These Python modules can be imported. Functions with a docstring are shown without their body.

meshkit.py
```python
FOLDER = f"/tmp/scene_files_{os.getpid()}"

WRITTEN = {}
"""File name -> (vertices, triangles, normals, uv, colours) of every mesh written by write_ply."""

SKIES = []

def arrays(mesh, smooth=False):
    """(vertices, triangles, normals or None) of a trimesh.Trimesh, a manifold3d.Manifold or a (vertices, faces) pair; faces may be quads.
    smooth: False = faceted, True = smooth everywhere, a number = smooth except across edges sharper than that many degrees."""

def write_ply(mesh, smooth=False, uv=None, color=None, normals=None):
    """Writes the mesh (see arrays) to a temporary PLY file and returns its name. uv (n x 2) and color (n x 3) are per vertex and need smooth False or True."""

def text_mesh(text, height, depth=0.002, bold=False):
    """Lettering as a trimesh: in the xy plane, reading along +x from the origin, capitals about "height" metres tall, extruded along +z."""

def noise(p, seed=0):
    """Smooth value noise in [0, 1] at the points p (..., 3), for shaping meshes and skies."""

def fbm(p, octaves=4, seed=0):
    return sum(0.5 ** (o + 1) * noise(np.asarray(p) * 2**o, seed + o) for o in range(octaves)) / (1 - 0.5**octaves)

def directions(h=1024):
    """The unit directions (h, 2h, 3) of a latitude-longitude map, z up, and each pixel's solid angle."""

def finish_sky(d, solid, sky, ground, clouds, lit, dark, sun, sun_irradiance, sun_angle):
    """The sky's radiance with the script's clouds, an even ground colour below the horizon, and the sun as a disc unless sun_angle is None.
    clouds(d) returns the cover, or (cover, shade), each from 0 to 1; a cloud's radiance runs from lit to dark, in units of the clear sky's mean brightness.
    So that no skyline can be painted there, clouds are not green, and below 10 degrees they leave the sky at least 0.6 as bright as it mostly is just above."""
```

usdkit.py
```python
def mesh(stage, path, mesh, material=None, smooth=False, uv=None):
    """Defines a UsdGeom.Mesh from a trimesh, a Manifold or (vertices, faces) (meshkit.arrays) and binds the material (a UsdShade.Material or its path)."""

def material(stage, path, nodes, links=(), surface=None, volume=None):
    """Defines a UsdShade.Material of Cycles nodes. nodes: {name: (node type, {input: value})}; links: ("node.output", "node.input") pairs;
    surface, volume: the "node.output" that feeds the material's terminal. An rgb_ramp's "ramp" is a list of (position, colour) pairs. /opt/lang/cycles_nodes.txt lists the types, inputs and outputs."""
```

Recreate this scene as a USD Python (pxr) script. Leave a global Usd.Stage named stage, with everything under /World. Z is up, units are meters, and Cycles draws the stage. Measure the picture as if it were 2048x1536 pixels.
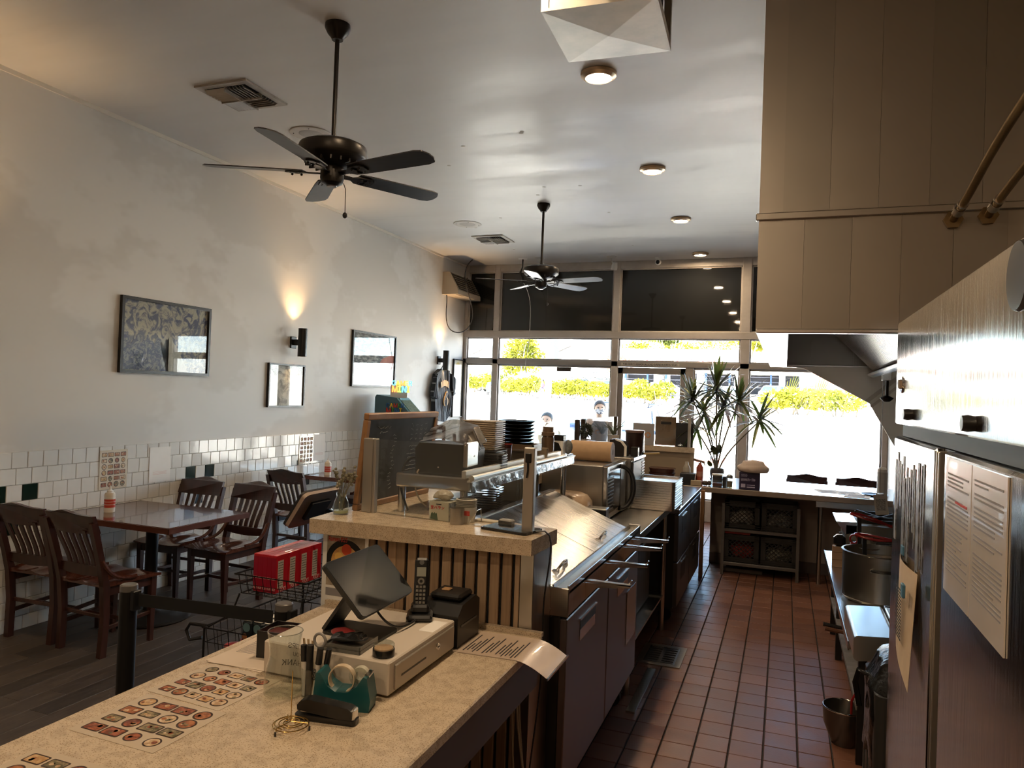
import math, random
import numpy as np, trimesh, usdkit, meshkit
import manifold3d as m3
from shapely.geometry import Polygon, Point, box as sbox
from pxr import Usd, UsdGeom, UsdLux, UsdShade, Gf, Sdf, Vt

stage = Usd.Stage.CreateInMemory()
UsdGeom.SetStageUpAxis(stage, 'Z'); UsdGeom.SetStageMetersPerUnit(stage, 1.0)
UsdGeom.Xform.Define(stage, '/World'); UsdGeom.Scope.Define(stage, '/World/Looks')
rng = random.Random(7); PI = math.pi

# ------------------------------------------------------------------ camera, sky, sun, exposure
cam = UsdGeom.Camera.Define(stage, '/World/camera')
cam.CreateHorizontalApertureAttr(36.0); cam.CreateVerticalApertureAttr(27.0)
cam.CreateFocalLengthAttr(25.793); cam.CreateClippingRangeAttr(Gf.Vec2f(.05, 400))
cam.CreateExposureAttr(1.4)
_R = np.array([[0.9366021, -0.3491583, -0.02941072], [0.34855192, 0.93698563, -0.02386378], [0.03588966, 0.0120997, 0.99928251]])
_rt, _fw, _up = _R[:, 0], _R[:, 1], _R[:, 2]
cam.AddTransformOp().Set(Gf.Matrix4d(*map(float, [*_rt, 0, *_up, 0, *(-_fw), 0, 0, 0, 1.7084, 1])))
SKY, SUN, LAMP = .30, 8.5, 1.9
_m = usdkit.material(stage, '/World/Looks/sky', {
    't': ('sky_texture', {'sky_type': 'multiple_scattering', 'sun_disc': False, 'sun_elevation': .95, 'sun_rotation': 2.6, 'aerosol_density': 2.0}),
    'tc': ('texture_coordinate', {}), 'n': ('noise_texture', {'scale': 2.2, 'detail': 5.}),
    'r': ('rgb_ramp', {'ramp': [(.45, (0, 0, 0)), (.65, (1, 1, 1))]}), 'bw': ('rgb_to_bw', {}),
    'mx': ('mix_color', {'b': (7., 7., 7.)}), 'b': ('background_shader', {'strength': SKY})},
    [('tc.generated', 'n.vector'), ('n.fac', 'r.fac'), ('r.color', 'bw.color'), ('bw.val', 'mx.fac'), ('t.color', 'mx.a'), ('mx.result', 'b.color')], surface='b.background')
_d = UsdLux.DomeLight.Define(stage, '/World/sky_light'); UsdShade.MaterialBindingAPI.Apply(_d.GetPrim()).Bind(_m)
_s = UsdLux.DistantLight.Define(stage, '/World/sun'); _s.CreateAngleAttr(.53); _s.CreateNormalizeAttr(True)
_s.CreateIntensityAttr(SUN); _s.CreateColorAttr(Gf.Vec3f(1., .95, .86)); _s.AddRotateXYZOp().Set(Gf.Vec3f(36, 0, -22))   # from behind the shop, high

# ------------------------------------------------------------------ helpers
USED = {}
def uniq(parent, name):
    k = (parent, name); i = USED.get(k, 0); USED[k] = i + 1
    return f'{parent}/{name}' + (f'_{i:03d}' if i else '')
def tags(prim, label=None, cat=None, group=None, kind=None):
    for k, v in (('label', label), ('category', cat), ('group', group), ('kind', kind)):
        if v: prim.SetCustomDataByKey(k, v)
def cat(*ms):
    out = []
    for m in ms:
        if isinstance(m, (list, tuple)): out += [cat(*m)] if m else []
        else: out.append(m)
    return out[0] if len(out) == 1 else trimesh.util.concatenate(out)
def place(x, loc, rz, rx=0, ry=0):
    x.AddTranslateOp().Set(Gf.Vec3d(*map(float, loc)))
    if rx or ry: x.AddRotateXYZOp().Set(Gf.Vec3f(rx, ry, rz))
    elif rz: x.AddRotateZOp().Set(float(rz))
def thing(name, label, c, loc=(0, 0, 0), rz=0, group=None, kind=None, rx=0, ry=0):
    p = uniq('/World', name); x = UsdGeom.Xform.Define(stage, p); place(x, loc, rz, rx, ry); tags(x.GetPrim(), label, c, group, kind); return p
def part(parent, name, mesh, m, smooth=35, label=None, kind=None):
    p = uniq(parent, name); g = usdkit.mesh(stage, p, cat(mesh), m, smooth=smooth); tags(g.GetPrim(), label, None, None, kind); return p
def single(name, label, c, mesh, m, loc=(0, 0, 0), rz=0, group=None, kind=None, smooth=35, rx=0, ry=0):
    p = uniq('/World', name); g = usdkit.mesh(stage, p, cat(mesh), m, smooth=smooth); place(g, loc, rz, rx, ry); tags(g.GetPrim(), label, c, group, kind); return p
def dup(src, loc, rz=0, label=None, group=None, rx=0, ry=0):
    was = stage.GetPrimAtPath(src); cd = was.GetCustomData(); base = src.split('/')[-1]
    base = base[:-4] if base[-4:-3] == '_' and base[-3:].isdigit() else base
    p = uniq('/World', base); x = UsdGeom.Xform.Define(stage, p)
    if was.IsA(UsdGeom.Mesh): x = UsdGeom.Mesh.Define(stage, p)
    x.GetPrim().GetReferences().AddInternalReference(src)
    x.ClearXformOpOrder(); x.GetPrim().RemoveProperty('xformOpOrder')
    xo = UsdGeom.Xformable(x); xo.ClearXformOpOrder()
    mt = Gf.Matrix4d().SetRotate(Gf.Rotation(Gf.Vec3d(1, 0, 0), rx) * Gf.Rotation(Gf.Vec3d(0, 1, 0), ry) * Gf.Rotation(Gf.Vec3d(0, 0, 1), rz)); mt.SetTranslateOnly(Gf.Vec3d(*map(float, loc)))
    op = xo.AddTransformOp(opSuffix='at'); op.Set(mt); xo.SetXformOpOrder([op])
    if not was.IsA(UsdGeom.Mesh): x.GetPrim().SetInstanceable(True)
    tags(x.GetPrim(), label or cd.get('label'), cd.get('category'), group or cd.get('group'), cd.get('kind')); return p
def struct(name, mesh, m, parent='/World', smooth=False):
    p = f'{parent}/{name}' if parent == '/World' else uniq(parent, name)
    g = usdkit.mesh(stage, p, cat(mesh), m, smooth=smooth)
    if parent == '/World': tags(g.GetPrim(), kind='structure')
    return p
def structx(name):
    x = UsdGeom.Xform.Define(stage, '/World/' + name); tags(x.GetPrim(), kind='structure'); return '/World/' + name

def T(m, d=(0, 0, 0), rz=0, rx=0, ry=0, s=None):
    m = m.copy()
    if s is not None: m.apply_scale(s)
    for a, ax in ((rx, (1, 0, 0)), (ry, (0, 1, 0)), (rz, (0, 0, 1))):
        if a: m.apply_transform(trimesh.transformations.rotation_matrix(math.radians(a), ax))
    m.apply_translation(d); return m
def bx(x0, x1, y0, y1, z0, z1, r=0.):
    a, b, c = (x1 - x0) / 2, (y1 - y0) / 2, (z1 - z0) / 2
    if r <= 0: m = trimesh.creation.box((2 * a, 2 * b, 2 * c))
    else:
        r = min(r, a * .95, b * .95, c * .95); v = []
        for i in (-1, 1):
            for j in (-1, 1):
                for k in (-1, 1): v += [(i * a, j * (b - r), k * (c - r)), (i * (a - r), j * b, k * (c - r)), (i * (a - r), j * (b - r), k * c)]
        m = trimesh.convex.convex_hull(np.array(v))
    m.apply_translation(((x0 + x1) / 2, (y0 + y1) / 2, (z0 + z1) / 2)); return m
def cyl(r, z0, z1, n=24, x=0, y=0, r2=None):
    return lathe([(0, z0), (r, z0), (r if r2 is None else r2, z1), (0, z1)], n, x, y)
def lathe(pts, n=24, x=0, y=0):
    pts = np.array(pts, float); a = np.linspace(0, 2 * PI, n, endpoint=False)
    v = np.stack([pts[:, None, 0] * np.cos(a), pts[:, None, 0] * np.sin(a), np.repeat(pts[:, 1:2], n, 1)], -1).reshape(-1, 3)
    f = []
    for i in range(len(pts) - 1):
        for j in range(n):
            q = (i * n + j, i * n + (j + 1) % n, (i + 1) * n + (j + 1) % n, (i + 1) * n + j)
            if pts[i, 0] > 1e-9: f.append((q[0], q[1], q[2]) if pts[i + 1, 0] > 1e-9 else (q[0], q[1], q[3]))
            if pts[i + 1, 0] > 1e-9: f.append((q[0], q[2], q[3]))
    m = trimesh.Trimesh(v, f, process=False); m.merge_vertices(); m.apply_translation((x, y, 0)); return m
def tube(pts, r, n=8, closed=False, caps=True):
    p = np.array(pts, float); k = len(p); r = np.broadcast_to(r, (k,))
    t = np.roll(p, -1, 0) - np.roll(p, 1, 0) if closed else np.gradient(p, axis=0)
    t /= np.linalg.norm(t, axis=1, keepdims=True) + 1e-12
    u = np.cross(t[0], (0, 0, 1.) if abs(t[0][2]) < .9 else (1., 0, 0)); us = []
    for i in range(k):
        u = u - t[i] * (u @ t[i]); u /= np.linalg.norm(u) + 1e-12; us.append(u)
    us = np.array(us); w = np.cross(t, us); a = np.arange(n) * 2 * PI / n
    v = (p[:, None] + r[:, None, None] * (np.cos(a)[None, :, None] * us[:, None] + np.sin(a)[None, :, None] * w[:, None])).reshape(-1, 3); f = []
    for i in range(k if closed else k - 1):
        i2 = (i + 1) % k
        for j in range(n):
            a0, a1, b0, b1 = i * n + j, i * n + (j + 1) % n, i2 * n + j, i2 * n + (j + 1) % n
            f += [(a0, a1, b1), (a0, b1, b0)]
    if not closed and caps:
        v = np.vstack([v, p[0], p[-1]]); c0, c1 = k * n, k * n + 1
        for j in range(n): f += [(c0, (j + 1) % n, j), (c1, (k - 1) * n + j, (k - 1) * n + (j + 1) % n)]
    return trimesh.Trimesh(v, f, process=False)
def bez(*c, n=12):
    c = np.array(c, float); t = np.linspace(0, 1, n)[:, None]
    while True:
        if len(c) == 1: return c[0]
        if c.ndim == 2: c = c[:, None] * np.ones((1, n, 1))
        c = c[:-1] * (1 - t) + c[1:] * t
def spline(pts, n=24):
    from scipy.interpolate import CubicSpline
    p = np.array(pts, float); s = np.r_[0, np.cumsum(np.linalg.norm(np.diff(p, axis=0), axis=1))]
    return CubicSpline(s, p)(np.linspace(0, s[-1], n))
def bar(a, b, w, h, up=(0, 0, 1), r=0.):
    a, b = np.array(a, float), np.array(b, float); d = b - a; L = np.linalg.norm(d); d /= L
    s = np.cross(d, up); s = s / np.linalg.norm(s) if np.linalg.norm(s) > 1e-6 else np.array((1., 0, 0)); u = np.cross(s, d)
    m = bx(-w / 2, w / 2, 0, L, -h / 2, h / 2, r); M = np.eye(4); M[:3, 0], M[:3, 1], M[:3, 2], M[:3, 3] = s, d, u, a
    m.apply_transform(M); return m
def ext(poly, h, z=0.):
    """polygon (points or shapely) extruded along +z"""
    g = poly if hasattr(poly, 'geom_type') else Polygon(poly)
    ms = [trimesh.creation.extrude_polygon(q, h, engine='earcut') for q in getattr(g, 'geoms', [g])]
    m = cat(ms); m.apply_translation((0, 0, z)); return m
def extx(poly, x0, x1):   # poly in (y,z), extruded along x
    m = ext(poly, x1 - x0); m.apply_transform(np.array([[0, 0, 1, x0], [1, 0, 0, 0], [0, 1, 0, 0], [0, 0, 0, 1.]])); return m
def exty(poly, y0, y1):   # poly in (x,z), extruded along y
    m = ext(poly, y1 - y0); m.apply_transform(np.array([[1, 0, 0, 0], [0, 0, 1, y0], [0, 1, 0, 0], [0, 0, 0, 1.]])); m.invert(); return m
def sph(r, c=(0, 0, 0), s=(1, 1, 1), n=2):
    m = trimesh.creation.icosphere(n, r); m.apply_scale(s); m.apply_translation(c); return m
def text(s, h, w=None, depth=.0006, bold=False):
    m = meshkit.text_mesh(s, h, depth, bold)
    if w: m.apply_scale((w / (m.bounds[1][0] - m.bounds[0][0]), 1, 1))
    return m
def rrect(w, h, r, n=5):
    return Polygon([(-w/2, -h/2), (w/2, -h/2), (w/2, h/2), (-w/2, h/2)]).buffer(-r).buffer(r, quad_segs=n)
def onwall(m, x, y, z):   # xy-plane art -> on the left wall, facing +x, reading along +y
    m = m.copy(); m.apply_transform(np.array([[0, 0, 1, x], [1, 0, 0, y], [0, 1, 0, z], [0, 0, 0, 1.]])); return m
def facey(m, x, y, z):    # xy-plane art -> facing -y (towards the camera), reading along +x
    m = m.copy(); m.apply_transform(np.array([[1, 0, 0, x], [0, 0, -1, y], [0, 1, 0, z], [0, 0, 0, 1.]])); return m

MATS = {}
def mat(n, c, r=.5, m=0., c2=None, s=8., st=(1, 1, 1), bump=0., bs=60., bst=(1, 1, 1), tr=0., es=0., coat=0., lo=.35, hi=.65, alpha=1., spec=.5, r2=None, local=False, ran=0., wav=0.):
    if n in MATS: return MATS[n]
    p = {'base_color': c, 'roughness': r, 'metallic': m, 'transmission_weight': tr, 'coat_weight': coat, 'specular_ior_level': spec}
    if alpha < 1: p['alpha'] = alpha
    if es: p['emission_color'] = c; p['emission_strength'] = es
    N = {'p': ('principled_bsdf', p)}; L = []; src = 'g.position'
    if local: N['g'] = ('texture_coordinate', {}); src = 'g.object'
    elif c2 or bump or r2: N['g'] = ('geometry', {})
    if c2 or r2:
        N['mp'] = ('mapping', {'scale': st}); N['n'] = ('noise_texture', {'scale': s, 'detail': 5., 'roughness': .6, 'distortion': wav})
        L += [(src, 'mp.vector'), ('mp.vector', 'n.vector')]
    if c2:
        N['rp'] = ('rgb_ramp', {'ramp': [(lo, c), (hi, c2)]}); L += [('n.fac', 'rp.fac')]; col = 'rp.color'
        if ran:
            N['oi'] = ('geometry', {}) ; N['wn'] = ('object_info', {}); N['mr'] = ('map_range', {'to_min': 1 - ran, 'to_max': 1 + ran}); N['h'] = ('hsv', {})
            L += [('wn.random', 'mr.value'), ('mr.result', 'h.value'), ('rp.color', 'h.color')]; col = 'h.color'; del N['oi']
        L += [(col, 'p.base_color')]
    if r2:
        N['rr'] = ('map_range', {'from_min': lo, 'from_max': hi, 'to_min': r, 'to_max': r2, 'clamp': True}); L += [('n.fac', 'rr.value'), ('rr.result', 'p.roughness')]
    if bump:
        N['mb'] = ('mapping', {'scale': bst}); N['nb'] = ('noise_texture', {'scale': bs, 'detail': 3.}); N['b'] = ('bump', {'strength': bump, 'distance': .01})
        L += [(src, 'mb.vector'), ('mb.vector', 'nb.vector'), ('nb.fac', 'b.height'), ('b.normal', 'p.normal')]
    MATS[n] = usdkit.material(stage, '/World/Looks/' + n, N, L, surface='p.BSDF'); return MATS[n]
def pane(n, tint=(1, 1, 1), rough=0., f0=.045):
    """thin clear sheet: transparent, with a mirror share that rises to grazing the same from both sides"""
    if n in MATS: return MATS[n]
    MATS[n] = usdkit.material(stage, '/World/Looks/' + n, {'t': ('transparent_bsdf', {'color': tint}), 'g': ('glossy_bsdf', {'color': (1, 1, 1), 'roughness': rough}), 'w': ('layer_weight', {'blend': .5}), 'p': ('math', {'math_type': 'power', 'value2': 5.}), 'a': ('math', {'math_type': 'multiply_add', 'value2': 1 - f0, 'value3': f0}), 'm': ('mix_closure', {})},
        [('w.facing', 'p.value1'), ('p.value', 'a.value1'), ('a.value', 'm.fac'), ('t.BSDF', 'm.closure1'), ('g.BSDF', 'm.closure2')], surface='m.closure'); return MATS[n]
def glow(n, c, s):
    if n not in MATS: MATS[n] = usdkit.material(stage, '/World/Looks/' + n, {'e': ('emission', {'color': c, 'strength': s})}, surface='e.emission')
    return MATS[n]
STEEL = mat('stainless', (.56, .55, .53), .27, 1., c2=(.50, .49, .47), s=3., st=(1, 40, 1), bump=.02, bs=30., bst=(1, 30, 1))
STEELB = mat('stainless_bright', (.68, .67, .65), .2, 1.)
CHROME = mat('chrome', (.75, .74, .72), .08, 1.)
BLK = mat('black_plastic', (.012, .012, .013), .35)
BLKM = mat('black_metal', (.015, .014, .014), .4, .3)
DRUB = mat('dark_rubber', (.01, .01, .01), .7)
WHT = mat('white_plastic', (.78, .77, .74), .4)
PAPER = mat('paper', (.82, .79, .75), .7, c2=(.78, .75, .71), s=5.)
INK = mat('ink', (.03, .03, .035), .7); REDINK = mat('red_ink', (.5, .04, .03), .6); GREYINK = mat('grey_ink', (.25, .24, .25), .7); PINKINK = mat('pink_ink', (.72, .5, .47), .7)
GLASS = pane('clear_glass', (.97, .985, .975)); BOTTLE = pane('bottle_glass', (.93, .95, .94))
# ------------------------------------------------------------------ setting
XL, XR, YW, YB, ZC = -4.79, 1.26, 10.62, -4.2, 3.698
paintL = mat('wall_paint', (.60, .565, .515), .55, c2=(.66, .63, .585), s=.55, st=(1, 1, 1.6), lo=.46, hi=.50, bump=.02, bs=25.)
paintC = mat('ceiling_paint', (.62, .595, .56), .34, c2=(.69, .665, .635), s=1.2, st=(.5, 2.2, 1), lo=.3, hi=.7, bump=.05, bs=9., bst=(.4, 1.5, 1), r2=.5)
frame_m = mat('window_frame_paint', (.46, .41, .36), .5, c2=(.52, .47, .42), s=6.)
alu = mat('grey_aluminium', (.33, .31, .29), .4, .7)
dimwall = mat('back_wall_paint', (.36, .25, .16), .6, c2=(.42, .30, .20), s=2.)
ce = structx('ceiling'); struct('slab', bx(XL - .2, XR + .2, YB - .2, YW + .25, ZC, ZC + .35), paintC, ce)
struct('wall_back', bx(XL - .2, XR + .2, YB - .2, YB, 0, ZC), dimwall)
struct('wall_right', bx(XR, XR + .2, YB, YW + .1, 0, ZC), mat('right_wall_steel', (.30, .27, .23), .5, .6))
wl = structx('wall_left'); struct('plaster', bx(XL - .2, XL, YB, YW + .2, 0, ZC), paintL, wl)
struct('bead', bx(XL, XL + .012, YB, YW, ZC - .03, ZC), mat('bead_paint', (.72, .66, .57), .5), wl)
# white tiled dado, running bond, each tile a piece
tile_w = mat('white_tile', (.74, .73, .70), .07, c2=(.70, .69, .66), s=4., bump=.015, bs=9.)
tile_g = mat('green_tile', (.006, .016, .011), .1)
grout = mat('tile_grout', (.42, .39, .35), .8)
struct('grout_bed', bx(XL, XL + .004, YB, YW, 0, 1.195), grout, wl)
TP = .1105; green = {(2, 3.30), (2, 3.52), (4, 3.41), (2, 4.94), (2, 5.16), (4, 5.05), (2, 6.46), (2, 6.68), (4, 6.57), (2, 8.1), (2, 8.32), (4, 8.21)}
offs = [.0, .3, .73, .2, .6, .05, .4, .8, .25, .55, .1]; wt = []
for row in range(11):
    z1 = 1.195 - row * TP; z0 = max(z1 - TP + .003, .0)
    for k in range(-40, 70):
        y0 = 3.6 + (k + offs[row]) * TP + .03
        if y0 < YB + .02 or y0 + TP > YW: continue
        g = any(r == row and abs(y0 + TP / 2 - yy) < TP / 2 for r, yy in green)
        m = bx(XL + .002, XL + .0095, y0, y0 + TP - .003, z0, z1, .0022)
        m.apply_transform(trimesh.transformations.rotation_matrix(rng.gauss(0, .006), (0, 1, 0), (XL, y0, z0)))
        m.apply_transform(trimesh.transformations.rotation_matrix(rng.gauss(0, .006), (0, 0, 1), (XL, y0, z0)))
        wt.append((-abs(y0 - 5.0) if y0 > 2.9 else -99 + y0, m, g))
wt.sort(key=lambda t: -t[0])
for _, m, g in wt[:300]: part(wl, 'tile', m, tile_g if g else tile_w, smooth=False)
part(wl, 'far_tiles', [m for _, m, g in wt[300:] if not g], tile_w, smooth=False, kind='stuff')
if any(g for _, m, g in wt[300:]): part(wl, 'far_green_tiles', [m for _, m, g in wt[300:] if g], tile_g, smooth=False, kind='stuff')

# floors: dining planks (left of x=-1.5) and quarry tiles (kitchen)
fl = structx('floor')
struct('slab', bx(XL - .2, XR + .2, YB - .2, YW + .2, -.2, -.012), mat('floor_grout', (.035, .028, .025), .8), fl)
def wood(n, a, b, s=1.):
    return mat(n, a, .42, c2=b, s=9. * s, st=(6, .7, 1), lo=.3, hi=.7, bump=.06, bs=30., bst=(5, .6, 1), wav=.8, r2=.55)
pl = [wood('plank_a', (.030, .024, .021), (.085, .068, .058)), wood('plank_b', (.045, .036, .030), (.105, .086, .073), 1.3), wood('plank_c', (.022, .018, .017), (.07, .058, .05), .8)]
for i in range(25):
    x0 = XL + i * .135; x1 = min(x0 + .1335, -1.45)
    if x0 > -1.5: break
    y = YB - rng.random() * 1.2
    while y < YW:
        y2 = y + 1.22
        if y2 > YB: part(fl, 'plank', bx(x0, x1, max(y, YB), min(y2, YW) - .0015, -.012, 0, .0012), rng.choice(pl), smooth=False)
        y = y2
qa = [mat('quarry_' + 'abc'[i], c, .38, c2=c2, s=6., bump=.05, bs=80., r2=.5) for i, (c, c2) in enumerate((((.15, .062, .036), (.19, .083, .05)), ((.17, .075, .046), (.21, .095, .06)), ((.13, .056, .036), (.17, .076, .05))))]
QX, QY = .1588, .1617; qt = []
for i in range(-6, 18):
    for j in range(-44, 44):
        x0, y0 = -.6864 + (i) * QX, 4.0667 + (j) * QY
        if x0 < -1.47 or x0 > XR - .02 or y0 < YB or y0 > YW - .05: continue
        d = max(abs(y0 - 4.6) - 1.6, 0) + (0 if -.95 < x0 < .55 else 5)
        qt.append((d + (rng.random() * .01), bx(x0 + .004, x0 + QX - .004, y0 + .0025, min(y0 + QY - .0025, YW), -.012, rng.gauss(-.0006, .0004), .002)))
qt.sort(key=lambda t: t[0])
for _, m in qt[:300]: part(fl, 'quarry_tile', m, rng.choice(qa), smooth=False)
part(fl, 'further_quarry_tiles', [m for _, m in qt[300:]], qa[0], smooth=False, kind='stuff')
struct('transition_strip', bx(-1.47, -1.45, YB, YW, -.012, .004, .002), alu, fl)

# window wall: frames, glazing, door
dark_pane = mat('blacked_out_glass', (.016, .0165, .015), .03, spec=.6)
ww = structx('wall_window')
F = lambda *a, n='frame_member', m=None: part(ww, n, bx(*a, .006), m or frame_m)
Y0, Y1 = YW, YW + .12
for a, b in ((-4.79, -4.735), (-4.29, -4.20), (-2.41, -2.31), (-.60, -.475), (1.19, 1.26)): F(a, b, Y0 - .03, Y1, 0, ZC, n='mullion')
F(XL, XR, Y0 - .02, Y1, 3.585, ZC, n='head_beam'); F(XL, XR, Y0 - .035, Y1, 2.56, 2.66, n='transom_rail')
F(XL, XR, Y0 - .03, Y1, 2.15, 2.23, n='transom_rail', m=alu); F(XL, -2.31, Y0 - .02, Y1, 0, .30, n='sill_panel'); F(-1.22, XR, Y0 - .02, Y1, 0, .30, n='sill_panel')
F(-1.335, -1.22, Y0 - .02, Y1, 0, 2.15, n='door_jamb', m=alu)
cols = [(-4.735, -4.29), (-4.20, -2.41), (-2.31, -.60), (-.475, 1.19)]
wn = 0
for a, b in cols:
    for z0, z1, mm in ((2.66, 3.585, dark_pane), (2.23, 2.56, None)):
        wn += 1; w = structx(f'window_{wn}')
        if mm: part(w, 'pane', bx(a + .006, b - .006, Y0 + .03, Y0 + .04, z0 + .004, z1 - .008), mm, smooth=False)
        else: part(w, 'pane', bx(a, b, Y0 + .03, Y0 + .036, z0, z1), GLASS, smooth=False)
        for q in ((a, a + .018, z0, z1), (b - .018, b, z0, z1), (a, b, z0, z0 + .016), (a, b, z1 - .016, z1)): part(w, 'glazing_bead', bx(q[0], q[1], Y0 + .005, Y0 + .03, q[2], q[3], .003), frame_m if mm else alu)
for a, b in ((-4.735, -4.29), (-4.20, -2.41), (-1.22, -.60), (-.475, 1.19)):
    wn += 1; w = structx(f'window_{wn}'); part(w, 'pane', bx(a, b, Y0 + .03, Y0 + .036, .30, 2.15), GLASS, smooth=False)
    for q in ((a, a + .02, .3, 2.15), (b - .02, b, .3, 2.15), (a, b, .3, .32), (a, b, 2.125, 2.15)): part(w, 'glazing_bead', bx(q[0], q[1], Y0 + .005, Y0 + .03, q[2], q[3], .003), alu)
dr = structx('door_1')
for q in ((-2.31, -2.235, 0, 2.14), (-1.41, -1.335, 0, 2.14), (-2.31, -1.335, 2.05, 2.14), (-2.31, -1.335, 0, .25)): part(dr, 'stile', bx(q[0], q[1], Y0 + .02, Y0 + .07, q[2], q[3], .005), alu)
part(dr, 'pane', bx(-2.235, -1.41, Y0 + .04, Y0 + .046, .25, 2.05), GLASS, smooth=False)
part(dr, 'push_bar', [bar((-2.25, Y0 - .03, 1.02), (-1.4, Y0 - .03, 1.02), .03, .05, r=.008), bar((-2.26, Y0 - .03, 1.02), (-2.26, Y0 + .03, 1.02), .03, .04), bar((-1.39, Y0 - .03, 1.02), (-1.39, Y0 + .03, 1.02), .03, .04)], alu)
t = thing('door_notice', 'narrow white strip notice with black capitals above the glass door', 'notice', (0, 0, 0))
part(t, 'strip', bx(-2.26, -1.42, Y0 - .034, Y0 - .031, 2.165, 2.21), mat('notice_strip', (.5, .46, .41), .5)); part(t, 'lettering', facey(text('THIS DOOR TO REMAIN UNLOCKED DURING BUSINESS HOURS', .026, .78, .001, True), -2.23, Y0 - .0345, 2.175), INK)
# ------------------------------------------------------------------ ceiling lamps, fans, vents, speakers
lamp_e = glow('lamp_lens', (1., .80, .56), 26.0)
trim_m = mat('lamp_trim', (.55, .40, .25), .3, .6)
LY = [2.44, 4.38, 6.34, 8.19, 10.18, .5, -1.45, -3.3]
LL = ['round ceiling downlight, lit, beside the pyramid bottomed air diffuser', 'nearest lit round downlight beyond the metal air diffuser', 'second lit round downlight beyond the metal air diffuser', 'third lit round downlight in the row, just before the last one', 'last lit round downlight, closest to the shop window']
LL = ['round lit ceiling downlight above the front counter'] + ['nearest round lit ceiling downlight, next to the metal air diffuser', 'second nearest lit ceiling downlight in the row to the window', 'third lit ceiling downlight in the row, one short of the window', 'lit ceiling downlight closest to the blacked-out window panes'] + ['round ceiling downlight over the till end of the counter', 'round ceiling downlight behind the counter end', 'round ceiling downlight by the back wall']
t0 = None
for y, l in zip(LY, LL):
    if t0 is None:
        t0 = thing('ceiling_downlight', l, 'ceiling light', (-1.135, y, ZC), group='row of ceiling downlights')
        part(t0, 'trim_ring', lathe([(.098, 0), (.112, -.006), (.108, -.022), (.082, -.036), (.078, -.03), (.09, -.0)], 32), trim_m)
        part(t0, 'lens', lathe([(0, -.04), (.05, -.038), (.076, -.031), (.08, -.024), (0, -.02)], 32), lamp_e)
    else: dup(t0, (-1.135, y, ZC), 0, l)
    d = UsdLux.DiskLight.Define(stage, uniq('/World', 'downlight_glow')); d.CreateRadiusAttr(.07); d.CreateIntensityAttr(62 * LAMP * (1.0 if y > 4 else 1.5)); d.CreateColorAttr(Gf.Vec3f(1., .72, .44)); d.AddTranslateOp().Set(Gf.Vec3d(-1.135, y, ZC - .045))
fan_m = mat('fan_metal', (.020, .017, .015), .32, .5); blade_m = mat('fan_blade', (.018, .016, .016), .36, c2=(.03, .027, .026), s=5., st=(1, 8, 1))
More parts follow.
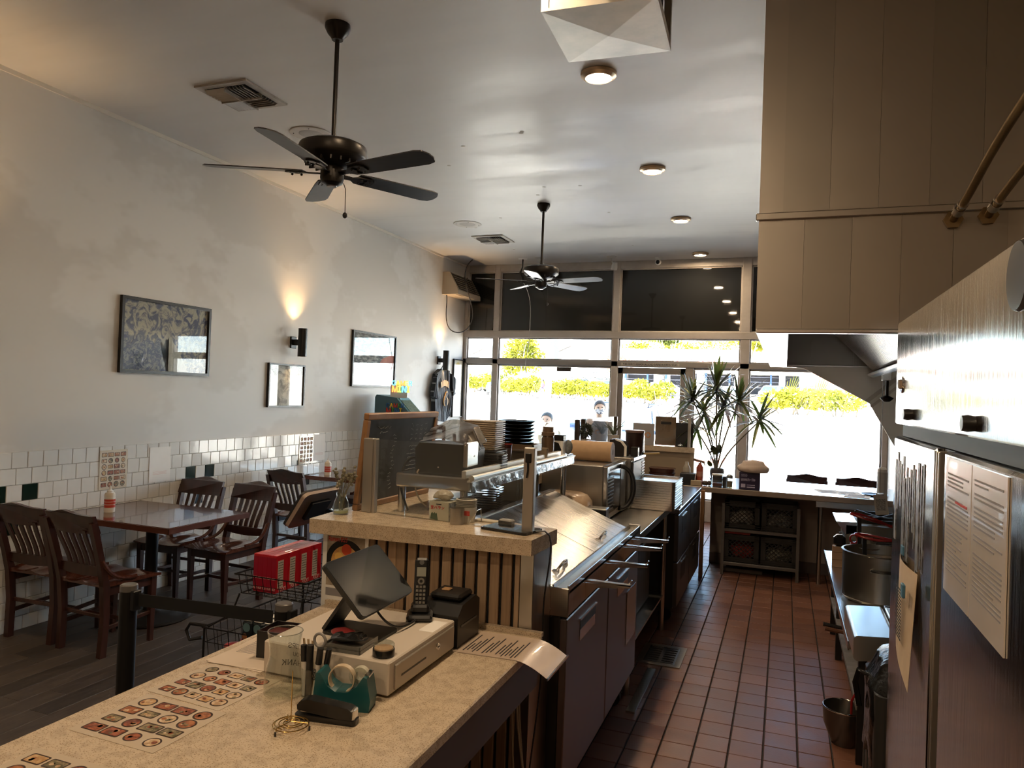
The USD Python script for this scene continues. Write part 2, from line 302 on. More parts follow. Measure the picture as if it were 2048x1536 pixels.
def fan(x, y, rot, label, first=None):
    if first: return dup(first, (x, y, ZC), rot, label)
    f = thing('ceiling_fan', label, 'ceiling fan', (x, y, ZC), rot, group='black ceiling fans')
    part(f, 'canopy', lathe([(0, 0), (.068, 0), (.07, -.02), (.055, -.05), (.035, -.072), (.03, -.085), (0, -.085)], 28), fan_m)
    part(f, 'downrod', cyl(.0125, -.66, -.07, 16), fan_m)
    part(f, 'motor_housing', lathe([(0, -.645), (.06, -.648), (.15, -.66), (.18, -.675), (.185, -.69), (.185, -.73), (.175, -.745), (.13, -.775), (.09, -.79), (0, -.79)], 40), fan_m)
    part(f, 'housing_fins', [T(bx(.075, .15, -.004, .004, -.782, -.752), rz=k * 20) for k in range(18)], fan_m)
    part(f, 'switch_housing', lathe([(0, -.785), (.062, -.785), (.064, -.85), (.058, -.875), (.03, -.89), (0, -.89)], 28), fan_m)
    part(f, 'end_cap', lathe([(0, -.885), (.03, -.888), (.026, -.896), (0, -.897)], 20), mat('fan_cap', (.16, .15, .15), .3, .4))
    o = [(.15, -.055), (.24, -.062), (.62, -.07), (.665, -.058), (.685, -.02), (.685, .02), (.665, .058), (.62, .07), (.24, .062), (.15, .055)]
    for k in range(5):
        b = T(ext(Polygon(o).buffer(-.012).buffer(.012), .006), (0, 0, 0)); b = T(b, (0, 0, -.82), rx=-11); b = T(b, rz=72 * k)
        q = part(f, 'blade', b, blade_m, smooth=False)
        arm = [T(ext(Polygon([(.05, -.02), (.12, -.016), (.15, -.04), (.22, -.045), (.25, -.02), (.25, .02), (.22, .045), (.15, .04), (.12, .016), (.05, .02)]).difference(Point(.19, .017).buffer(.016)).difference(Point(.19, -.017).buffer(.016)), .007), (0, 0, -.829), rx=-11)] + [sph(.007, (.17 + .05 * (i % 2), -.025 + .05 * (i // 2), -.83), n=1) for i in range(4)]
        part(q, 'blade_iron', [T(m, rz=72 * k) for m in arm], fan_m)
    part(f, 'pull_chain', [tube([(.055, -.03, -.87), (.066, -.034, -.9), (.068, -.035, -1.03)], .0022, 6), sph(.013, (.068, -.035, -1.045), (1, 1, 1.3))], fan_m)
    return f
f1 = fan(-2.366, 3.404, 61, 'black five blade ceiling fan nearest, left of the air diffuser'); fan(-2.428, 7.274, 63, 'black five blade ceiling fan farther away, near the window', f1)

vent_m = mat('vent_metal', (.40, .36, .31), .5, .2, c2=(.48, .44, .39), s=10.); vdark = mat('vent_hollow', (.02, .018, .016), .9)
def vent(x, y, label, first=None):
    if first: return dup(first, (x, y, ZC), 0, label)
    t = thing('ceiling_vent', label, 'ceiling vent', (x, y, ZC), group='square ceiling vents')
    o = sbox(-.215, -.215, .215, .215).difference(sbox(-.17, -.17, .17, .17)); part(t, 'frame', ext(o, .014, -.014), vent_m, smooth=False)
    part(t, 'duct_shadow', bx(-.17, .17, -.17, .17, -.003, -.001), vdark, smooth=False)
    part(t, 'divider', [bx(-.17, .17, -.003, .003, -.045, -.004), bx(-.003, .003, -.17, .17, -.045, -.004)], vent_m)
    for q, (cx_, cy_) in enumerate(((-.085, -.085), (.085, -.085), (-.085, .085), (.085, .085))):
        for k in range(6):
            u = -.068 + k * .0272; s = T(bx(-.083, .083, -.014, .014, -.0012, .0012), rx=(48 if q % 2 else -48))
            part(t, 'louver', T(s, (cx_, cy_ + u, -.026)) if q in (0, 3) else T(T(s, rz=90), (cx_ + u, cy_, -.026)), vent_m, smooth=False)
    return t
v1 = vent(-3.575, 4.05, 'square louvred ceiling vent nearest, left of the near ceiling fan'); vent(-3.61, 8.79, 'square louvred ceiling vent farther away, before the far ceiling fan', v1)
spk_m = mat('speaker_grille', (.58, .53, .47), .5); 
def speaker(x, y, label, first=None):
    if first: return dup(first, (x, y, ZC), 0, label)
    t = thing('ceiling_speaker', label, 'speaker', (x, y, ZC), group='round ceiling speakers')
    part(t, 'flange', lathe([(.095, -.006), (.16, -.009), (.168, -.004), (.168, 0), (.09, 0)], 40), spk_m); part(t, 'grille', lathe([(0, -.009), (.09, -.008), (.096, -.005), (0, -.004)], 40), mat('grille_mesh', (.42, .38, .33), .6, c2=(.5, .46, .41), s=300.))
    part(t, 'screw', [sph(.004, (.135 * math.cos(a), .135 * math.sin(a), -.009), n=1) for a in (.5, 2.07, 3.64, 5.2)], vdark); return t
s1 = speaker(-3.567, 4.83, 'round white ceiling speaker nearest, behind the near fan'); speaker(-3.601, 7.95, 'round white ceiling speaker farther away, beside the far vent', s1)
# drop diffuser box
t = thing('air_diffuser', 'square sheet metal drop air diffuser with cross-broken bottom, hanging from ceiling', 'air diffuser', (-.72, 2.92, ZC), 2)
galv = mat('galvanised', (.52, .48, .42), .42, .85, c2=(.42, .40, .36), s=7., bump=.02, bs=20.)
v = [(-.225, -.225, -.50), (.225, -.225, -.50), (.225, .225, -.50), (-.225, .225, -.50), (0, 0, -.515)]; 
for k in range(4):
    a, b = v[k], v[(k + 1) % 4]; part(t, 'bottom_panel', trimesh.Trimesh([a, b, v[4], (a[0], a[1], -.488), (b[0], b[1], -.488)], [(0, 2, 1), (0, 1, 4), (0, 4, 3), (0, 3, 2), (1, 2, 4), (2, 3, 4)], process=False), galv, smooth=False)
part(t, 'corner_post', [bx(i * .21 - .015, i * .21 + .015, j * .21 - .015, j * .21 + .015, -.488, -.02) for i in (-1, 1) for j in (-1, 1)] + [bx(-.225, .225, -.225, .225, -.02, -.005), bx(-.222, .222, -.222, -.2, -.488, -.45), bx(-.222, .222, .2, .222, -.488, -.45), bx(-.222, -.2, -.2, .2, -.488, -.45), bx(.2, .222, -.2, .2, -.488, -.45)], galv)
part(t, 'duct_core', bx(-.19, .19, -.19, .19, -.48, -.03), vdark, smooth=False)
for k in range(9):
    for q in range(4): part(t, 'louver_blade', T(T(bx(-.195, .195, -.016, .016, -.001, .001), rx=38), (0, -.208, -.43 + k * .047), rz=90 * q), mat('louver_dusty', (.16, .12, .09), .7), smooth=False)
part(t, 'ceiling_flange', bx(-.26, .26, -.27, .27, -.006, 0, .003), mat('flange_white', (.6, .58, .54), .5))
# spot heads, camera, hanging cords
def spot(x, y, label):
    t = thing('spotlight', label, 'spotlight', (x, y, ZC), group='white swivel spots by the window')
    w = mat('old_white_enamel', (.52, .50, .46), .45); part(t, 'mounting_plate', lathe([(0, 0), (.075, 0), (.07, -.012), (.02, -.02), (0, -.02)], 24), w); part(t, 'stem', tube([(0, 0, -.01), (0, 0, -.06), (.02, .02, -.09)], .011), w); part(t, 'lamp_head', T(lathe([(0, .06), (.03, .055), (.042, 0), (.045, -.05), (.04, -.05), (0, -.01)], 20), (.04, .03, -.13), rx=25, ry=15), w)
spot(-3.43, 10.17, 'small white swivel spotlight behind the far ceiling fan rod'); spot(-2.37, 10.23, 'small white swivel spotlight between the far fan and the small camera')
t = thing('security_camera', 'small round security camera with black lens under the ceiling by window', 'camera', (-1.74, 10.42, ZC)); part(t, 'bracket', lathe([(0, 0), (.045, 0), (.04, -.02), (.012, -.03), (0, -.03)], 20), WHT); part(t, 'body', sph(.045, (0, -.01, -.065)), WHT); part(t, 'lens', sph(.032, (0, -.03, -.068)), mat('lens_black', (.01, .01, .01), .08))
t = thing('hanging_plug', 'black plug and thin white cord hanging from the ceiling by the far fan', 'plug', (-3.70, 10.2, ZC)); part(t, 'ceiling_plate', lathe([(0, 0), (.07, 0), (.06, -.008), (0, -.01)], 20), WHT); part(t, 'plug_body', [tube([(0, 0, -.008), (0, 0, -.12), (-.03, 0, -.2), (.01, 0, -.28)], [.012, .008, .018, .02]), tube([(.01, 0, -.26), (.02, 0, -.36)], .02)], BLK); part(t, 'cord', tube(spline([(.02, 0, -.35), (.10, .05, -.55), (.12, .08, -1.0), (.1, .1, -1.3), (.06, .12, -1.5), (.08, .12, -1.7)], 30), .005, 6), mat('grey_cord', (.42, .40, .37), .5))
single('heater_cable', 'dark cable looping from ceiling plate down to the wall heater', 'cable', tube(spline([(-4.48, 10.12, ZC - .005), (-4.47, 10.13, 3.0), (-4.50, 10.2, 2.75), (-4.6, 10.1, 2.60), (-4.72, 9.95, 2.62), (-4.765, 9.88, 2.8), (-4.765, 9.86, 3.14)], 50), .008, 6), mat('dark_cable', (.05, .047, .045), .5))
for i in range(14): part('/World/ceiling', 'screw_hole', T(lathe([(0, 0), (.018, 0), (.014, -.003), (.005, -.004), (0, -.002)], 10), (rng.uniform(-3.8, -1.6), rng.uniform(4.4, 9.6), ZC)), spk_m)
# wall heater
t = thing('unit_heater', 'beige wedge shaped wall heater with louvred front high in the window corner', 'heater', (XL, 9.76, 3.13))
hb = mat('heater_beige', (.50, .41, .30), .45); part(t, 'case', exty([(0, 0), (.26, 0), (.26, .06), (.10, .33), (0, .33)], 0, .84), hb, smooth=False)
d = np.array((-.16, .27)); d = d / np.linalg.norm(d)
part(t, 'grille_field', exty([(.257, .075), (.262, .078), (.112, .325), (.107, .322)], .05, .8), mat('heater_dark', (.06, .05, .04), .6), smooth=False)
for k in range(7): c = np.array((.258, .085)) + d * (.015 + k * .041); part(t, 'slat', bx(c[0] - .004, c[0] + .012, .06, .79, c[1] - .003, c[1] + .003), mat('heater_slat', (.30, .25, .18), .5))
part(t, 'guard', [bar((.268, y, .085), (.115, y, .335), .006, .006) for y in (.5, .62)], BLKM); part(t, 'control_panel', bx(.2, .25, .05, .25, -.003, .001), mat('heater_ctl', (.16, .11, .06), .5))
# wall sconces
sc_m = mat('sconce_black', (.010, .010, .010), .3)
def sconce(y, label, first=None):
    if first: s = dup(first, (XL, y, 2.148), 0, label)
    else:
        s = first = thing('wall_sconce', label, 'wall lamp', (XL, y, 2.148), group='black up and down wall sconces')
        part(s, 'wall_plate', [bx(0, .02, -.045, .045, -.06, .06, .004), bx(.015, .09, -.02, .02, -.03, .03, .003)], sc_m)
        part(s, 'tube', lathe([(.04, -.145), (.046, -.145), (.046, .145), (.04, .145), (.04, .07), (0, .07), (0, -.07), (.04, -.07), (.04, -.145)], 28, .125, 0), sc_m)
        part(s, 'bulb', [lathe([(0, .071), (.02, .071), (.018, .078), (0, .08)], 16, .125, 0), lathe([(0, -.08), (.018, -.078), (.02, -.071), (0, -.071)], 16, .125, 0)], glow('sconce_bulb', (1., .68, .34), 30.))
    for k in (1, -1):
        d = UsdLux.DiskLight.Define(stage, uniq('/World', 'sconce_glow')); d.CreateRadiusAttr(.022); d.CreateIntensityAttr(420 * LAMP * (1 if k > 0 else .45)); d.CreateColorAttr(Gf.Vec3f(1., .62, .28)); d.AddTranslateOp().Set(Gf.Vec3d(XL + .125, y, 2.148 + k * .083))
        if k > 0: d.AddRotateXOp().Set(180.)
    return s
sc = sconce(6.31, 'black cylinder wall sconce above the small framed print'); sconce(9.72, 'black cylinder wall sconce above the hanging baseball jersey', sc); sconce(2.9, 'black cylinder wall sconce near the counter end of the wall', sc)
# ------------------------------------------------------------------ extraction hood
HX, HY0, HY1, HZ = -.12, 3.12, 6.2, 2.0
hood = thing('extraction_hood', 'large brushed steel kitchen extraction hood hanging over the cooking line', 'extraction hood', (0, 0, 0))
hm = [mat('hood_steel_' + 'abc'[i], c, r, 1., bump=.015, bs=30., bst=(8, 1, .4)) for i, (c, r) in enumerate((((.44, .41, .37), .38), ((.41, .385, .345), .41), ((.47, .44, .395), .36)))]
n = 8; w = (XR - HX) / n
for k in range(n):
    x0 = HX + k * w; part(hood, 'face_sheet', T(bx(0, w - .0008, 0, .03, 0, 2.44 - HZ), (x0, HY0 + .001 * (k % 2), HZ), rz=rng.uniform(-.5, .5)), hm[k % 3], smooth=False)
    part(hood, 'upper_face_sheet', T(bx(0, w - .0008, 0, .03, 0, ZC - 2.47), (x0 + .09, HY0 + .001 * (k % 2), 2.47), rz=rng.uniform(-.5, .5)) if k < n - 1 else bx(x0 + .09, XR, HY0, HY0 + .03, 2.47, ZC), hm[(k + 1) % 3], smooth=False)
part(hood, 'upper_face_sheet', bx(HX, HX + .09, HY0, HY0 + .03, 2.47, ZC), hm[0], smooth=False)
part(hood, 'trim_band', bx(HX - .012, XR, HY0 - .012, HY0 + .02, 2.44, 2.47, .004), hm[0])
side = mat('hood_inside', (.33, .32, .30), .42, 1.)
part(hood, 'side_sheet', bx(HX, HX + .03, HY0 + .03, HY1, HZ, ZC), side, smooth=False)
part(hood, 'far_sheet', [bx(HX + .03, XR, HY1 - .03, HY1, HZ, ZC)] + [bx(HX + .3 * k, HX + .3 * k + .01, HY1 - .04, HY1 - .03, HZ, 2.6) for k in range(1, 5)], side, smooth=False)
part(hood, 'gutter_lip', [bx(HX, HX + .125, HY0 + .01, HY1, HZ - .012, HZ + .008, .004), bx(HX, XR, HY0 - .004, HY0 + .035, HZ - .014, HZ + .004, .004), bx(HX, XR, HY1 - .05, HY1, HZ - .012, HZ + .01, .004)], mat('hood_lip_steel', (.72, .71, .69), .3, 1.))
part(hood, 'roof_panel', bx(HX + .03, XR, HY0 + .03, HY1 - .03, 2.75, 2.78), side, smooth=False)
# baffle filters, sloping down to a trough
A, B = np.array((.30, 2.27)), np.array((.60, 1.97)); u = (B - A) / np.linalg.norm(B - A); nn = np.array((-u[1], u[0])) * -1
part(hood, 'filter_back', bar((A[0] + .03, HY0 + .04, A[1] + .03), (A[0] + .03, HY1 - .3, A[1] + .03), .004, .004), side)
for k in range(64):
    y = HY0 + .12 + k * .043
    if y > HY1 - .22: break
    part(hood, 'baffle', bar((A[0], y, A[1]), (B[0], y, B[1]), .021, .014), STEELB, smooth=False)
part(hood, 'filter_backing', extx([(0, 0), (1, 0), (1, .01), (0, .01)], 0, 1).apply_transform(np.array([[u[0], 0, .707, 0], [0, 1, 0, 0], [u[1], 0, .707, 0], [0, 0, 0, 1.]])) if False else bar(((A[0] + B[0]) / 2 + .02, HY0 + .04, (A[1] + B[1]) / 2 + .02), ((A[0] + B[0]) / 2 + .02, HY1 - .2, (A[1] + B[1]) / 2 + .02), .42, .004, up=(.707, 0, .707)), mat('filter_dark', (.05, .045, .04), .6, .6), smooth=False)
part(hood, 'grease_trough', exty([(.56, 1.94), (.74, 2.03), (.76, 2.0), (.60, 1.915), (.565, 1.925)], HY0 + .04, HY1 - .25), STEELB, smooth=False)
part(hood, 'back_sheet', bx(XR - .03, XR, HY0, HY1, .9, 2.75), side, smooth=False)
sk = [(.03, HZ - .005), (.14, 1.976), (.60, 1.725), (.645, 1.64), (.90, 1.20), (XR, 1.0), (XR, HZ)]
part(hood, 'end_skirt', exty(sk, HY1 - .05, HY1 - .045), mat('skirt_steel', (.50, .46, .40), .36, 1., bump=.02, bs=20.), smooth=False)
part(hood, 'skirt_trim', [bar((.58, HY1 - .052, 1.74), (1.2, HY1 - .052, 2.3), .004, .03, up=(.7, 0, .7)), bar((.61, HY1 - .052, 1.70), (1.2, HY1 - .052, 2.23), .004, .02, up=(.7, 0, .7))], mat('skirt_trim_steel', (.36, .32, .27), .4, 1.))
t = thing('suppression_nozzle', 'black fire suppression nozzle hanging under the hood filters', 'nozzle', (.64, 5.5, 1.75)); part(t, 'drop_pipe', tube([(0, 0, .33), (0, 0, .02)], .010), BLKM); part(t, 'nozzle_cap', lathe([(0, -.012), (.02, -.01), (.04, .008), (.042, .016), (.012, .03), (0, .03)], 20), BLKM); part(t, 'bracket', bx(-.035, .02, -.05, .02, .13, .20, .004), STEELB)
for (x, z, l, dz) in ((.565, 2.41, 'brass toned conduit pipe entering the hood face, nearer the hood edge', .10), (.677, 2.42, 'brass toned conduit pipe entering the hood face, closer to the refrigerator', .03)):
    t = thing('conduit_pipe', l, 'pipe', (x, HY0, z), group='conduit pipes on the hood face'); br = mat('brass_pipe', (.36, .26, .14), .35, .9, c2=(.24, .17, .09), s=6.)
    part(t, 'pipe', tube(spline([(0, -.015, 0), (.004, -.05, .012), (.01, -.1, .028), (.02, -.35, .06 + dz * .3), (.05, -.9, .1 + dz), (.08, -1.35, .12 + dz * 1.4)], 40), .0135, 12), br)
    part(t, 'hex_nut', [T(lathe([(0, 0), (.034, 0), (.034, .016), (0, .016)], 6), (0, -.001, 0), rx=90)], br, smooth=False); part(t, 'coupling', [T(cyl(.02, 0, .045, 16), (.006, -.05, .016), rx=78), T(cyl(.019, 0, .012, 16), (.012, -.105, .032), rx=78)], CHROME)
# ------------------------------------------------------------------ reach-in refrigerator on the right
FX, FA, FB = .331, 1.20, 2.62
fr = thing('reach_in_refrigerator', 'tall stainless two door reach-in refrigerator with taped notices', 'refrigerator', (0, 0, 0))
fs = usdkit.material(stage, '/World/Looks/fridge_steel', {'g': ('geometry', {}), 'mp': ('mapping', {'scale': (1, .8, 9.)}), 'n': ('noise_texture', {'scale': .8, 'detail': 1.5}), 'b': ('bump', {'strength': .10, 'distance': .02}),
    'm2': ('mapping', {'scale': (1, 60, 1.)}), 'n2': ('noise_texture', {'scale': 3., 'detail': 4.}), 'mr': ('map_range', {'from_min': .3, 'from_max': .7, 'to_min': .10, 'to_max': .2}), 'p': ('principled_bsdf', {'base_color': (.60, .585, .56), 'metallic': 1.})},
    [('g.position', 'mp.vector'), ('mp.vector', 'n.vector'), ('n.fac', 'b.height'), ('b.normal', 'p.normal'), ('g.position', 'm2.vector'), ('m2.vector', 'n2.vector'), ('n2.fac', 'mr.value'), ('mr.result', 'p.roughness')], surface='p.BSDF')
part(fr, 'cabinet', [bx(FX + .06, 1.17, FA, FB, .15, 1.97, .004)], STEEL); part(fr, 'top_panel', bx(FX, FX + .05, FA, FB, 1.655, 1.975, .004), fs)
part(fr, 'vent_gap', bx(FX + .02, FX + .06, FA + .02, FB - .02, 1.618, 1.655), mat('gap_dark', (.015, .014, .013), .6))
ym = 1.895
for a, b, s in ((ym + .055, FB, 1), (FA, ym - .055, -1)):
    d = part(fr, 'door', bx(FX, FX + .055, a, b, .16, 1.615, .006), fs)
part(fr, 'handle_channel', [bx(FX + .02, FX + .055, ym - .055, ym + .055, .16, 1.615)], mat('handle_dark', (.03, .028, .025), .4, .5))
part(fr, 'handle', [bx(FX - .002, FX + .03, ym + .022, ym + .03, .16, 1.61, .002), bx(FX - .002, FX + .03, ym - .004, ym + .006, .16, 1.61, .002), bx(FX + .004, FX + .03, ym + .006, ym + .022, .16, 1.61)], mat('handle_alu', (.55, .50, .43), .3, .9))
for y, z in ((2.29, 1.688), (1.576, 1.682)): part(fr, 'panel_knob', T(lathe([(0, 0), (.014, 0), (.016, .012), (.014, .022), (0, .024)], 20), (FX, y, z), ry=-90), BLK)
part(fr, 'lock', [T(lathe([(0, 0), (.026, 0), (.024, .004), (0, .004)], 24), (FX, 2.485, 1.775), ry=-90), bx(FX - .014, FX, 2.47, 2.49, 1.762, 1.79, .003)], CHROME)
part(fr, 'badge', [T(lathe([(0, 0), (.055, 0), (.053, .006), (0, .007)], 32), (FX, 1.315, 1.915), ry=-90)], mat('badge_grey', (.10, .11, .12), .25, .6))
part(fr, 'leg', [cyl(.025, 0, .15, 12, x, y) for x in (FX + .12, 1.1) for y in (FA + .1, FB - .1)], BLKM)
# torn foil and tape on the far door
tr_ = thing('tape_residue', 'peeling grey tape residue strips on the far refrigerator door', 'tape')
foil = mat('torn_foil', (.42, .43, .43), .45, .6, c2=(.12, .12, .12), s=60., st=(1, 3, .5), lo=.42, hi=.55); 
for k in range(15):
    y = 2.06 + k * .034 + rng.uniform(-.008, .008); z1 = 1.585 - rng.random() * .09; z0 = 1.44 - rng.random() * .22 - (.10 if k < 4 else 0)
    part(tr_, 'tape_strip', bx(FX - .0016, FX - .0002, y, y + rng.uniform(.012, .03), z0, z1), foil, smooth=False)
# notices
def lines(y0, y1, z0, z1, n, x, m=.001, seed=1):
    r = random.Random(seed); out = []
    for k in range(n):
        z = z1 - (k + .5) * (z1 - z0) / n
        if r.random() < .16: continue
        out.append(bx(x - m, x, y0 + (y1 - y0) * r.choice((0, 0, 0, .25, .5)), y1, z - .0022, z + .0012))
    return out
for a, b, l, s in ((1.575, 1.80, 'laminated rules sheet on the near refrigerator door, left one', 1), (1.34, 1.568, 'laminated rules sheet on the near refrigerator door, right one', 5)):
    t = thing('notice_sheet', l, 'notice', (0, 0, 0), group='laminated notices on the refrigerator')
    part(t, 'sheet', bx(FX - .003, FX - .0005, a, b, 1.325, 1.605), mat('notice_paper', (.66, .60, .54), .25, coat=.6, c2=(.60, .55, .50), s=6.), smooth=False); part(t, 'printed_lines', lines(a + .02, b - .02, 1.37, 1.585, 26, FX - .003, .0006, s), GREYINK, smooth=False)
    if s == 1: part(t, 'red_line', bx(FX - .0038, FX - .003, a + .03, a + .13, 1.518, 1.523), REDINK, smooth=False)
t = thing('recipe_note', 'curled tan recipe note held by blue tape on the far refrigerator door', 'note', (0, 0, 0))
def sheet(y0, y1, z0, z1, bulge, n=12):
    v, f = [], []
    for i in range(n + 1):
        for j in range(9):
            a, b = i / n, j / 8; z = z1 + (z0 - z1) * a + (.05 * b * (a > .9)); v.append((FX - .004 - bulge * (math.sin(PI * b) * .5 + a * .6 * (1 - b)), y0 + (y1 - y0) * b + .02 * a * b, z - .045 * (1 - b) * a))
    for i in range(n):
        for j in range(8): q = i * 9 + j; f += [(q, q + 1, q + 10), (q, q + 10, q + 9)]
    m = trimesh.Trimesh(v, f, process=False); w = m.copy(); w.invert(); w.apply_translation((.0008, 0, 0)); return cat(m, w)
part(t, 'paper', sheet(2.11, 2.41, 1.03, 1.285, .025), mat('tan_paper', (.55, .42, .28), .7, c2=(.62, .49, .34), s=10.)); part(t, 'writing', [bx(FX - .030, FX - .029, 2.18 + .002 * (k % 3), 2.27, 1.22 - k * .0085, 1.223 - k * .0085) for k in range(16)], INK, smooth=False)
for q in (bx(FX - .006, FX, 2.35, 2.39, 1.285, 1.312, .002), bx(FX - .034, FX - .026, 2.135, 2.165, 1.215, 1.25, .002)): part(t, 'blue_tape', q, mat('blue_tape', (.06, .17, .27), .6), smooth=False)
# ------------------------------------------------------------------ outside: street, hedges, cars, buildings, trees, people
def gz(y): return -.05 if y < 22 else -.05 + .035 * (y - 22)
asph = mat('street_concrete', (.46, .44, .41), .85, c2=(.54, .52, .49), s=.8, bump=.05, bs=40.)
gp = np.array([(-90, YW + .12, -.05), (90, YW + .12, -.05), (90, 22, -.05), (-90, 22, -.05), (90, 140, gz(140)), (-90, 140, gz(140))])
struct('street', trimesh.Trimesh(gp, [(0, 1, 2), (0, 2, 3), (3, 2, 4), (3, 4, 5)], process=False), asph)
tags(stage.GetPrimAtPath('/World/street'), kind='structure')
struct('pavement', bx(-30, 30, YW + .12, 13.2, -.05, -.02), mat('pavement_concrete', (.52, .50, .46), .85))
single('kerb_marking', 'faded red painted kerb strip across the car park', 'kerb', bx(-3.2, 2.4, 21.2, 21.5, -.05, .08, .02), mat('red_kerb', (.55, .12, .10), .7))
leafY = usdkit.material(stage, '/World/Looks/hedge_leaf', {'g': ('geometry', {}), 'n': ('noise_texture', {'scale': .9, 'detail': 3.}), 'r': ('rgb_ramp', {'ramp': [(.35, (.10, .12, .015)), (.62, (.30, .28, .03))]}), 'd': ('diffuse_bsdf', {}), 't': ('translucent_bsdf', {}), 'm': ('mix_closure', {'fac': .3})},
    [('g.position', 'n.vector'), ('n.fac', 'r.fac'), ('r.color', 'd.color'), ('r.color', 't.color'), ('d.BSDF', 'm.closure1'), ('t.BSDF', 'm.closure2')], surface='m.closure')
leafG = usdkit.material(stage, '/World/Looks/tree_leaf', {'g': ('geometry', {}), 'n': ('noise_texture', {'scale': .7, 'detail': 3.}), 'r': ('rgb_ramp', {'ramp': [(.35, (.035, .06, .015)), (.65, (.13, .14, .035))]}), 'd': ('diffuse_bsdf', {}), 't': ('translucent_bsdf', {}), 'm': ('mix_closure', {'fac': .3})},
    [('g.position', 'n.vector'), ('n.fac', 'r.fac'), ('r.color', 'd.color'), ('r.color', 't.color'), ('d.BSDF', 'm.closure1'), ('t.BSDF', 'm.closure2')], surface='m.closure')
twig = mat('twig_brown', (.20, .15, .10), .8); bark = mat('bark', (.25, .19, .13), .8, c2=(.34, .27, .2), s=6.)
def leaves(P, size, seed=0, n=None):
    """a leaf (two triangles) at each point P"""
    r = np.random.default_rng(seed); P = np.asarray(P, float); k = len(P)
    a = r.normal(size=(k, 3)); a /= np.linalg.norm(a, axis=1, keepdims=True); b = np.cross(a, r.normal(size=(k, 3))); b /= np.linalg.norm(b, axis=1, keepdims=True)
    s = size * r.uniform(.6, 1.3, (k, 1)); v = np.stack([P - a * s, P + b * s * .45, P + a * s, P - b * s * .45], 1).reshape(-1, 3)
    i = np.arange(k)[:, None] * 4; return trimesh.Trimesh(v, np.vstack([i + [0, 1, 2], i + [0, 2, 3]]), process=False)
def cloud(blobs, per, seed=0, lo=.75):
    r = np.random.default_rng(seed); out = []
    for c, rad in blobs:
        d = r.normal(size=(per, 3)); d /= np.linalg.norm(d, axis=1, keepdims=True); out.append(np.array(c) + d * np.array(rad) * r.uniform(lo, 1.05, (per, 1)))
    return np.vstack(out)
def hedge(x0, y0, x1, y1, h, label, seed):
    r = random.Random(seed); t = thing('hedge', label, 'hedge', ((x0 + x1) / 2, (y0 + y1) / 2, gz((y0 + y1) / 2)), group='clipped juniper hedges across the street')
    cx_, cy_, cz_ = (x0 + x1) / 2, (y0 + y1) / 2, gz((y0 + y1) / 2); L = math.hypot(x1 - x0, y1 - y0); k = max(3, int(L / 1.1)); bl, st = [], []
    for i in range(k):
        a = (i + .5) / k; hh = h * r.uniform(.8, 1.12); x, y = x0 + (x1 - x0) * a - cx_, y0 + (y1 - y0) * a - cy_; z = gz(y + cy_) - cz_
        bl.append(((x, y, z + hh * .62), (1.0, .8, hh * .42)))
        for q in range(5): st.append(tube([(x + r.uniform(-.5, .5), y + r.uniform(-.3, .3), z), (x + r.uniform(-.8, .8), y + r.uniform(-.6, .6), z + hh * .6)], .03, 4))
    part(t, 'branches', st, twig, kind='stuff'); part(t, 'foliage', leaves(cloud(bl, 420, seed, .6), .16, seed), leafY, smooth=False, kind='stuff')
hedge(-33.5, 72, -27.5, 69.5, 1.9, 'yellow green hedge far left, behind the street sign pole', 1); hedge(-26.6, 68, -21.6, 64.5, 1.75, 'yellow green hedge left of the street pedestrian', 2)
hedge(-20.6, 63.5, -8.5, 58, 1.7, 'long yellow green hedge between pedestrian and potted plant', 3); hedge(-1.2, 51.5, 4.3, 50.2, 1.7, 'yellow green hedge at right under the hood opening', 4)
t = thing('agave_clump', 'spiky bright green agave plants above the right hedge', 'plant', (.9, 53, gz(53))); part(t, 'leaf_rosettes', [tube([(x, 0, .3), (x + .9 * math.cos(a), .3 * math.sin(a), 2.0 + .5 * math.sin(2 * a))], [.07, .01], 4) for x in (-.9, .9) for a in np.linspace(.2, 2.9, 12)], leafY)
def tree(x, y, h, blobs, label, m, seed, lean=0.):
    z = gz(y); t = thing('street_tree', label, 'tree', (x, y, z)); r = random.Random(seed)
    tr = [tube(spline([(0, 0, 0), (lean * .4, 0, h * .35), (lean, 0, h * .75)], 8), np.linspace(.22, .1, 8), 8)]
    for k in range(5): a = k * 1.3; tr.append(tube([(lean * .4, 0, h * .35), (lean * .6 + 1.1 * math.cos(a), .8 * math.sin(a), h * .6), (lean + 2.0 * math.cos(a), 1.4 * math.sin(a), h * .85)], [.12, .08, .03], 6))
    part(t, 'trunk', tr, bark); part(t, 'crown', leaves(cloud(blobs, 650, seed, .5), .22, seed), m, smooth=False, kind='stuff')
tree(-27.4, 76, 6, [((0, 0, 4.2), (2.2, 1.6, 1.9)), ((-.9, 0, 3.2), (1.5, 1.2, 1.4)), ((1.2, 0, 3.6), (1.6, 1.2, 1.5)), ((.2, 0, 5.4), (1.6, 1.3, 1.3))], 'rounded yellow green tree left of the green street banner', leafY, 11)
tree(-12.5, 84, 9, [((-1.5, 0, 7.6), (2.6, 2, 1.5)), ((1.6, 0, 8.), (2.6, 2, 1.4)), ((4.2, 0, 7.4), (2.2, 2, 1.2)), ((0, 0, 6.3), (1.2, 1, .6))], 'thin trunked tree before the red sign letters', leafG, 12, .4)
tree(-4.6, 88, 9, [((0, 0, 7.8), (2.6, 2, 1.4)), ((2.6, 0, 7.6), (2.2, 2, 1.3)), ((5, 0, 7.3), (2., 1.6, 1.))], 'leaning forked tree right of the red sign letters', leafG, 13, 1.5)
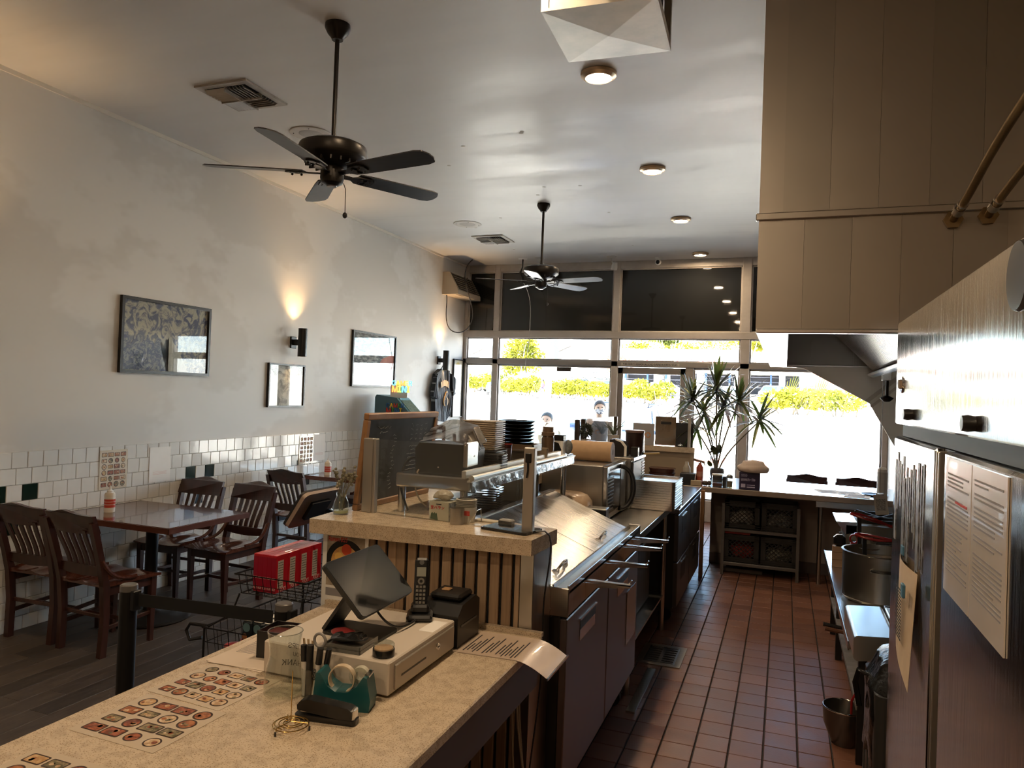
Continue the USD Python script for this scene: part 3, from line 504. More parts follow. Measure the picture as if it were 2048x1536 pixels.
tree(-17.6, 106, 7.8, [((0, 0, 6.2), (3, 2, 1.6)), ((-3, 0, 5.6), (2.4, 2, 1.2)), ((3.2, 0, 5.8), (2.6, 2, 1.3)), ((8, 0, 6), (4, 2, 1.5))], 'bright green tree behind the white sign wall', leafY, 14)
tree(-3.4, 74, 7.5, [((0, 0, 6.2), (2.2, 1.6, 1.3)), ((1.6, 0, 5.7), (1.6, 1.4, 1.0))], 'yellowing tree beside the hood edge', leafY, 15)
tree(-15.2, 69, 4.6, [((0, 0, 3.5), (1.4, 1.2, .8)), ((.7, 0, 3.0), (1., .9, .6))], 'small pinkish blossom tree behind the door glass', mat('blossom', (.42, .22, .16), .7), 16)
# buildings
wh = mat('white_render', (.72, .70, .67), .8); gb = mat('bay_interior', (.028, .035, .06), .5); steelb = mat('bay_blue', (.03, .08, .26), .5); roofm = mat('grey_shingle', (.30, .28, .26), .8); gl = mat('shop_glass', (.10, .12, .13), .08)
Y = 95.; z0 = gz(95)
bd = thing('tyre_shop', 'long white tyre shop with red sign letters and dark garage bays', 'building', (0, Y, z0))
part(bd, 'fascia', bx(-20.9, 1.6, 0, 6, 2.6, 5.55), wh, smooth=False); part(bd, 'back_wall', bx(-20.9, 1.6, 5.5, 6, 0, 2.6), gb, smooth=False)
for x in (-20.7, -15.6, -10.2, -5.6, -.4): part(bd, 'pier', bx(x - .35, x + .35, 0, 6, 0, 2.6), wh, smooth=False)
for x in (-18.2, -12.9, -7.9, -3.): part(bd, 'bay_beam', [bx(x - 2.2, x + 2.2, 1.5, 1.6, z, z + .08) for z in (.9, 1.6, 2.2)], mat('bay_shelf', (.10, .11, .15), .6)); part(bd, 'lift_post', bx(x - 1.7, x - 1.45, .6, .9, 0, 2.6), steelb); part(bd, 'lift_post', bx(x + 1.2, x + 1.4, .8, 1.1, 0, 2.6), steelb)
redl = mat('sign_red', (.62, .03, .04), .5); greyl = mat('sign_grey', (.40, .39, .40), .6)
for k, ch in enumerate('Firestone'): part(bd, 'sign_letter', facey(text(ch, 1.35, None, .12, True), -19.7 + k * 1.28, 0, 3.45), redl, smooth=False)
for k, ch in enumerate('TIRE CENTER'):
    if ch != ' ': part(bd, 'small_sign_letter', facey(text(ch, 1.1, None, .1), -8.3 + k * .98, 0, 3.4), greyl, smooth=False)
bb = thing('brick_building', 'orange brick building with white seams right of the garage bays', 'building', (4.3, Y, z0)); brk = mat('orange_brick', (.36, .12, .06), .8)
for i in range(9):
    for j in range(5): part(bb, 'brick_panel', bx(-2.6 + i * .58, -2.6 + i * .58 + .52, 0, .5, -.2 + j * .62, -.2 + j * .62 + .57), brk, smooth=False)
part(bb, 'mortar_core', bx(-2.65, 2.7, .06, 5, -.4, 2.95), mat('mortar_pale', (.62, .5, .42), .8), smooth=False); part(bb, 'window', bx(.6, 1.9, -.05, .1, .5, 1.55), gl)
part(bb, 'low_wall', bx(-1, 3.2, -3, -2.4, -1.2, -.0), mat('low_brick', (.42, .22, .19), .8))
ob = thing('office_building', 'white office building with glazed door left of the tyre shop', 'building', (-24.4, 96, z0)); part(ob, 'wall', [bx(-5, 3.3, .3, 5, 2.4, 4.3), bx(-9, -3, .3, 5, 0, 4.)], wh, smooth=False)
part(ob, 'red_stripe', bx(-9, 3.3, .2, .3, 3.1, 3.3), redl, smooth=False)
for x in (-2.6, -1.2, .4, 1.8): part(ob, 'glazed_panel', bx(x, x + 1.1, .4, .5, 0, 2.3), gl, smooth=False)
part(ob, 'mullions', [bx(x - .1, x + .06, .3, .55, 0, 2.4) for x in (-2.6, -1.2, .4, 1.8, 3.1)] + [bx(-2.6, 3.1, .3, .52, 1.6, 1.72)], wh, smooth=False)
for (x, y, w, h, l) in ((-42, 100, 9, 3.2, 'pale house with grey gable roof far left beyond the poles'), (-32, 112, 9, 4.2, 'pale house with grey gable roof behind the yellow tree')):
    hb_ = thing('gabled_house', l, 'house', (x, y, gz(y))); part(hb_, 'wall', bx(-w / 2, w / 2, 0, 7, 0, h), wh, smooth=False); part(hb_, 'roof', exty([(-w / 2 - .6, h - .1), (0, h + 2.2), (w / 2 + .6, h - .1), (w / 2 + .6, h + .1), (0, h + 2.5), (-w / 2 - .6, h + .1)], -.6, 7.5), roofm, smooth=False); part(hb_, 'gable', exty([(-w / 2, h), (w / 2, h), (0, h + 2.1)], 0, .2), wh, smooth=False); part(hb_, 'window', bx(-1.5, 1.5, -.05, .05, 1, 2), gl, smooth=False)
# street furniture
pm = mat('pole_grey', (.42, .41, .40), .6)
def pole(name, x, y, h, r, label, c): 
    return single(name, label, c, cyl(r, 0, h, 12), pm, (x, y, gz(y)))
pole('utility_pole', -40.2, 88, 12, .2, 'grey wooden utility pole left beyond the curved arrow sign', 'pole'); pole('lamp_post', -39.4, 90, 12, .13, 'thin grey lamp post right of the utility pole', 'pole')
pole('white_post', -18.6, 58.6, 4.6, .3, 'broad white post right behind the street pedestrian', 'post'); pole('sign_post', -32.0, 68.4, 3.2, .14, 'white sign post in front of the far left hedge', 'post')
pole('thin_street_pole', -17.6, 84, 14, .14, 'thin pale street pole above the office roof', 'pole')
t = thing('street_banner', 'green street banner on a pole outside', 'banner', (-22.4, 72, gz(72))); part(t, 'pole', cyl(.06, 0, 5.2, 8), pm); part(t, 'banner', bx(-.55, .55, -.03, .03, 3.6, 5.6), mat('banner_green', (.02, .38, .16), .6))
t = thing('road_arrow_sign', 'white roadside sign with a grey curved arrow', 'sign', (-36.6, 78, gz(78))); part(t, 'board', bx(-1.5, 1.5, 0, .1, 3.2, 8.2), wh); part(t, 'post', cyl(.12, 0, 3.2, 10), pm); a = np.linspace(PI, PI / 2, 10)
part(t, 'arrow', [facey(ext(Polygon([(1.3 * math.cos(q), 1.3 * math.sin(q)) for q in a] + [(.95 * math.cos(q), .95 * math.sin(q)) for q in a[::-1]]), .06), .3, -.03, 3.4), facey(ext([(0, -.45), (.6, .15), (0, .6)], .06), .3, -.03, 4.5)], greyl, smooth=False)
part(t, 'sign_text', [facey(text(s, .38, None, .05, True), -.6, -.03, z) for s, z in (('TIRE', 7.3), ('SALE', 6.6))] if False else [bx(-.7, .7, -.05, 0, z, z + .2) for z in (5.6, 6.2, 6.8)], greyl, smooth=False)
t = thing('mailbox', 'blue mailbox on legs by the far hedge', 'mailbox', (-26.0, 64.0, gz(64))); part(t, 'body', exty([(-.28, .3), (.28, .3), (.28, 1.0), (.2, 1.2), (-.2, 1.2), (-.28, 1.0)], -.25, .25), mat('mail_blue', (.02, .10, .26), .5)); part(t, 'leg', [bx(i * .22 - .04, i * .22 + .04, j * .2 - .04, j * .2 + .04, 0, .3) for i in (-1, 1) for j in (-1, 1)], BLKM); part(t, 'label', bx(-.05, .25, -.26, -.25, .55, .85), WHT)
# cars
def hullpts(p): return m3.Manifold.hull_points(np.array(p, float).tolist()) if hasattr(m3.Manifold, 'hull_points') else m3.Manifold.hull_points(p)
def carm(label, body_m, loc, rz, group=None, first=None):
    if first: return dup(first, loc, rz, label, group)
    t = thing('car', label, 'car', loc, rz, group)
    S = [(-2.32, .72, .38, .70), (-2.2, .86, .30, .84), (-1.5, .92, .27, .98), (-.9, .93, .27, 1.05), (1.6, .93, .27, 1.08), (2.2, .88, .30, 1.04), (2.32, .80, .42, .9)]
    box8 = lambda s: [(s[0], i * s[1] * (1 if z < s[3] - .05 else .93), z) for i in (-1, 1) for z in (s[2], s[3] - .12, s[3])] + [(s[0], i * s[1], s[3] - .12) for i in (-1, 1)]
    B = m3.Manifold.batch_hull([hullpts(box8(a) + box8(b)) for a, b in []]) if False else None
    B = sum((hullpts(box8(a) + box8(b)) for a, b in zip(S[1:], S[2:])), hullpts(box8(S[0]) + box8(S[1])))
    G = hullpts([(-1.15, i * .84, 1.0) for i in (-1, 1)] + [(2.15, i * .80, 1.0) for i in (-1, 1)] + [(-.25, i * .64, 1.52) for i in (-1, 1)] + [(1.7, i * .62, 1.52) for i in (-1, 1)] + [(.4, i * .64, 1.58) for i in (-1, 1)] + [(1.2, i * .62, 1.58) for i in (-1, 1)])
    for x in (-1.45, 1.42):
        for s in (-1, 1): B = B - m3.Manifold.cylinder(.5, .37, .37, 24).rotate([90, 0, 0]).translate([x, s * .95 + .25, .33])
    part(t, 'body', trimesh.Trimesh(*[(B + G).to_mesh().vert_properties[:, :3], (B + G).to_mesh().tri_verts]), body_m, smooth=30)
    gm = mat('car_glass', (.05, .07, .09), .04, coat=.5)
    q4 = lambda p: trimesh.Trimesh(p, [(0, 1, 2), (0, 2, 3), (0, 2, 1), (0, 3, 2)], process=False)
    part(t, 'windscreen', q4([(-1.10, -.76, 1.06), (-1.10, .76, 1.06), (-.315, .60, 1.50), (-.315, -.60, 1.50)]), mat('windscreen_glass', (.14, .22, .28), .05, coat=.6), smooth=False)
    part(t, 'rear_window', q4([(2.14, -.68, 1.1), (2.14, .68, 1.1), (1.76, .56, 1.48), (1.76, -.56, 1.48)]), gm, smooth=False)
    for s in (-1, 1):
        part(t, 'side_window', [q4([(-.75, s * .835, 1.1), (.45, s * .83, 1.1), (.45, s * .675, 1.49), (-.15, s * .68, 1.47)]), q4([(.55, s * .83, 1.1), (1.75, s * .815, 1.12), (1.45, s * .675, 1.47), (.55, s * .675, 1.49)])], gm, smooth=False)
        part(t, 'mirror', bx(-.75, -.6, s * .98 - .1, s * .98 + .1, 1.0, 1.14, .04), body_m)
        part(t, 'headlight', bx(-2.24, -2.02, s * .64 - .18, s * .64 + .18, .66, .78, .03), mat('headlight', (.7, .72, .75), .1)); part(t, 'tail_light', bx(2.2, 2.3, s * .68 - .14, s * .68 + .14, .75, .95, .03), mat('tail_light', (.5, .02, .02), .2))
        part(t, 'roof_rail', tube([(-.1, s * .58, 1.54), (0, s * .58, 1.61), (1.3, s * .57, 1.61), (1.5, s * .57, 1.54)], .018, 6), BLKM)
        for x in (-1.45, 1.42):
            w = part(t, 'wheel', T(lathe([(.0, -.1), (.33, -.1), (.34, 0), (.33, .1), (0, .1)], 24), (x, s * .82, .33), rx=90), DRUB); part(w, 'rim', T(lathe([(0, -.11), (.2, -.105), (.2, .105), (0, .11)], 16), (x, s * .82, .33), rx=90), pm)
    return t
blue = mat('car_blue', (.035, .06, .13), .12, .4, coat=1.); wht = mat('car_white', (.70, .70, .69), .15, coat=1.); sil = mat('car_silver', (.45, .46, .47), .2, .7, coat=.8)
carm('dark blue crossover parked right outside, facing the shop', blue, (-3.45, 16.6, -.05), 90)
c1 = carm('white car parked beyond the hedge by the office door', wht, (-17.6, 76, gz(76)), 200, 'white cars parked beyond the hedge')
for x, y, rz, l in ((-29.6, 74, 175, 'white car parked beyond the far left hedge'), (-14.2, 74, 190, 'white car parked behind the door glass'), (-10.4, 71, 185, 'white car parked beyond the hedge behind the plant'), (-.6, 68, 250, 'white car parked before the dark garage bay'), (2.6, 66, 200, 'white car parked before the brick building'), (-4.2, 58, 262, 'white car parked at the kerb right of the potted plant')): carm(l, None, (x, y, gz(y)), rz, 'white cars parked beyond the hedge', c1)
c2 = carm('silver estate car seen from behind in the upper car park', sil, (-29.3, 86, gz(86)), 215, 'silver cars in the car park'); carm('silver car beside the office wall in the car park', None, (-22.4, 84, gz(84)), 230, 'silver cars in the car park', c2)
# people
def body(bones, J, smooth=12, edge=.03):
    parts = []
    for a, b in bones:
        s = [m3.Manifold.sphere(J[q][1], 16).translate(list(map(float, J[q][0]))) for q in (a, b)]
        parts.append(m3.Manifold.batch_hull(s))
    M = parts[0]
    for p in parts[1:]: M = M + p
    M = M.refine_to_length(edge); me = M.to_mesh(); t = trimesh.Trimesh(me.vert_properties[:, :3], me.tri_verts)
    trimesh.smoothing.filter_taubin(t, iterations=smooth); return t
skin = mat('skin', (.52, .33, .23), .55); hairm = mat('hair_black', (.018, .014, .012), .5, bump=.1, bs=90.)
def figure(name, label, loc, rz, top, legs, mask=None, stride=0., scale=1., hold=False, sit=False):
    t = thing(name, label, 'person', loc, rz); z = 0
    hip, kn, an = .86, .48, .08
    J = {}
    f = stride
    if sit: hipz = .50; kneeL = kneeR = (0, -.42, .50); 
    hz_ = .50 if sit else hip
    for s, n, k in ((-1, 'l', f), (1, 'r', -f)):
        J['hip' + n] = ((s * .09, 0, hz_), .088)
        J['kn' + n] = ((s * .09, -.42, .50), .062) if sit else ((s * .095, -k * .55 - abs(k) * .1, kn + abs(k) * .06), .060)
        J['an' + n] = ((s * .09, -.42, .09), .04) if sit else ((s * .10, -k * 1.1 + (.1 if k < 0 else 0), an + (.05 if k < 0 else 0)), .040)
        J['to' + n] = ((J['an' + n][0][0], J['an' + n][0][1] - .16, .045 + (J['an' + n][0][2] - .08)), .035)
        sh = hz_ + .50; J['sh' + n] = ((s * .165, .01, sh), .052)
        J['el' + n] = ((s * .235, .06 + k * .3, sh - .27), .040); J['wr' + n] = ((s * .22, (-.16 if hold else -.02) + k * .5, sh - (.30 if hold else .50)), .028)
        J['hd' + n] = ((s * .20, J['wr' + n][0][1] - (.09 if hold else .02), J['wr' + n][0][2] - (.0 if hold else .09)), .030)
    J['pel'] = ((0, 0, hz_ + .05), .115); J['wai'] = ((0, 0, hz_ + .2), .105); J['che'] = ((0, .0, hz_ + .40), .125); J['nek'] = ((0, .01, hz_ + .56), .05); J['hd0'] = ((0, -.01, hz_ + .66), .062); J['hd1'] = ((0, 0, hz_ + .74), .088)
    bones = [('pel', 'wai'), ('wai', 'che'), ('che', 'nek'), ('nek', 'hd0'), ('hd0', 'hd1'), ('che', 'shl'), ('che', 'shr')]
    for n in 'lr': bones += [('pel', 'hip' + n), ('hip' + n, 'kn' + n), ('kn' + n, 'an' + n), ('an' + n, 'to' + n), ('sh' + n, 'el' + n), ('el' + n, 'wr' + n), ('wr' + n, 'hd' + n)]
    b = body(bones, J); b.apply_scale(scale); part(t, 'body', b, skin, smooth=True)
    fing = []
    for n, s in (('l', -1), ('r', 1)):
        h = np.array(J['hd' + n][0])
        for k in range(4): fing.append(tube([h + (s * .0, -.018 + .012 * k, -.015), h + (s * .004, -.022 + .013 * k, -.05), h + (-s * .012, -.02 + .012 * k, -.075 + .006 * abs(k - 1.5))], [.0085, .008, .006], 6))
        fing.append(tube([h + (0, -.025, .01), h + (-s * .02, -.05, -.015), h + (-s * .02, -.055, -.04)], [.009, .008, .007], 6))
    fm = cat(fing); fm.apply_scale(scale); part(t, 'fingers', fm, skin)
    J2 = {k: (v[0], v[1] + .024) for k, v in J.items()}; J2['nk2'] = ((0, .0, hz_ + .40), .158)
    c = body([('pel', 'wai'), ('wai', 'nk2')] + ([('nk2', 'shl'), ('nk2', 'shr'), ('shl', 'ell'), ('shr', 'elr')] if top[1] else []), J2); c.apply_scale(scale); part(t, 'top', c, top[0], smooth=True)
    c = body([('pel', 'hip' + n) for n in 'lr'] + [('hip' + n, 'kn' + n) for n in 'lr'] + [('kn' + n, 'an' + n) for n in 'lr'], J2); c.apply_scale(scale); part(t, 'trousers', c, legs, smooth=True)
    sh_ = body([('an' + n, 'to' + n) for n in 'lr'], J2, 6); sh_.apply_scale(scale); part(t, 'shoes', sh_, BLK, smooth=True)
    hz2 = hz_ + .74; H = lambda m: T(m, (0, 0, 0), s=scale)
    hr = sph(.099, (0, .015, hz2 + .012), (1, 1.02, 1.02), 3); hr = trimesh.intersections.slice_mesh_plane(hr, (0, .8, .6), (0, -.035, hz2 + .01)); hr = cat(hr, sph(.06, (0, .085, hz2 - .03), (1, 1, 1.2), 2)); part(t, 'hair', H(hr), hairm, smooth=True)
    ey = [sph(.011, (s * .034, -.082, hz2 - .005), (1.2, .6, .7), 1) for s in (-1, 1)]; part(t, 'eyes', H(cat(ey)), mat('eye_dark', (.03, .02, .02), .2)); part(t, 'nose', H(sph(.014, (0, -.094, hz2 - .03), (.9, 1.1, 1.3), 1)), skin)
    part(t, 'ears', H(cat([sph(.02, (s * .088, .005, hz2 - .015), (.4, .8, 1.2), 1) for s in (-1, 1)])), skin)
    if mask is not None: part(t, 'face_mask', H(cat([sph(.072, (0, -.035, hz2 - .062), (1, .95, .82), 3), tube([(-.075, -.02, hz2 - .05), (-.09, .01, hz2 - .03)], .003, 5), tube([(.075, -.02, hz2 - .05), (.09, .01, hz2 - .03)], .003, 5)])), mask, smooth=True)
    else: part(t, 'mouth', H(sph(.016, (0, -.083, hz2 - .06), (1.3, .4, .4), 1)), mat('lips', (.4, .15, .12), .5))
    return t
maskm = mat('mask_print', (.62, .62, .64), .7, c2=(.07, .07, .10), s=38., lo=.5, hi=.54)
figure('person', 'person in dark tank top and patterned face mask outside by the door', (-2.76, 11.45, -.02), 18, (mat('tank_black', (.03, .03, .035), .8), False), mat('jeans_dark', (.05, .06, .09), .8), maskm, scale=.97)
figure('person', 'person seated outside beyond the window with only the dark hair showing', (-3.78, 11.9, .0), 0, (mat('shirt_tan', (.5, .38, .25), .8), True), mat('jeans_grey', (.12, .12, .14), .8), sit=True, scale=1.04)
figure('person', 'pedestrian in dark patterned clothes walking past the far hedge', (-19.9, 61.0, gz(61)), -80, (mat('shirt_plum', (.16, .09, .12), .8), True), mat('pants_plum', (.10, .08, .11), .8), stride=.3)
t = thing('patio_bench', 'dark bench outside the window under the seated person', 'bench', (-3.78, 11.98, -.05)); part(t, 'seat_board', bx(-.7, .7, -.2, .2, .40, .44, .01), BLKM); part(t, 'leg', [bx(x - .03, x + .03, y - .03, y + .03, 0, .4) for x in (-.6, .6) for y in (-.15, .15)], BLKM)
# ------------------------------------------------------------------ dining side: tables, chairs, wall things
cherry = mat('cherry_wood', (.060, .017, .010), .16, c2=(.10, .030, .017), s=5., st=(1, 12, 12), local=True, coat=.5)
cherryd = mat('dark_cherry_wood', (.030, .0095, .006), .28, c2=(.055, .017, .011), s=6., st=(3, 3, .6), local=True, coat=.2)
def make_chair(label, loc, rz, group):
    t = thing('dining_chair', label, 'chair', loc, rz, group)
    n = 14; P = []
    for j in range(n + 1):                                           # saddle seat
        for i in range(n + 1):
            x, y = -.215 + .43 * i / n, -.20 + .41 * j / n; w = (.40 + .03 * j / n) / .43; sag = .018 * max(0, 1 - ((abs(x) - .1) / .1) ** 2) * (1 - .5 * j / n)
            P.append((x * w, y, .455 - sag - .012 * (j / n) ** 8))
    P = np.array(P); k = (n + 1) ** 2; V = np.vstack([P, P * (1, 1, 0) + (0, 0, .428)]); Fc = []
    for j in range(n):
        for i in range(n): a = j * (n + 1) + i; b, c, d = a + 1, a + n + 2, a + n + 1; Fc += [(a, b, c), (a, c, d), (a + k, c + k, b + k), (a + k, d + k, c + k)]
    rim = list(range(n + 1)) + [j * (n + 1) + n for j in range(1, n + 1)] + [n * (n + 1) + i for i in range(n - 1, -1, -1)] + [j * (n + 1) for j in range(n - 1, 0, -1)]
    for a, b in zip(rim, rim[1:] + rim[:1]): Fc += [(a, a + k, b + k), (a, b + k, b)]
    part(t, 'seat', trimesh.Trimesh(V, Fc, process=False), cherry, smooth=50)
    for s in (-1, 1):
        prof = [(-.205, 0), (-.165, 0), (-.155, .25), (-.165, .44), (-.195, .55), (-.272, .84), (-.312, .835), (-.235, .56), (-.21, .44), (-.195, .25)]
        part(t, 'back_post', T(extx(prof, -.019, .019), (s * .185, 0, 0), ry=s * 1.2), cherryd, smooth=False)
        part(t, 'front_leg', lathe([(0, 0), (.019, 0), (.027, .38), (.027, .43), (0, .43)], 4, 0, 0).apply_transform(trimesh.transformations.rotation_matrix(PI / 4, (0, 0, 1))).apply_translation((s * .175, .175, 0)), cherryd, smooth=False)
        part(t, 'seat_bracket', tube(bez((s * .205, -.225, .60), (s * .215, -.17, .50), (s * .215, -.12, .46), (s * .215, .02, .462), n=14), np.linspace(.016, .011, 14), 8), cherry)
        part(t, 'side_stretcher', bar((s * .18, -.165, .17), (s * .177, .17, .19), .018, .026, r=.004), cherryd)
    part(t, 'cross_stretcher', bar((-.18, 0, .18), (.18, 0, .18), .018, .024, r=.004), cherryd); part(t, 'rear_stretcher', bar((-.185, -.165, .24), (.185, -.165, .24), .016, .024, r=.004), cherryd)
    part(t, 'seat_apron', [bar((-.17, .18, .40), (.17, .18, .40), .02, .06), bar((-.178, -.16, .40), (-.178, .17, .40), .02, .06), bar((.178, -.16, .40), (.178, .17, .40), .02, .06)], cherryd, smooth=False)
    xs = np.linspace(-.212, .212, 25); top = [(x, .885 + .022 * (math.cos(x / .212 * PI) * .5 + .5) ** 2 - .006 * abs(x / .212)) for x in xs]
    cr = exty(top + [(x, .765 - .004 * math.cos(x / .212 * PI)) for x in xs[::-1]], -.013, .013); v = cr.vertices; v[:, 1] += -.252 - (v[:, 2] - .765) * .36 - .03 * np.cos(v[:, 0] / .212 * PI / 2); cr.vertices = v
    part(t, 'crest_rail', cr, cherryd, smooth=30)
    lr = exty([(x, .50 - .012 * math.cos(x / .18 * PI / 2)) for x in np.linspace(-.18, .18, 12)] + [(x, .555) for x in np.linspace(.18, -.18, 12)], -.012, .012); lr.apply_translation((0, -.195, 0)); part(t, 'lower_back_rail', lr, cherryd, smooth=False)
    for x in (-.116, -.058, 0, .058, .116):
        c = np.array(bez((x * .92, -.195, .54), (x * .95, -.205, .62), (x, -.262, .70), (x * 1.05, -.285, .785), n=9)); part(t, 'slat', cat([bar(c[i], c[i + 1] + (c[i + 1] - c[i]) * .04, .03, .011, up=(0, 1, .3)) for i in range(8)]), cherryd, smooth=50)
    return t
g1, g2 = 'dining chairs at the near wall table', 'dining chairs around the farther tables'
ch = make_chair('dark wooden slat back chair at near table, back to viewer, closest to wall', (-4.535, 3.58, 0), 2, g1)
dup(ch, (-4.045, 3.56, 0), -3, 'dark wooden slat back chair at near table, back to viewer, nearer the barrier post', g1)
dup(ch, (-4.56, 4.615, 0), 183, 'dark wooden slat back chair behind near table, closest to the wall', g1); dup(ch, (-4.06, 4.625, 0), 176, 'dark wooden slat back chair behind near table, nearer the counter', g1)
dup(ch, (-4.44, 6.13, 0), -3, 'dark slat back chair before second wall table, under the small print', g2); dup(ch, (-4.53, 7.46, 0), 180, 'dark slat back chair beyond second wall table, mostly behind the chalkboard', g2)
dup(ch, (.26, 9.35, 0), 0, 'dark slat back chair by the window, left of two behind work counter', 'chairs by the window behind the work counter'); dup(ch, (.79, 9.32, 0), -2, 'dark slat back chair by the window, right of two behind work counter', 'chairs by the window behind the work counter')
def make_table(label, loc):
    t = thing('dining_table', label, 'table', loc, 0, 'wooden wall tables')
    part(t, 'tabletop', bx(-.53, .53, -.38, .38, .712, .75, .006), cherry); part(t, 'edge_band', [bx(-.534, .534, -.384, -.38, .710, .747), bx(.53, .534, -.384, .384, .710, .747)], mat('table_edge', (.095, .026, .013), .3, coat=.3))
    part(t, 'column', cyl(.042, .03, .70, 24), BLKM); part(t, 'top_plate', bx(-.2, .2, -.2, .2, .695, .712), BLKM); part(t, 'base', lathe([(0, 0), (.27, 0), (.28, .008), (.26, .02), (.08, .035), (.045, .06), (0, .06)], 40), BLKM); return t
tb = make_table('reddish wood pedestal table against wall with a sauce bottle, nearest', (-4.245, 4.08, 0)); dup(tb, (-4.245, 6.97, 0), 0, 'wood pedestal table against the wall, second one, partly behind chalkboard')
tag_t = thing('high_chair', 'brown wooden high chair below the hanging baseball jersey', 'high chair', (-4.38, 8.95, 0))
hw = mat('high_chair_wood', (.19, .07, .035), .4)
for x in (-.2, .2):
    for y in (-.2, .2): part(tag_t, 'leg', bar((x, y, 0), (x * .85, y * .85, 1.12 if y > 0 else 1.24), .035, .035), hw)
part(tag_t, 'top_rail', bar((-.17, -.17, 1.22), (.17, -.17, 1.22), .03, .06), hw); part(tag_t, 'back_board', bar((-.17, -.17, 1.12), (.17, -.17, 1.12), .02, .05), mat('high_chair_pale', (.6, .5, .42), .5)); part(tag_t, 'seat', bx(-.18, .18, -.18, .18, .72, .75, .006), hw)
# condiments, menus, notices on the tables / wall
def sauce(label, loc, first=None):
    if first: return dup(first, loc, 30, label)
    t = thing('sauce_bottle', label, 'bottle', loc, 0, 'sauce bottles on the wall tables')
    part(t, 'body', lathe([(0, 0), (.034, 0), (.036, .006), (.036, .125), (.03, .14), (0, .14)], 28), mat('bottle_cream', (.72, .66, .56), .35)); part(t, 'label', lathe([(.0364, .035), (.0364, .095)], 28), mat('label_red', (.52, .05, .025), .4))
    part(t, 'label_print', [lathe([(.0367, z), (.0367, z + .003)], 28) for z in (.022, .055, .075, .105)], WHT); part(t, 'cap', lathe([(0, .14), (.022, .14), (.02, .155), (.008, .16), (.0045, .19), (0, .19)], 20), WHT); return t
sb = sauce('cream sauce bottle with red label on the nearest wall table', (-4.52, 3.95, .75)); sauce('cream sauce bottle with red label on the second wall table', (-4.60, 6.75, .75), sb)
foods = [mat('food_' + n, a, .5, c2=b, s=70., lo=.42, hi=.58) for n, a, b in (('rice', (.42, .27, .15), (.62, .48, .32)), ('stew', (.22, .07, .03), (.42, .17, .07)), ('meat', (.15, .045, .025), (.38, .12, .06)), ('greens', (.10, .09, .05), (.30, .24, .14)), ('noodle', (.40, .22, .09), (.55, .38, .20)))]
dish = mat('dish_black', (.05, .03, .022), .4); tray = mat('tray_print', (.13, .06, .04), .5)
def menu_art(w, h, seed, cols=5, rows=6):
    """printed food photographs: bowls and boxes laid out on a w x h sheet centred on the origin"""
    r = random.Random(seed); out = {'plates': [], **{i: [] for i in range(5)}}
    for j in range(rows):
        for i in range(cols):
            cw, chh = w / cols, h / rows; x, y = -w / 2 + cw * (i + .5), -h / 2 + chh * (j + .5); s = r.uniform(.8, .97)
            if r.random() < .5: o, q = Point(0, 0).buffer(min(cw, chh) * .5 * s, 10), Point(0, 0).buffer(min(cw, chh) * .40 * s, 10)
            else: o, q = rrect(cw * s, chh * s * .8, min(cw, chh) * .1), rrect(cw * s * .86, chh * s * .62, min(cw, chh) * .08)
            out['plates'].append(T(ext(o, .0002), (x, y, .0002))); out[r.randrange(5)].append(T(ext(q, .0002), (x, y, .0004)))
            for _ in range(3): out[r.randrange(5)].append(T(ext(Point(0, 0).buffer(min(cw, chh) * r.uniform(.07, .14), 6), .0002), (x + r.uniform(-.2, .2) * cw, y + r.uniform(-.17, .17) * chh, .0006)))
    return out
def put_menu(t, w, h, seed, fn, cols=5, rows=6, m=None):
    part(t, 'sheet', fn(ext(rrect(w + .012, h + .012, .004), .0006, -.0003)), m or mat('menu_laminate', (.66, .58, .46), .2, coat=.6), smooth=False); a = menu_art(w * .95, h * .95, seed, cols, rows)
    part(t, 'dish_prints', fn(cat(a['plates'])), dish, smooth=False)
    for i in range(5):
        if a[i]: part(t, 'food_print', fn(cat(a[i])), foods[i], smooth=False)
for y, z, l, s in ((4.195, 1.018, 'laminated food photo menu on tiles above the near table', 3), (6.60, 1.024, 'laminated food photo menu on tiles above the second table', 8)):
    t = thing('wall_menu', l, 'menu', (0, 0, 0), group='photo menus on the wall tiles'); put_menu(t, .235, .285, s, lambda m, y=y, z=z: onwall(m, XL + .0135, y, z), 4, 6)
for y, z, l in ((4.64, 1.02, 'white paper notice on wall tiles right of the near menu'), (6.83, 1.035, 'white paper notice on wall tiles right of the second menu')):
    t = thing('paper_notice', l, 'notice', (0, 0, 0), group='paper notices on the wall tiles'); part(t, 'sheet', onwall(ext(rrect(.215, .285, .002), .0008), XL + .0125, y, z), PAPER, smooth=False)
    part(t, 'printed_lines', [onwall(bx(-.07, .07, q, q + .003, .0008, .0012), XL + .0125, y, z) for q in (-.06, -.07, -.08)], PINKINK, smooth=False)
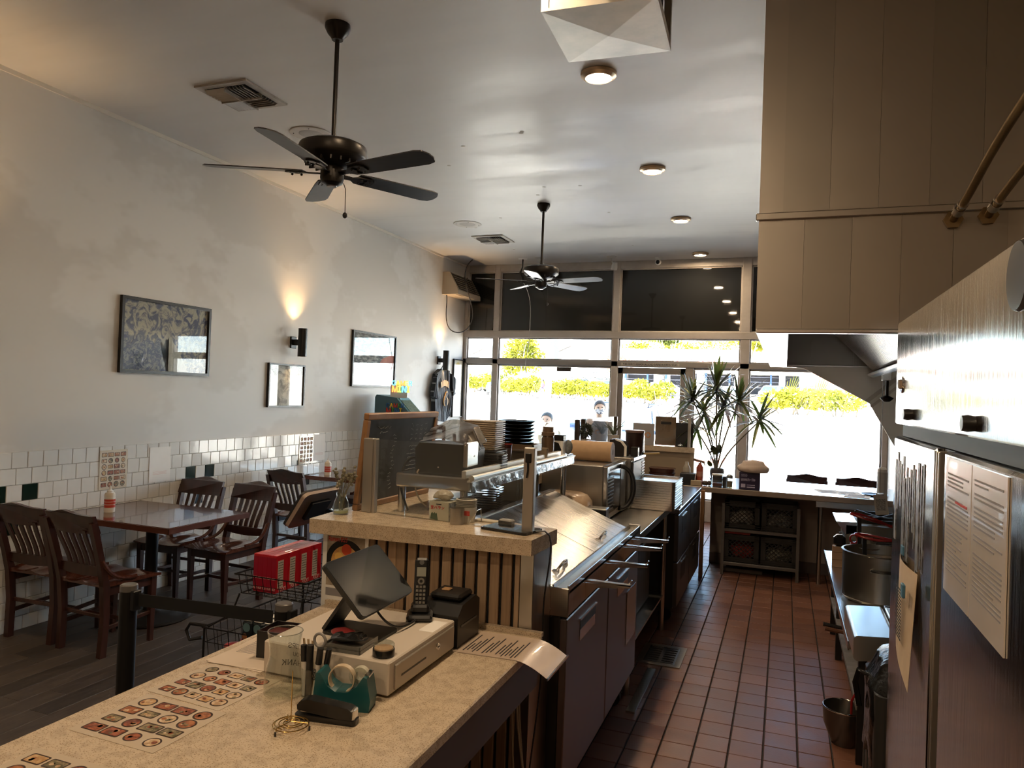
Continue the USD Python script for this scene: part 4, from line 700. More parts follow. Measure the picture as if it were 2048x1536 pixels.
# framed prints (plain stand-ins of the same tones)
fr_b = mat('frame_black', (.012, .011, .011), .3)
pr1 = mat('print_blue', (.10, .115, .20), .6, c2=(.52, .48, .40), s=9., lo=.44, hi=.56, wav=2.)
pr2 = mat('print_grey', (.20, .20, .19), .6, c2=(.58, .55, .51), s=8., lo=.4, hi=.6, wav=1.5); pr3a = mat('print_dark', (.03, .035, .05), .6, c2=(.33, .32, .31), s=10., st=(1, 1, 4), lo=.45, hi=.6); pr3b = mat('print_red', (.36, .06, .035), .6, c2=(.5, .14, .08), s=8.); pr4 = mat('print_cream', (.66, .60, .50), .6)
pglass = pane('print_glass', (.96, .97, .96))
def picture(y0, y1, z0, z1, label, m, b=.022, extra=None):
    t = thing('framed_print', label, 'picture', (0, 0, 0), group='framed prints on the wall'); w, h, yc, zc = y1 - y0, z1 - z0, (y0 + y1) / 2, (z0 + z1) / 2
    part(t, 'frame', onwall(ext(sbox(-w/2, -h/2, w/2, h/2).difference(sbox(-w/2 + b, -h/2 + b, w/2 - b, h/2 - b)), .028), XL + .002, yc, zc), fr_b, smooth=False)
    part(t, 'print', onwall(ext(sbox(-w/2 + b, -h/2 + b, w/2 - b, h/2 - b), .004), XL + .004, yc, zc), m, smooth=False)
    for n, e, mm in extra or (): part(t, n, onwall(ext(e, .0008, .0042), XL + .004, yc, zc), mm, smooth=False)
    v = ext(sbox(-w/2 + b, -h/2 + b, w/2 - b, h/2 - b), .002); part(t, 'glazing', onwall(v, XL + .017, yc, zc), pglass, smooth=False)
wv = lambda a, b, c, q: Polygon([(a + (b - a) * i / 30, c + .03 * math.sin(i * .9 + q) + .02 * math.sin(i * 2.1)) for i in range(31)] + [(b, -.27), (a, -.27)])
picture(4.20, 5.127, 1.757, 2.352, 'large framed print in swirling blues and creams, nearest on the wall', pr1, .024, [('blue_mass', wv(-.43, .02, -.02, 0), mat('print_blue_mass', (.06, .08, .19), .6, c2=(.36, .38, .42), s=24., lo=.45, hi=.6, wav=1.5)), ('pale_hill', Polygon([(.0, -.27), (-.07, -.05), (.0, .05), (.13, -.1), (.24, -.27)]), mat('print_hill', (.44, .43, .40), .6, c2=(.58, .56, .5), s=20.))])
picture(5.93, 6.507, 1.48, 1.92, 'small framed grey toned print below the first wall sconce', pr2, .016)
picture(7.405, 8.42, 1.72, 2.384, 'framed print with dark ripples above a red slope', pr3a, .02, [('red_slope', Polygon([(-.05, -.2), (.2, .03), (.48, .1), (.48, -.2)]), pr3b), ('pale_foot', Polygon([(-.48, -.31), (-.48, -.22), (-.05, -.17), (.48, -.2), (.48, -.31)]), pr4), ('pale_corner', Polygon([(.28, .1), (.48, .14), (.48, .26), (.36, .24)]), mat('print_sage', (.33, .36, .26), .6))])
picture(10.215, 10.585, 1.30, 2.20, 'tall narrow framed poster of small food drawings beside the window', pr4, .016, [('drawing', Point(0, z).buffer(.085, 8), mm) for z, mm in ((.32, mat('draw_yellow', (.6, .42, .12), .6)), (.12, mat('draw_tan', (.5, .44, .34), .6)), (-.1, mat('draw_tan2', (.42, .42, .34), .6)), (-.3, mat('draw_grey', (.36, .36, .35), .6)))])
# baseball jersey
t = thing('baseball_jersey', 'black pinstriped baseball jersey with gold lettering and number 6', 'jersey', (XL, 9.76, 1.28))
jm = usdkit.material(stage, '/World/Looks/jersey_cloth', {'g': ('geometry', {}), 'w': ('wave_texture', {'wave_type': 'bands', 'bands_direction': 'y', 'scale': 10.}), 'r': ('rgb_ramp', {'ramp': [(.90, (.012, .012, .014)), (.97, (.24, .24, .24))]}), 'p': ('principled_bsdf', {'roughness': .75})}, [('g.position', 'w.vector'), ('w.fac', 'r.fac'), ('r.color', 'p.base_color')], surface='p.BSDF')
def cloth(o, dep, amp, seed):
    m = ext(Polygon(o), dep); m = m.subdivide_to_size(.035); v = m.vertices; k = v[:, 2] > dep * .5
    v[k, 2] += amp * (meshkit.noise(np.stack([v[k, 0] * 14, v[k, 1] * 4, np.full(k.sum(), seed)], 1)) - .3) * 2; m.vertices = v; return m
part(t, 'body', onwall(cloth([(-.25, 0), (.14, -.04), (.25, .06), (.27, .40), (.24, .68), (.10, .74), (-.02, .70), (-.12, .74), (-.27, .66), (-.29, .3)], .05, .03, 2), .03, 0, 0), jm, smooth=True)
for s, o in ((-1, [(-.24, .66), (-.30, .60), (-.37, .34), (-.30, .30), (-.22, .45)]), (1, [(.22, .68), (.30, .60), (.37, .38), (.28, .34), (.22, .48)])): part(t, 'sleeve', onwall(cloth(o, .06, .03, 5 + s), .05, 0, 0), jm, smooth=True)
gold = mat('gold_thread', (.55, .32, .10), .5)
part(t, 'number', onwall(T(text('6', .21, .15, .012, True), (-.05, .20, 0)), .095, 0, 0), gold, smooth=False); part(t, 'number_fill', onwall(T(text('6', .19, .11, .004), (-.033, .21, 0)), .105, 0, 0), jm, smooth=False)
part(t, 'lettering', [onwall(T(text('M', .085, .04, .004, True), (-.11 + k * .046, .47 + .03 * math.sin((k + .5) / 5 * PI), 0), rz=0), .10, 0, 0) for k in range(5)] if False else [onwall(T(bx(-.017, .017, 0, .085, 0, .004), (-.1 + k * .043, .46 + .035 * math.sin((k + .5) / 6 * PI), 0), rz=12 - 5 * k), .10, 0, 0) for k in range(6)], gold, smooth=False)
part(t, 'hanger', tube([(.05, -.2, .69), (.05, -.03, .75), (.06, 0, .80), (.10, 0, .86), (.125, 0, .86)], .006, 6), BLKM)
# mini arcade cabinet
ac = mat('arcade_blue', (.19, .42, .50), .4); acd = mat('arcade_side', (.07, .16, .20), .45)
t = thing('arcade_cabinet', 'light blue mini arcade game cabinet with bright GAMER MINI sign', 'arcade machine', (-4.41, 7.95, 0))
pf = [(-.27, 0), (.29, 0), (.29, 1.32), (.25, 1.39), (.03, 1.60), (-.25, 1.63), (-.27, 1.60)]
part(t, 'cabinet', exty(pf, -.15, .15), ac, smooth=False)
part(t, 'side_panel', exty([(x * .97, .02 + z * .985) for x, z in pf], -.156, -.15), acd, smooth=False)
a, b = np.array((.25, 1.39)), np.array((.03, 1.60)); part(t, 'screen', bar(((a[0] * .85 + b[0] * .15) + .006, 0, a[1] * .85 + b[1] * .15 + .003), (a[0] * .15 + b[0] * .85 + .006, 0, a[1] * .15 + b[1] * .85 + .003), .24, .004, up=(.69, 0, .72)), mat('arcade_screen', (.12, .18, .15), .12, c2=(.24, .30, .24), s=40.))
part(t, 'control_deck', bx(.27, .36, -.15, .15, 1.27, 1.325, .01), mat('arcade_pale', (.45, .62, .68), .4))
cl = [mat('letter_' + n, c, .4) for n, c in (('blue', (.02, .14, .45)), ('yellow', (.75, .5, .03)), ('red', (.6, .04, .02)), ('green', (.05, .35, .06)))]
cl2 = [glow('lit_' + n, c, 1.3) for n, c in (('cyan', (.12, .6, .9)), ('yellow', (.95, .72, .05)), ('orange', (.95, .25, .05)), ('green', (.35, .8, .08)))]
def art(fn, mats, h, nm, back):
    k = 0
    for row, (s, hh, yy) in enumerate((('GAMER', h, h * 1.25), ('MINI', h * 1.3, -h * .2))):
        x = -.5 * h * 3.6
        for q, c in enumerate(s):
            m = T(text(c, hh, None, .006, True), (x, yy, .004)); x = m.bounds[1][0] + h * .04; part(t, nm, fn(m), mats[(q + row * 2) % 4], smooth=False)
    if back is not None: part(t, nm + '_backing', fn(ext(rrect(h * 4.1, h * 2.9, h * .4), .004)).apply_translation((0, 0, 0)), back, smooth=False)
art(lambda m: facey(T(m, (-.02, 1.42, 0)), 0, -.157, 0), cl, .05, 'side_letter', None)
art(lambda m: T(facey(m, 0, 0, 0), (.04, -.12, 1.68)), cl2, .056, 'sign_letter', WHT)
part(t, 'sign_post', bx(0, .06, -.115, -.10, 1.58, 1.7), ac)
# belt barrier
def post(loc, label, first=None):
    if first: return dup(first, loc, 0, label)
    t = thing('barrier_post', label, 'barrier post', loc, 0, 'black belt barrier posts'); part(t, 'post', cyl(.034, .02, .845, 28), BLKM); part(t, 'base', lathe([(0, 0), (.105, 0), (.10, .012), (.05, .025), (0, .03)], 32), BLKM)
    part(t, 'top_cap', lathe([(0, .872), (.028, .872), (.0335, .868), (.0345, .845), (0, .845)], 28), mat('cap_grey', (.16, .15, .14), .35, .3)); part(t, 'cassette', bx(.028, .05, -.02, .02, .77, .85, .003), BLK); return t
p1 = post((-2.49, 2.285, 0), 'black belt barrier post standing left of the counter menus'); post((-1.778, 2.355, 0), 'black belt barrier post between snack rack and counter edge', p1)
single('barrier_belt', 'black webbing belt stretched between the two barrier posts', 'belt', bar((-2.44, 2.29, .812), (-1.825, 2.35, .812), .003, .05), mat('webbing', (.012, .012, .013), .8))
# customer kiosk tablet seen from behind
t = thing('order_kiosk', 'tilted tan backed order tablet kiosk left of the bar end', 'kiosk', (0, 0, 0))
c4 = np.array([(-2.145, 2.80, 1.045), (-1.78, 2.93, 1.07), (-1.86, 3.06, 1.245), (-2.19, 2.93, 1.205)])
def slab(c, th, r=.12, n=6):
    o = np.array(rrect(2, 2, r * 2).exterior.coords)[:-1]; f = lambda s, q: ((1 - s) * (1 - q) * c[0] + (1 + s) * (1 - q) * c[1] + (1 + s) * (1 + q) * c[2] + (1 - s) * (1 + q) * c[3]) / 4
    nn_ = np.cross(c[1] - c[0], c[3] - c[0]); nn_ /= np.linalg.norm(nn_); m = ext(o, 1.0); v = m.vertices; m.vertices = np.array([f(a, b) + nn_ * (d - .5) * th for a, b, d in v]); return m, nn_
k4 = np.array([(-2.09, 2.75, 1.065), (-2.09, 3.04, 1.065), (-1.99, 3.04, 1.225), (-1.99, 2.75, 1.225)])
m, nn_ = slab(k4, .022); part(t, 'tablet_back', m, mat('kiosk_tan', (.34, .26, .21), .35)); m, _ = slab(k4, .02);
m2, _ = slab(k4.mean(0) + (k4 - k4.mean(0)) * 1.02 - nn_ * .013, .01); part(t, 'screen_bezel', m2, BLK)
m3_, _ = slab(k4.mean(0) + (k4 - k4.mean(0)) * .5 + nn_ * .016, .02, .05); part(t, 'mount_bracket', m3_, BLKM); part(t, 'stand_pole', tube([(-2.06, 3.28, .05), (-2.06, 3.28, .9), (-2.07, 3.1, 1.08), (-2.06, 3.0, 1.12)], .02, 12), BLKM); part(t, 'stand_base', lathe([(0, 0), (.16, 0), (.15, .015), (.03, .03), (0, .05)], 32, -2.06, 3.28), BLKM)
part(t, 'cable', tube(spline([(-2.01, 2.9, 1.1), (-1.97, 3.0, .98), (-1.93, 3.2, .8), (-1.98, 3.3, .3), (-2.0, 3.3, .05)], 24), .006, 6), BLK)
# wire snack rack
wire = mat('wire_black', (.014, .013, .013), .4, .4)
RX, RY = -2.18, 2.755
t = thing('wire_rack', 'black wire basket rack holding red snack boxes beside the bar', 'rack', (0, 0, 0))
def basket(z, h, x0, x1, y0, y1, nm):
    ring = lambda zz, e, r: tube([(x0 - e, y0 - e, zz), (x1 + e, y0 - e, zz), (x1 + e, y1 + e, zz), (x0 - e, y1 + e, zz)], r, 6, closed=True); o = [ring(z + h, .02, .0045), ring(z, 0, .003), ring(z + h * .5, .01, .0025)]
    for x in np.linspace(x0, x1, 9): o += [tube([(x, y0 - .02, z + h), (x, y0, z), (x, y1, z), (x, y1 + .02, z + h)], .002, 4)]
    for y in np.linspace(y0, y1, 12): o += [tube([(x0 - .02, y, z + h), (x0, y, z), (x1, y, z), (x1 + .02, y, z + h)], .002, 4)]
    part(t, nm, o, wire)
basket(.79, .085, RX - .03, RX + .30, RY - .13, RY + .32, 'basket'); basket(.50, .13, RX - .17, RX + .30, RY - .16, RY + .32, 'basket'); basket(.18, .13, RX - .17, RX + .30, RY - .16, RY + .32, 'basket')
part(t, 'upright', [tube([(x, RY + .33, .02), (x, RY + .33, .95)], .006, 6) for x in (RX - .04, RX + .31)] + [tube([(RX - .03, RY - .14, .79), (RX - .06, RY - .15, .70), (RX - .17, RY - .17, .63)], .004, 6), tube([(RX - .19, RY - .18, 0.02), (RX - .18, RY - .18, .63)], .005, 6), tube([(RX + .3, RY - .14, .02), (RX + .3, RY - .14, .8)], .005, 6)], wire)
part(t, 'handle', tube([(RX - .18, RY - .17, .635), (RX - .25, RY - .19, .64), (RX - .27, RY - .19, .61), (RX - .25, RY - .19, .57), (RX - .2, RY - .17, .58)], .008, 8), wire)
snk = mat('snack_red', (.50, .012, .022), .3, coat=.3); snk2 = mat('snack_dark_red', (.33, .008, .03), .3); facts = mat('facts_panel', (.56, .50, .42), .5)
b0 = None
for j in range(4):
    for i in range(5):
        loc = (RX + .002 + i * .0242, RY - .095 + j * .0835, .7945); l = f'red snack box, {["first", "second", "third", "fourth"][j]} row from front, {["leftmost", "second from left", "middle", "second from right", "rightmost"][i]} of its row'
        if b0 is None:
            b0 = thing('snack_box', l, 'box', loc, 0, 'red snack boxes in the wire rack'); part(b0, 'carton', bx(0, .0236, 0, .083, 0, .165, .001), snk)
            part(b0, 'spine', bx(.0005, .0231, -.0005, .001, .004, .155), snk2, smooth=False); part(b0, 'facts_panel', bx(.0234, .0241, .012, .05, .02, .14), facts, smooth=False); part(b0, 'facts_lines', [bx(.024, .0244, .014, .048, .03 + k * .011, .032 + k * .011) for k in range(10)], INK, smooth=False)
            part(b0, 'lettering', [facey(text('POCKY', .009, .021, .0004, True), .0012, -.0006, .058), facey(text('POCKY', .012, .02, .0004, True), .0016, -.0006, .012), T(text('POCKY', .016, .05, .0004, True), (0, 0, 0)).apply_transform(np.array([[0, 0, 1, .0241], [1, 0, 0, .02], [0, 1, 0, .004], [0, 0, 0, 1.]]))], mat('snack_pink', (.72, .42, .40), .4), smooth=False)
        else: dup(b0, loc, 0, l)
# drink cartons on the middle shelf
can = None; dk = mat('carton_dark', (.015, .022, .028), .35); tealm = mat('carton_teal', (.12, .22, .25), .4); orn = mat('carton_orange', (.36, .12, .03), .4)
for j in range(2):
    for i in range(5):
        loc = (RX + .02 + i * .056, RY - .12 + j * .062, .5045); l = f'dark drink carton with orange fruit, {["front", "back"][j]} row, {["leftmost", "second from left", "middle", "second from right", "rightmost"][i]}'
        if can is None:
            can = thing('drink_carton', l, 'drink', loc, 0, 'drink cartons under the snack boxes'); part(can, 'carton', bx(-.026, .026, -.028, .028, 0, .17, .006), dk); part(can, 'lid', bx(-.024, .024, -.026, .026, .168, .182, .008), mat('carton_lid', (.66, .64, .60), .3))
            part(can, 'logo', facey(ext(Point(0, 0).buffer(.019, 10), .0006), 0, -.0282, .145), tealm, smooth=False)
            for q in ((-.008, .105, .013), (.006, .085, .014)): part(can, 'fruit', facey(ext(Point(0, 0).buffer(q[2], 10), .0008), q[0], -.0282, q[1]), orn, smooth=False)
        else: dup(can, loc, 0, l)
for k in range(3): single('snack_packet', ['red snack packet lying in the middle basket, left one', 'red snack packet lying in the middle basket, centre one', 'red snack packet lying in the middle basket, right one'][k], 'packet', sph(.06, (0, 0, .018), (1.1, .7, .26), 2), mat('packet_red', (.42, .02, .015), .3), (RX - .10 + .015 * k, RY - .06 + k * .1, .5045 + .0), 20 * k, group='red packets in the middle basket')
# ------------------------------------------------------------------ bar (quartz top, slatted wall), front counter, work units
quartz = usdkit.material(stage, '/World/Looks/quartz', {'g': ('geometry', {}), 'n': ('voronoi_texture', {'scale': 210.}), 'r': ('rgb_ramp', {'ramp': [(.0, (.22, .15, .09)), (.22, (.30, .22, .14)), (.30, (.56, .45, .32)), (1., (.62, .51, .38))]}), 'n2': ('noise_texture', {'scale': 30., 'detail': 3.}), 'r2': ('rgb_ramp', {'ramp': [(.45, (1, 1, 1)), (.62, (.55, .52, .5))]}), 'nb': ('white_noise_texture', {}), 'mx': ('mix_color', {'blend_type': 'multiply', 'fac': .35}), 'p': ('principled_bsdf', {'roughness': .16})},
    [('g.position', 'n.vector'), ('n.distance', 'r.fac'), ('g.position', 'n2.vector'), ('n2.fac', 'r2.fac'), ('r.color', 'mx.a'), ('r2.color', 'mx.b'), ('mx.result', 'p.base_color')], surface='p.BSDF')
oak = [mat('oak_' + n, a, .5, c2=b, s=4., st=(30, 30, 1.2), lo=.3, hi=.7, bump=.03, bs=30., bst=(8, 8, .4)) for n, a, b in (('a', (.25, .165, .10), (.36, .25, .16)), ('b', (.21, .14, .085), (.31, .21, .13)), ('c', (.28, .19, .12), (.40, .285, .185)))]
felt = mat('black_felt', (.012, .012, .011), .9)
BT = 1.195
bar_ = thing('service_bar', 'quartz topped service bar with vertical oak slat front', 'bar', (0, 0, 0))
part(bar_, 'worktop', [ext(Polygon([(-1.71, 2.40), (-.815, 2.44), (-.80, 2.70), (-1.44, 2.82), (-1.44, 7.95), (-.88, 7.95), (-.88, 8.25), (-1.74, 8.25), (-1.74, 2.8)]), .055, BT - .055)], quartz, smooth=False)
part(bar_, 'core_wall', [bx(-1.69, -.86, 2.49, 2.68, 0, BT - .055), bx(-1.72, -1.66, 2.6, 8.2, 0, BT - .055), bx(-1.66, -.90, 8.15, 8.22, 0, BT - .055)], felt, smooth=False)
part(bar_, 'back_panel', bx(-1.66, -1.645, 2.82, 8.15, .0, BT - .055), STEEL, smooth=False)
x, k = -1.69, 0
while x < -.885:
    w = .0355; part(bar_, 'oak_slat', bx(x, min(x + w, -.868), 2.474, 2.49, .02, BT - .057, .002), oak[(k * 7) % 3], smooth=False); x += w + (.0125 if k != 6 else .0008); k += 1
part(bar_, 'end_panel', bx(-.866, -.815, 2.475, 2.69, .02, BT - .057, .002), STEEL, smooth=False)
part(bar_, 'far_end_panel', [bx(-1.44, -.93, 7.99, 8.01, .86, BT - .055), bx(-.93, -.885, 7.97, 8.2, .86, BT - .055)], mat('laminate_tan', (.30, .24, .17), .5), smooth=False)
# poster on the bar wall
t = thing('ramen_poster', 'white framed ramen bowl poster on the slatted bar front', 'poster', (0, 0, 0))
F2 = lambda m: facey(m, -1.585, 2.471, .87); part(t, 'board', F2(ext(sbox(-.105, -.25, .10, .27), .004)), WHT, smooth=False); part(t, 'photo_ground', F2(ext(sbox(-.085, .06, .085, .255), .0006, .004)), mat('photo_tan', (.44, .37, .28), .4, c2=(.2, .17, .13), s=14.), smooth=False)
part(t, 'bowl_print', F2(T(ext(Point(0, 0).buffer(.088, 24).intersection(sbox(-.085, -.1, .085, .1)), .0006, .0046), (.0, .155, 0))), mat('bowl_black', (.015, .014, .013), .3), smooth=False); part(t, 'broth_print', F2(T(ext(Point(0, 0).buffer(.064, 24), .0006, .0052), (.0, .155, 0))), mat('broth', (.52, .25, .06), .4, c2=(.62, .38, .14), s=50.), smooth=False)
for (a, b, r, m, n) in ((-.03, .175, .017, mat('egg', (.7, .42, .1), .4), 'egg_print'), (.02, .155, .026, foods[3], 'greens_print'), (-.01, .125, .02, foods[0], 'meat_print'), (.005, .205, .022, mat('prawn', (.5, .06, .02), .4), 'prawn_print')): part(t, n, F2(T(ext(Point(0, 0).buffer(r, 12), .0006, .0058), (a, b, 0))), m, smooth=False)
part(t, 'title', F2(T(text('Ramen $15', .016, .085, .0006, True), (-.08, .234, .0048))), REDINK, smooth=False); part(t, 'lower_panel', F2(ext(sbox(-.085, .02, .085, .05), .0008, .004)), GREYINK, smooth=False)
# glass sneeze guard near the front
t = thing('sneeze_guard', 'clear glass sneeze guard between two aluminium posts on the bar', 'glass screen', (0, 0, 0)); an = mat('anodised', (.46, .43, .39), .4, .8)
part(t, 'post', bx(-1.628, -1.582, 2.635, 2.665, BT, 1.50, .003), an); part(t, 'channel', bx(-1.578, -1.566, 2.632, 2.66, BT, 1.50, .002), an); part(t, 'post', bx(-.892, -.85, 2.545, 2.575, BT, 1.51, .003), an)
part(t, 'glass', bar((-1.575, 2.648, (BT + 1.503) / 2), (-.885, 2.565, (BT + 1.503) / 2), .006, .30), GLASS, smooth=False); part(t, 'key_lock', [bx(-.884, -.862, 2.538, 2.546, 1.455, 1.49, .002), tube([(-.874, 2.54, 1.455), (-.872, 2.538, 1.43), (-.876, 2.538, 1.40)], .003, 6)], BLK)
# further guards along the bar
def guard(y0, y1, x, label, plain=True):
    t = thing('sneeze_guard', label, 'glass screen', (0, 0, 0), group='glass screens along the bar'); bm = mat('post_bronze', (.06, .045, .035), .4, .6)
    for y in (y0, y1): part(t, 'post', bx(x - .02, x + .02, y - .02, y + .02, BT, 1.50, .003), bm)
    part(t, 'glass', bx(x - .003, x + .003, y0 + .02, y1 - .02, BT + .02, 1.50), GLASS, smooth=False)
guard(4.6, 6.1, -1.66, 'clear glass screen with bronze posts midway along the bar'); guard(6.3, 7.6, -1.66, 'clear glass screen with bronze posts at the far part of the bar')
# chalkboard leaning on the bar
t = thing('chalkboard', 'wood framed chalkboard with faint chalk writing standing on bar', 'chalkboard', (-1.665, 2.64, BT), 0, ry=6)
oakf = mat('board_frame', (.26, .13, .055), .4, c2=(.34, .18, .08), s=10., local=True); slate = mat('slate', (.022, .023, .022), .6, c2=(.045, .046, .044), s=9., local=True); chalk = mat('chalk', (.30, .30, .29), .9)
W_, H_ = .66, .41
for q in ((0, W_, 0, .028), (0, W_, H_ - .028, H_), (0, .028, .028, H_ - .028), (W_ - .028, W_, .028, H_ - .028)): part(t, 'frame', bx(-.012, .012, *q, .004), oakf)
part(t, 'slate', bx(-.005, .006, .026, W_ - .026, .026, H_ - .026), slate, smooth=False)
part(t, 'back_leg', bar((-.02, .1, .0), (-.02, .1, .36), .02, .012), oakf)
sc_ = []
def scrawl(y, z, w, h, seed):
    r = random.Random(seed); p = []; k = max(4, int(w / .008))
    for i in range(k): p.append((.0068, y + w * i / k, z + h * r.uniform(-.5, .5)))
    return tube(p, .0008, 4, caps=False)
for y, z, w, h in [(.10, .345, .12, .02), (.12, .325, .07, .012)] + [(.40 + .045 * (j % 4), .35 - .022 * (j // 4), .028, .012) for j in range(16)] + [(.24 + .012 * math.sin(j), .31 - .017 * j, .03, .009) for j in range(15)] + [(.40 + .02 * math.sin(j * 2), .25 - .018 * j, .12, .007) for j in range(10)] + [(.46, .06, .1, .008)]: sc_.append(scrawl(y, z, w, h, len(sc_)))
part(t, 'chalk_writing', sc_, chalk, smooth=False)
# front counter
ct = thing('front_counter', 'long front counter with speckled cream quartz top', 'counter', (0, 0, 0)); dkl = mat('counter_dark_laminate', (.070, .058, .062), .4)
part(ct, 'worktop', bx(-1.66, -.77, -.6, 2.465, .825, .86, .004), quartz); part(ct, 'backsplash', bx(-1.66, -.77, 2.45, 2.472, .86, .875), quartz)
part(ct, 'apron', bx(-.79, -.775, -.6, 2.44, .70, .825, .002), dkl); part(ct, 'body', [bx(-1.5, -1.46, -.55, 2.44, .02, .825), bx(-1.46, -.85, 1.15, 1.19, .02, .825)], mat('counter_body', (.14, .095, .06), .6), smooth=False)
part(ct, 'key_lock', [bx(-.775, -.768, 1.62, 1.628, .77, .79), bx(-.775, -.766, 1.60, 1.606, .755, .78)], CHROME)
for k, (dx, dy) in enumerate(((0, 0), (.02, .02), (.012, .05))): single('hanging_cable', ['pale cable hanging under the counter end, left strand', 'pale cable hanging under the counter end, middle strand', 'pale cable hanging under the counter end, right strand'][k], 'cable', tube(spline([(-.83 + dx, 2.36 + dy, .80), (-.83 + dx, 2.36 + dy, .5), (-.82 + dx * 2, 2.35 + dy, .25), (-.86, 2.3 + dy * 2, .02)], 24), .004, 6), mat('cable_tan', (.30, .24, .17), .5), group='cables under the counter end')
# refrigerated prep table with two lids
PX, P0, P1 = -.75, 2.70, 4.15
pt = thing('prep_table', 'stainless refrigerated sandwich prep table with two sloping lids', 'prep table', (0, 0, 0)); pd = mat('prep_dark_steel', (.23, .20, .195), .36, .9, bump=.02, bs=40., bst=(1, 1, 12)); pin = mat('prep_side_dark', (.02, .019, .018), .5)
part(pt, 'body', bx(-1.60, PX - .03, P0 + .01, P1 - .01, .19, .88), pin, smooth=False)
ymid = 3.41
for a, b in ((P0, ymid - .004), (ymid + .004, P1)):
    d = part(pt, 'door', bx(PX - .03, PX, a + .004, b - .004, .19, .855, .004), pd)
    y = a + .20; part(d, 'handle_recess', bx(PX - .002, PX + .0015, y, y + .26, .735, .80), pin, smooth=False); part(d, 'handle_lip', [bx(PX - .001, PX + .006, y - .005, y + .265, .80, .806), bx(PX - .001, PX + .002, y, y + .25, .715, .76)], STEELB, smooth=False)
part(pt, 'front_rail', [bx(PX - .06, PX + .004, P0, P1, .868, .965, .003), bx(PX - .002, PX + .004, P0, P1, .95, .985, .002), bx(PX - .062, PX - .055, P0, P1, .955, .982)], STEEL); part(pt, 'rail_end', bx(PX - .10, PX + .006, P0 - .008, P0, .865, .975, .003), STEEL); part(pt, 'rail_end', bx(PX - .06, PX + .006, P1, P1 + .008, .865, .99, .003), STEEL)
part(pt, 'rail_bolt', [sph(.008, (x, P0 - .008, .89), n=1) for x in (PX - .07, PX - .13)] + [sph(.008, (PX - .12, P0 - .008, .89), n=1)], STEELB); part(pt, 'end_cheek', exty([(-1.6, .86), (PX - .06, .86), (PX - .06, .955), (-1.25, 1.13), (-1.6, 1.13)], P0, P0 + .012), STEEL, smooth=False); part(pt, 'end_cheek', exty([(-1.6, .86), (PX - .06, .86), (PX - .06, .955), (-1.25, 1.13), (-1.6, 1.13)], P1 - .012, P1), STEEL, smooth=False)
lidm = mat('lid_steel', (.66, .645, .62), .22, 1., c2=(.60, .59, .57), s=2., st=(1, 30, 1), bump=.012, bs=1.6, r2=.26)
for a, b in ((P0 + .004, ymid - .004), (ymid + .004, P1 - .004)):
    d = part(pt, 'lid', [exty([(-.812, .952), (-.812, .966), (-1.25, 1.142), (-1.262, 1.136), (-1.25, 1.125)], a, b)], lidm, smooth=False); yc = (a + b) / 2 - .1
    part(d, 'lid_handle', [tube(bez((-.855, yc - .06, .985), (-.83, yc - .06, 1.03), (-.83, yc + .06, 1.03), (-.855, yc + .06, .985), n=12), .006, 8), bx(-.87, -.845, yc - .075, yc - .05, .98, .992), bx(-.87, -.845, yc + .05, yc + .075, .98, .992)], CHROME)
part(pt, 'hinge_rail', bx(-1.29, -1.25, P0, P1, 1.12, 1.15, .004), STEELB); part(pt, 'back_cover', bx(-1.62, -1.29, P0, P1 + .02, 1.10, 1.125, .003), mat('cover_black', (.022, .022, .022), .3))
for y, n in ((2.95, 'a'), (3.34, 'b'), (3.74, 'c'), (3.97, 'd')): part(pt, 'board_bracket', [exty([(PX, .94), (PX + .19, .952), (PX + .19, .94), (PX + .05, .925), (PX, .87)], y - .004, y + .004), bx(PX, PX + .19, y - .004, y + .022, .946, .952), bar((PX + .18, y + .018, .952), (PX + .192, y + .018, .968), .01, .004)], STEELB, smooth=False)
for y in (P0 + .12, P1 - .12): part(pt, 'caster', [T(cyl(.05, -.016, .016, 20), (PX - .1, y, .055), rx=90), bx(PX - .13, PX - .07, y - .025, y + .025, .09, .19)], DRUB)
t = thing('door_sheet', 'clear sleeve sheet stuck on the far prep table door', 'sheet', (0, 0, 0)); part(t, 'sheet', bx(PX + .001, PX + .003, 3.86, 4.10, .40, .68), mat('sleeve_tan', (.20, .16, .13), .2, coat=.5), smooth=False)
single('floor_kick_strip', 'loose bright metal kick strip at the foot of the prep table', 'strip', bar((-.735, 3.98, .006), (-.725, 4.6, .03), .05, .012), STEELB)
# stainless worktop unit, then drawer refrigerator
wt_ = thing('work_table', 'stainless worktop carrying microwaves, pans and rice cooker', 'work table', (0, 0, 0)); part(wt_, 'worktop', bx(-1.62, -.755, 4.17, 5.56, .905, .93, .003), STEEL); part(wt_, 'front_edge', bx(-.76, -.752, 4.17, 5.56, .885, .931, .002), STEELB)
part(wt_, 'undershelf', bx(-1.6, -.8, 4.2, 5.54, .25, .265), STEEL); part(wt_, 'leg', [cyl(.02, 0, .905, 12, x, y) for x in (-1.55, -.81) for y in (4.22, 5.5)], STEEL); part(wt_, 'stored_boxes', [bx(-1.5, -.9, 4.3, 4.8, .265, .62, .01), bx(-1.4, -.88, 4.85, 5.35, .265, .7, .01)], mat('stored_dark', (.03, .027, .025), .6))
df = thing('drawer_refrigerator', 'low dark steel refrigerator with four recessed handle drawers', 'refrigerator', (0, 0, 0)); dd = mat('drawer_dark_steel', (.13, .13, .135), .4, .85)
part(df, 'top', bx(-1.62, -.715, 5.60, 7.15, .845, .88, .004), mat('drawer_top_steel', (.34, .35, .38), .25, 1., bump=.01, bs=20.)); part(df, 'body', bx(-1.6, -.75, 5.62, 7.13, .13, .845), pin, smooth=False)
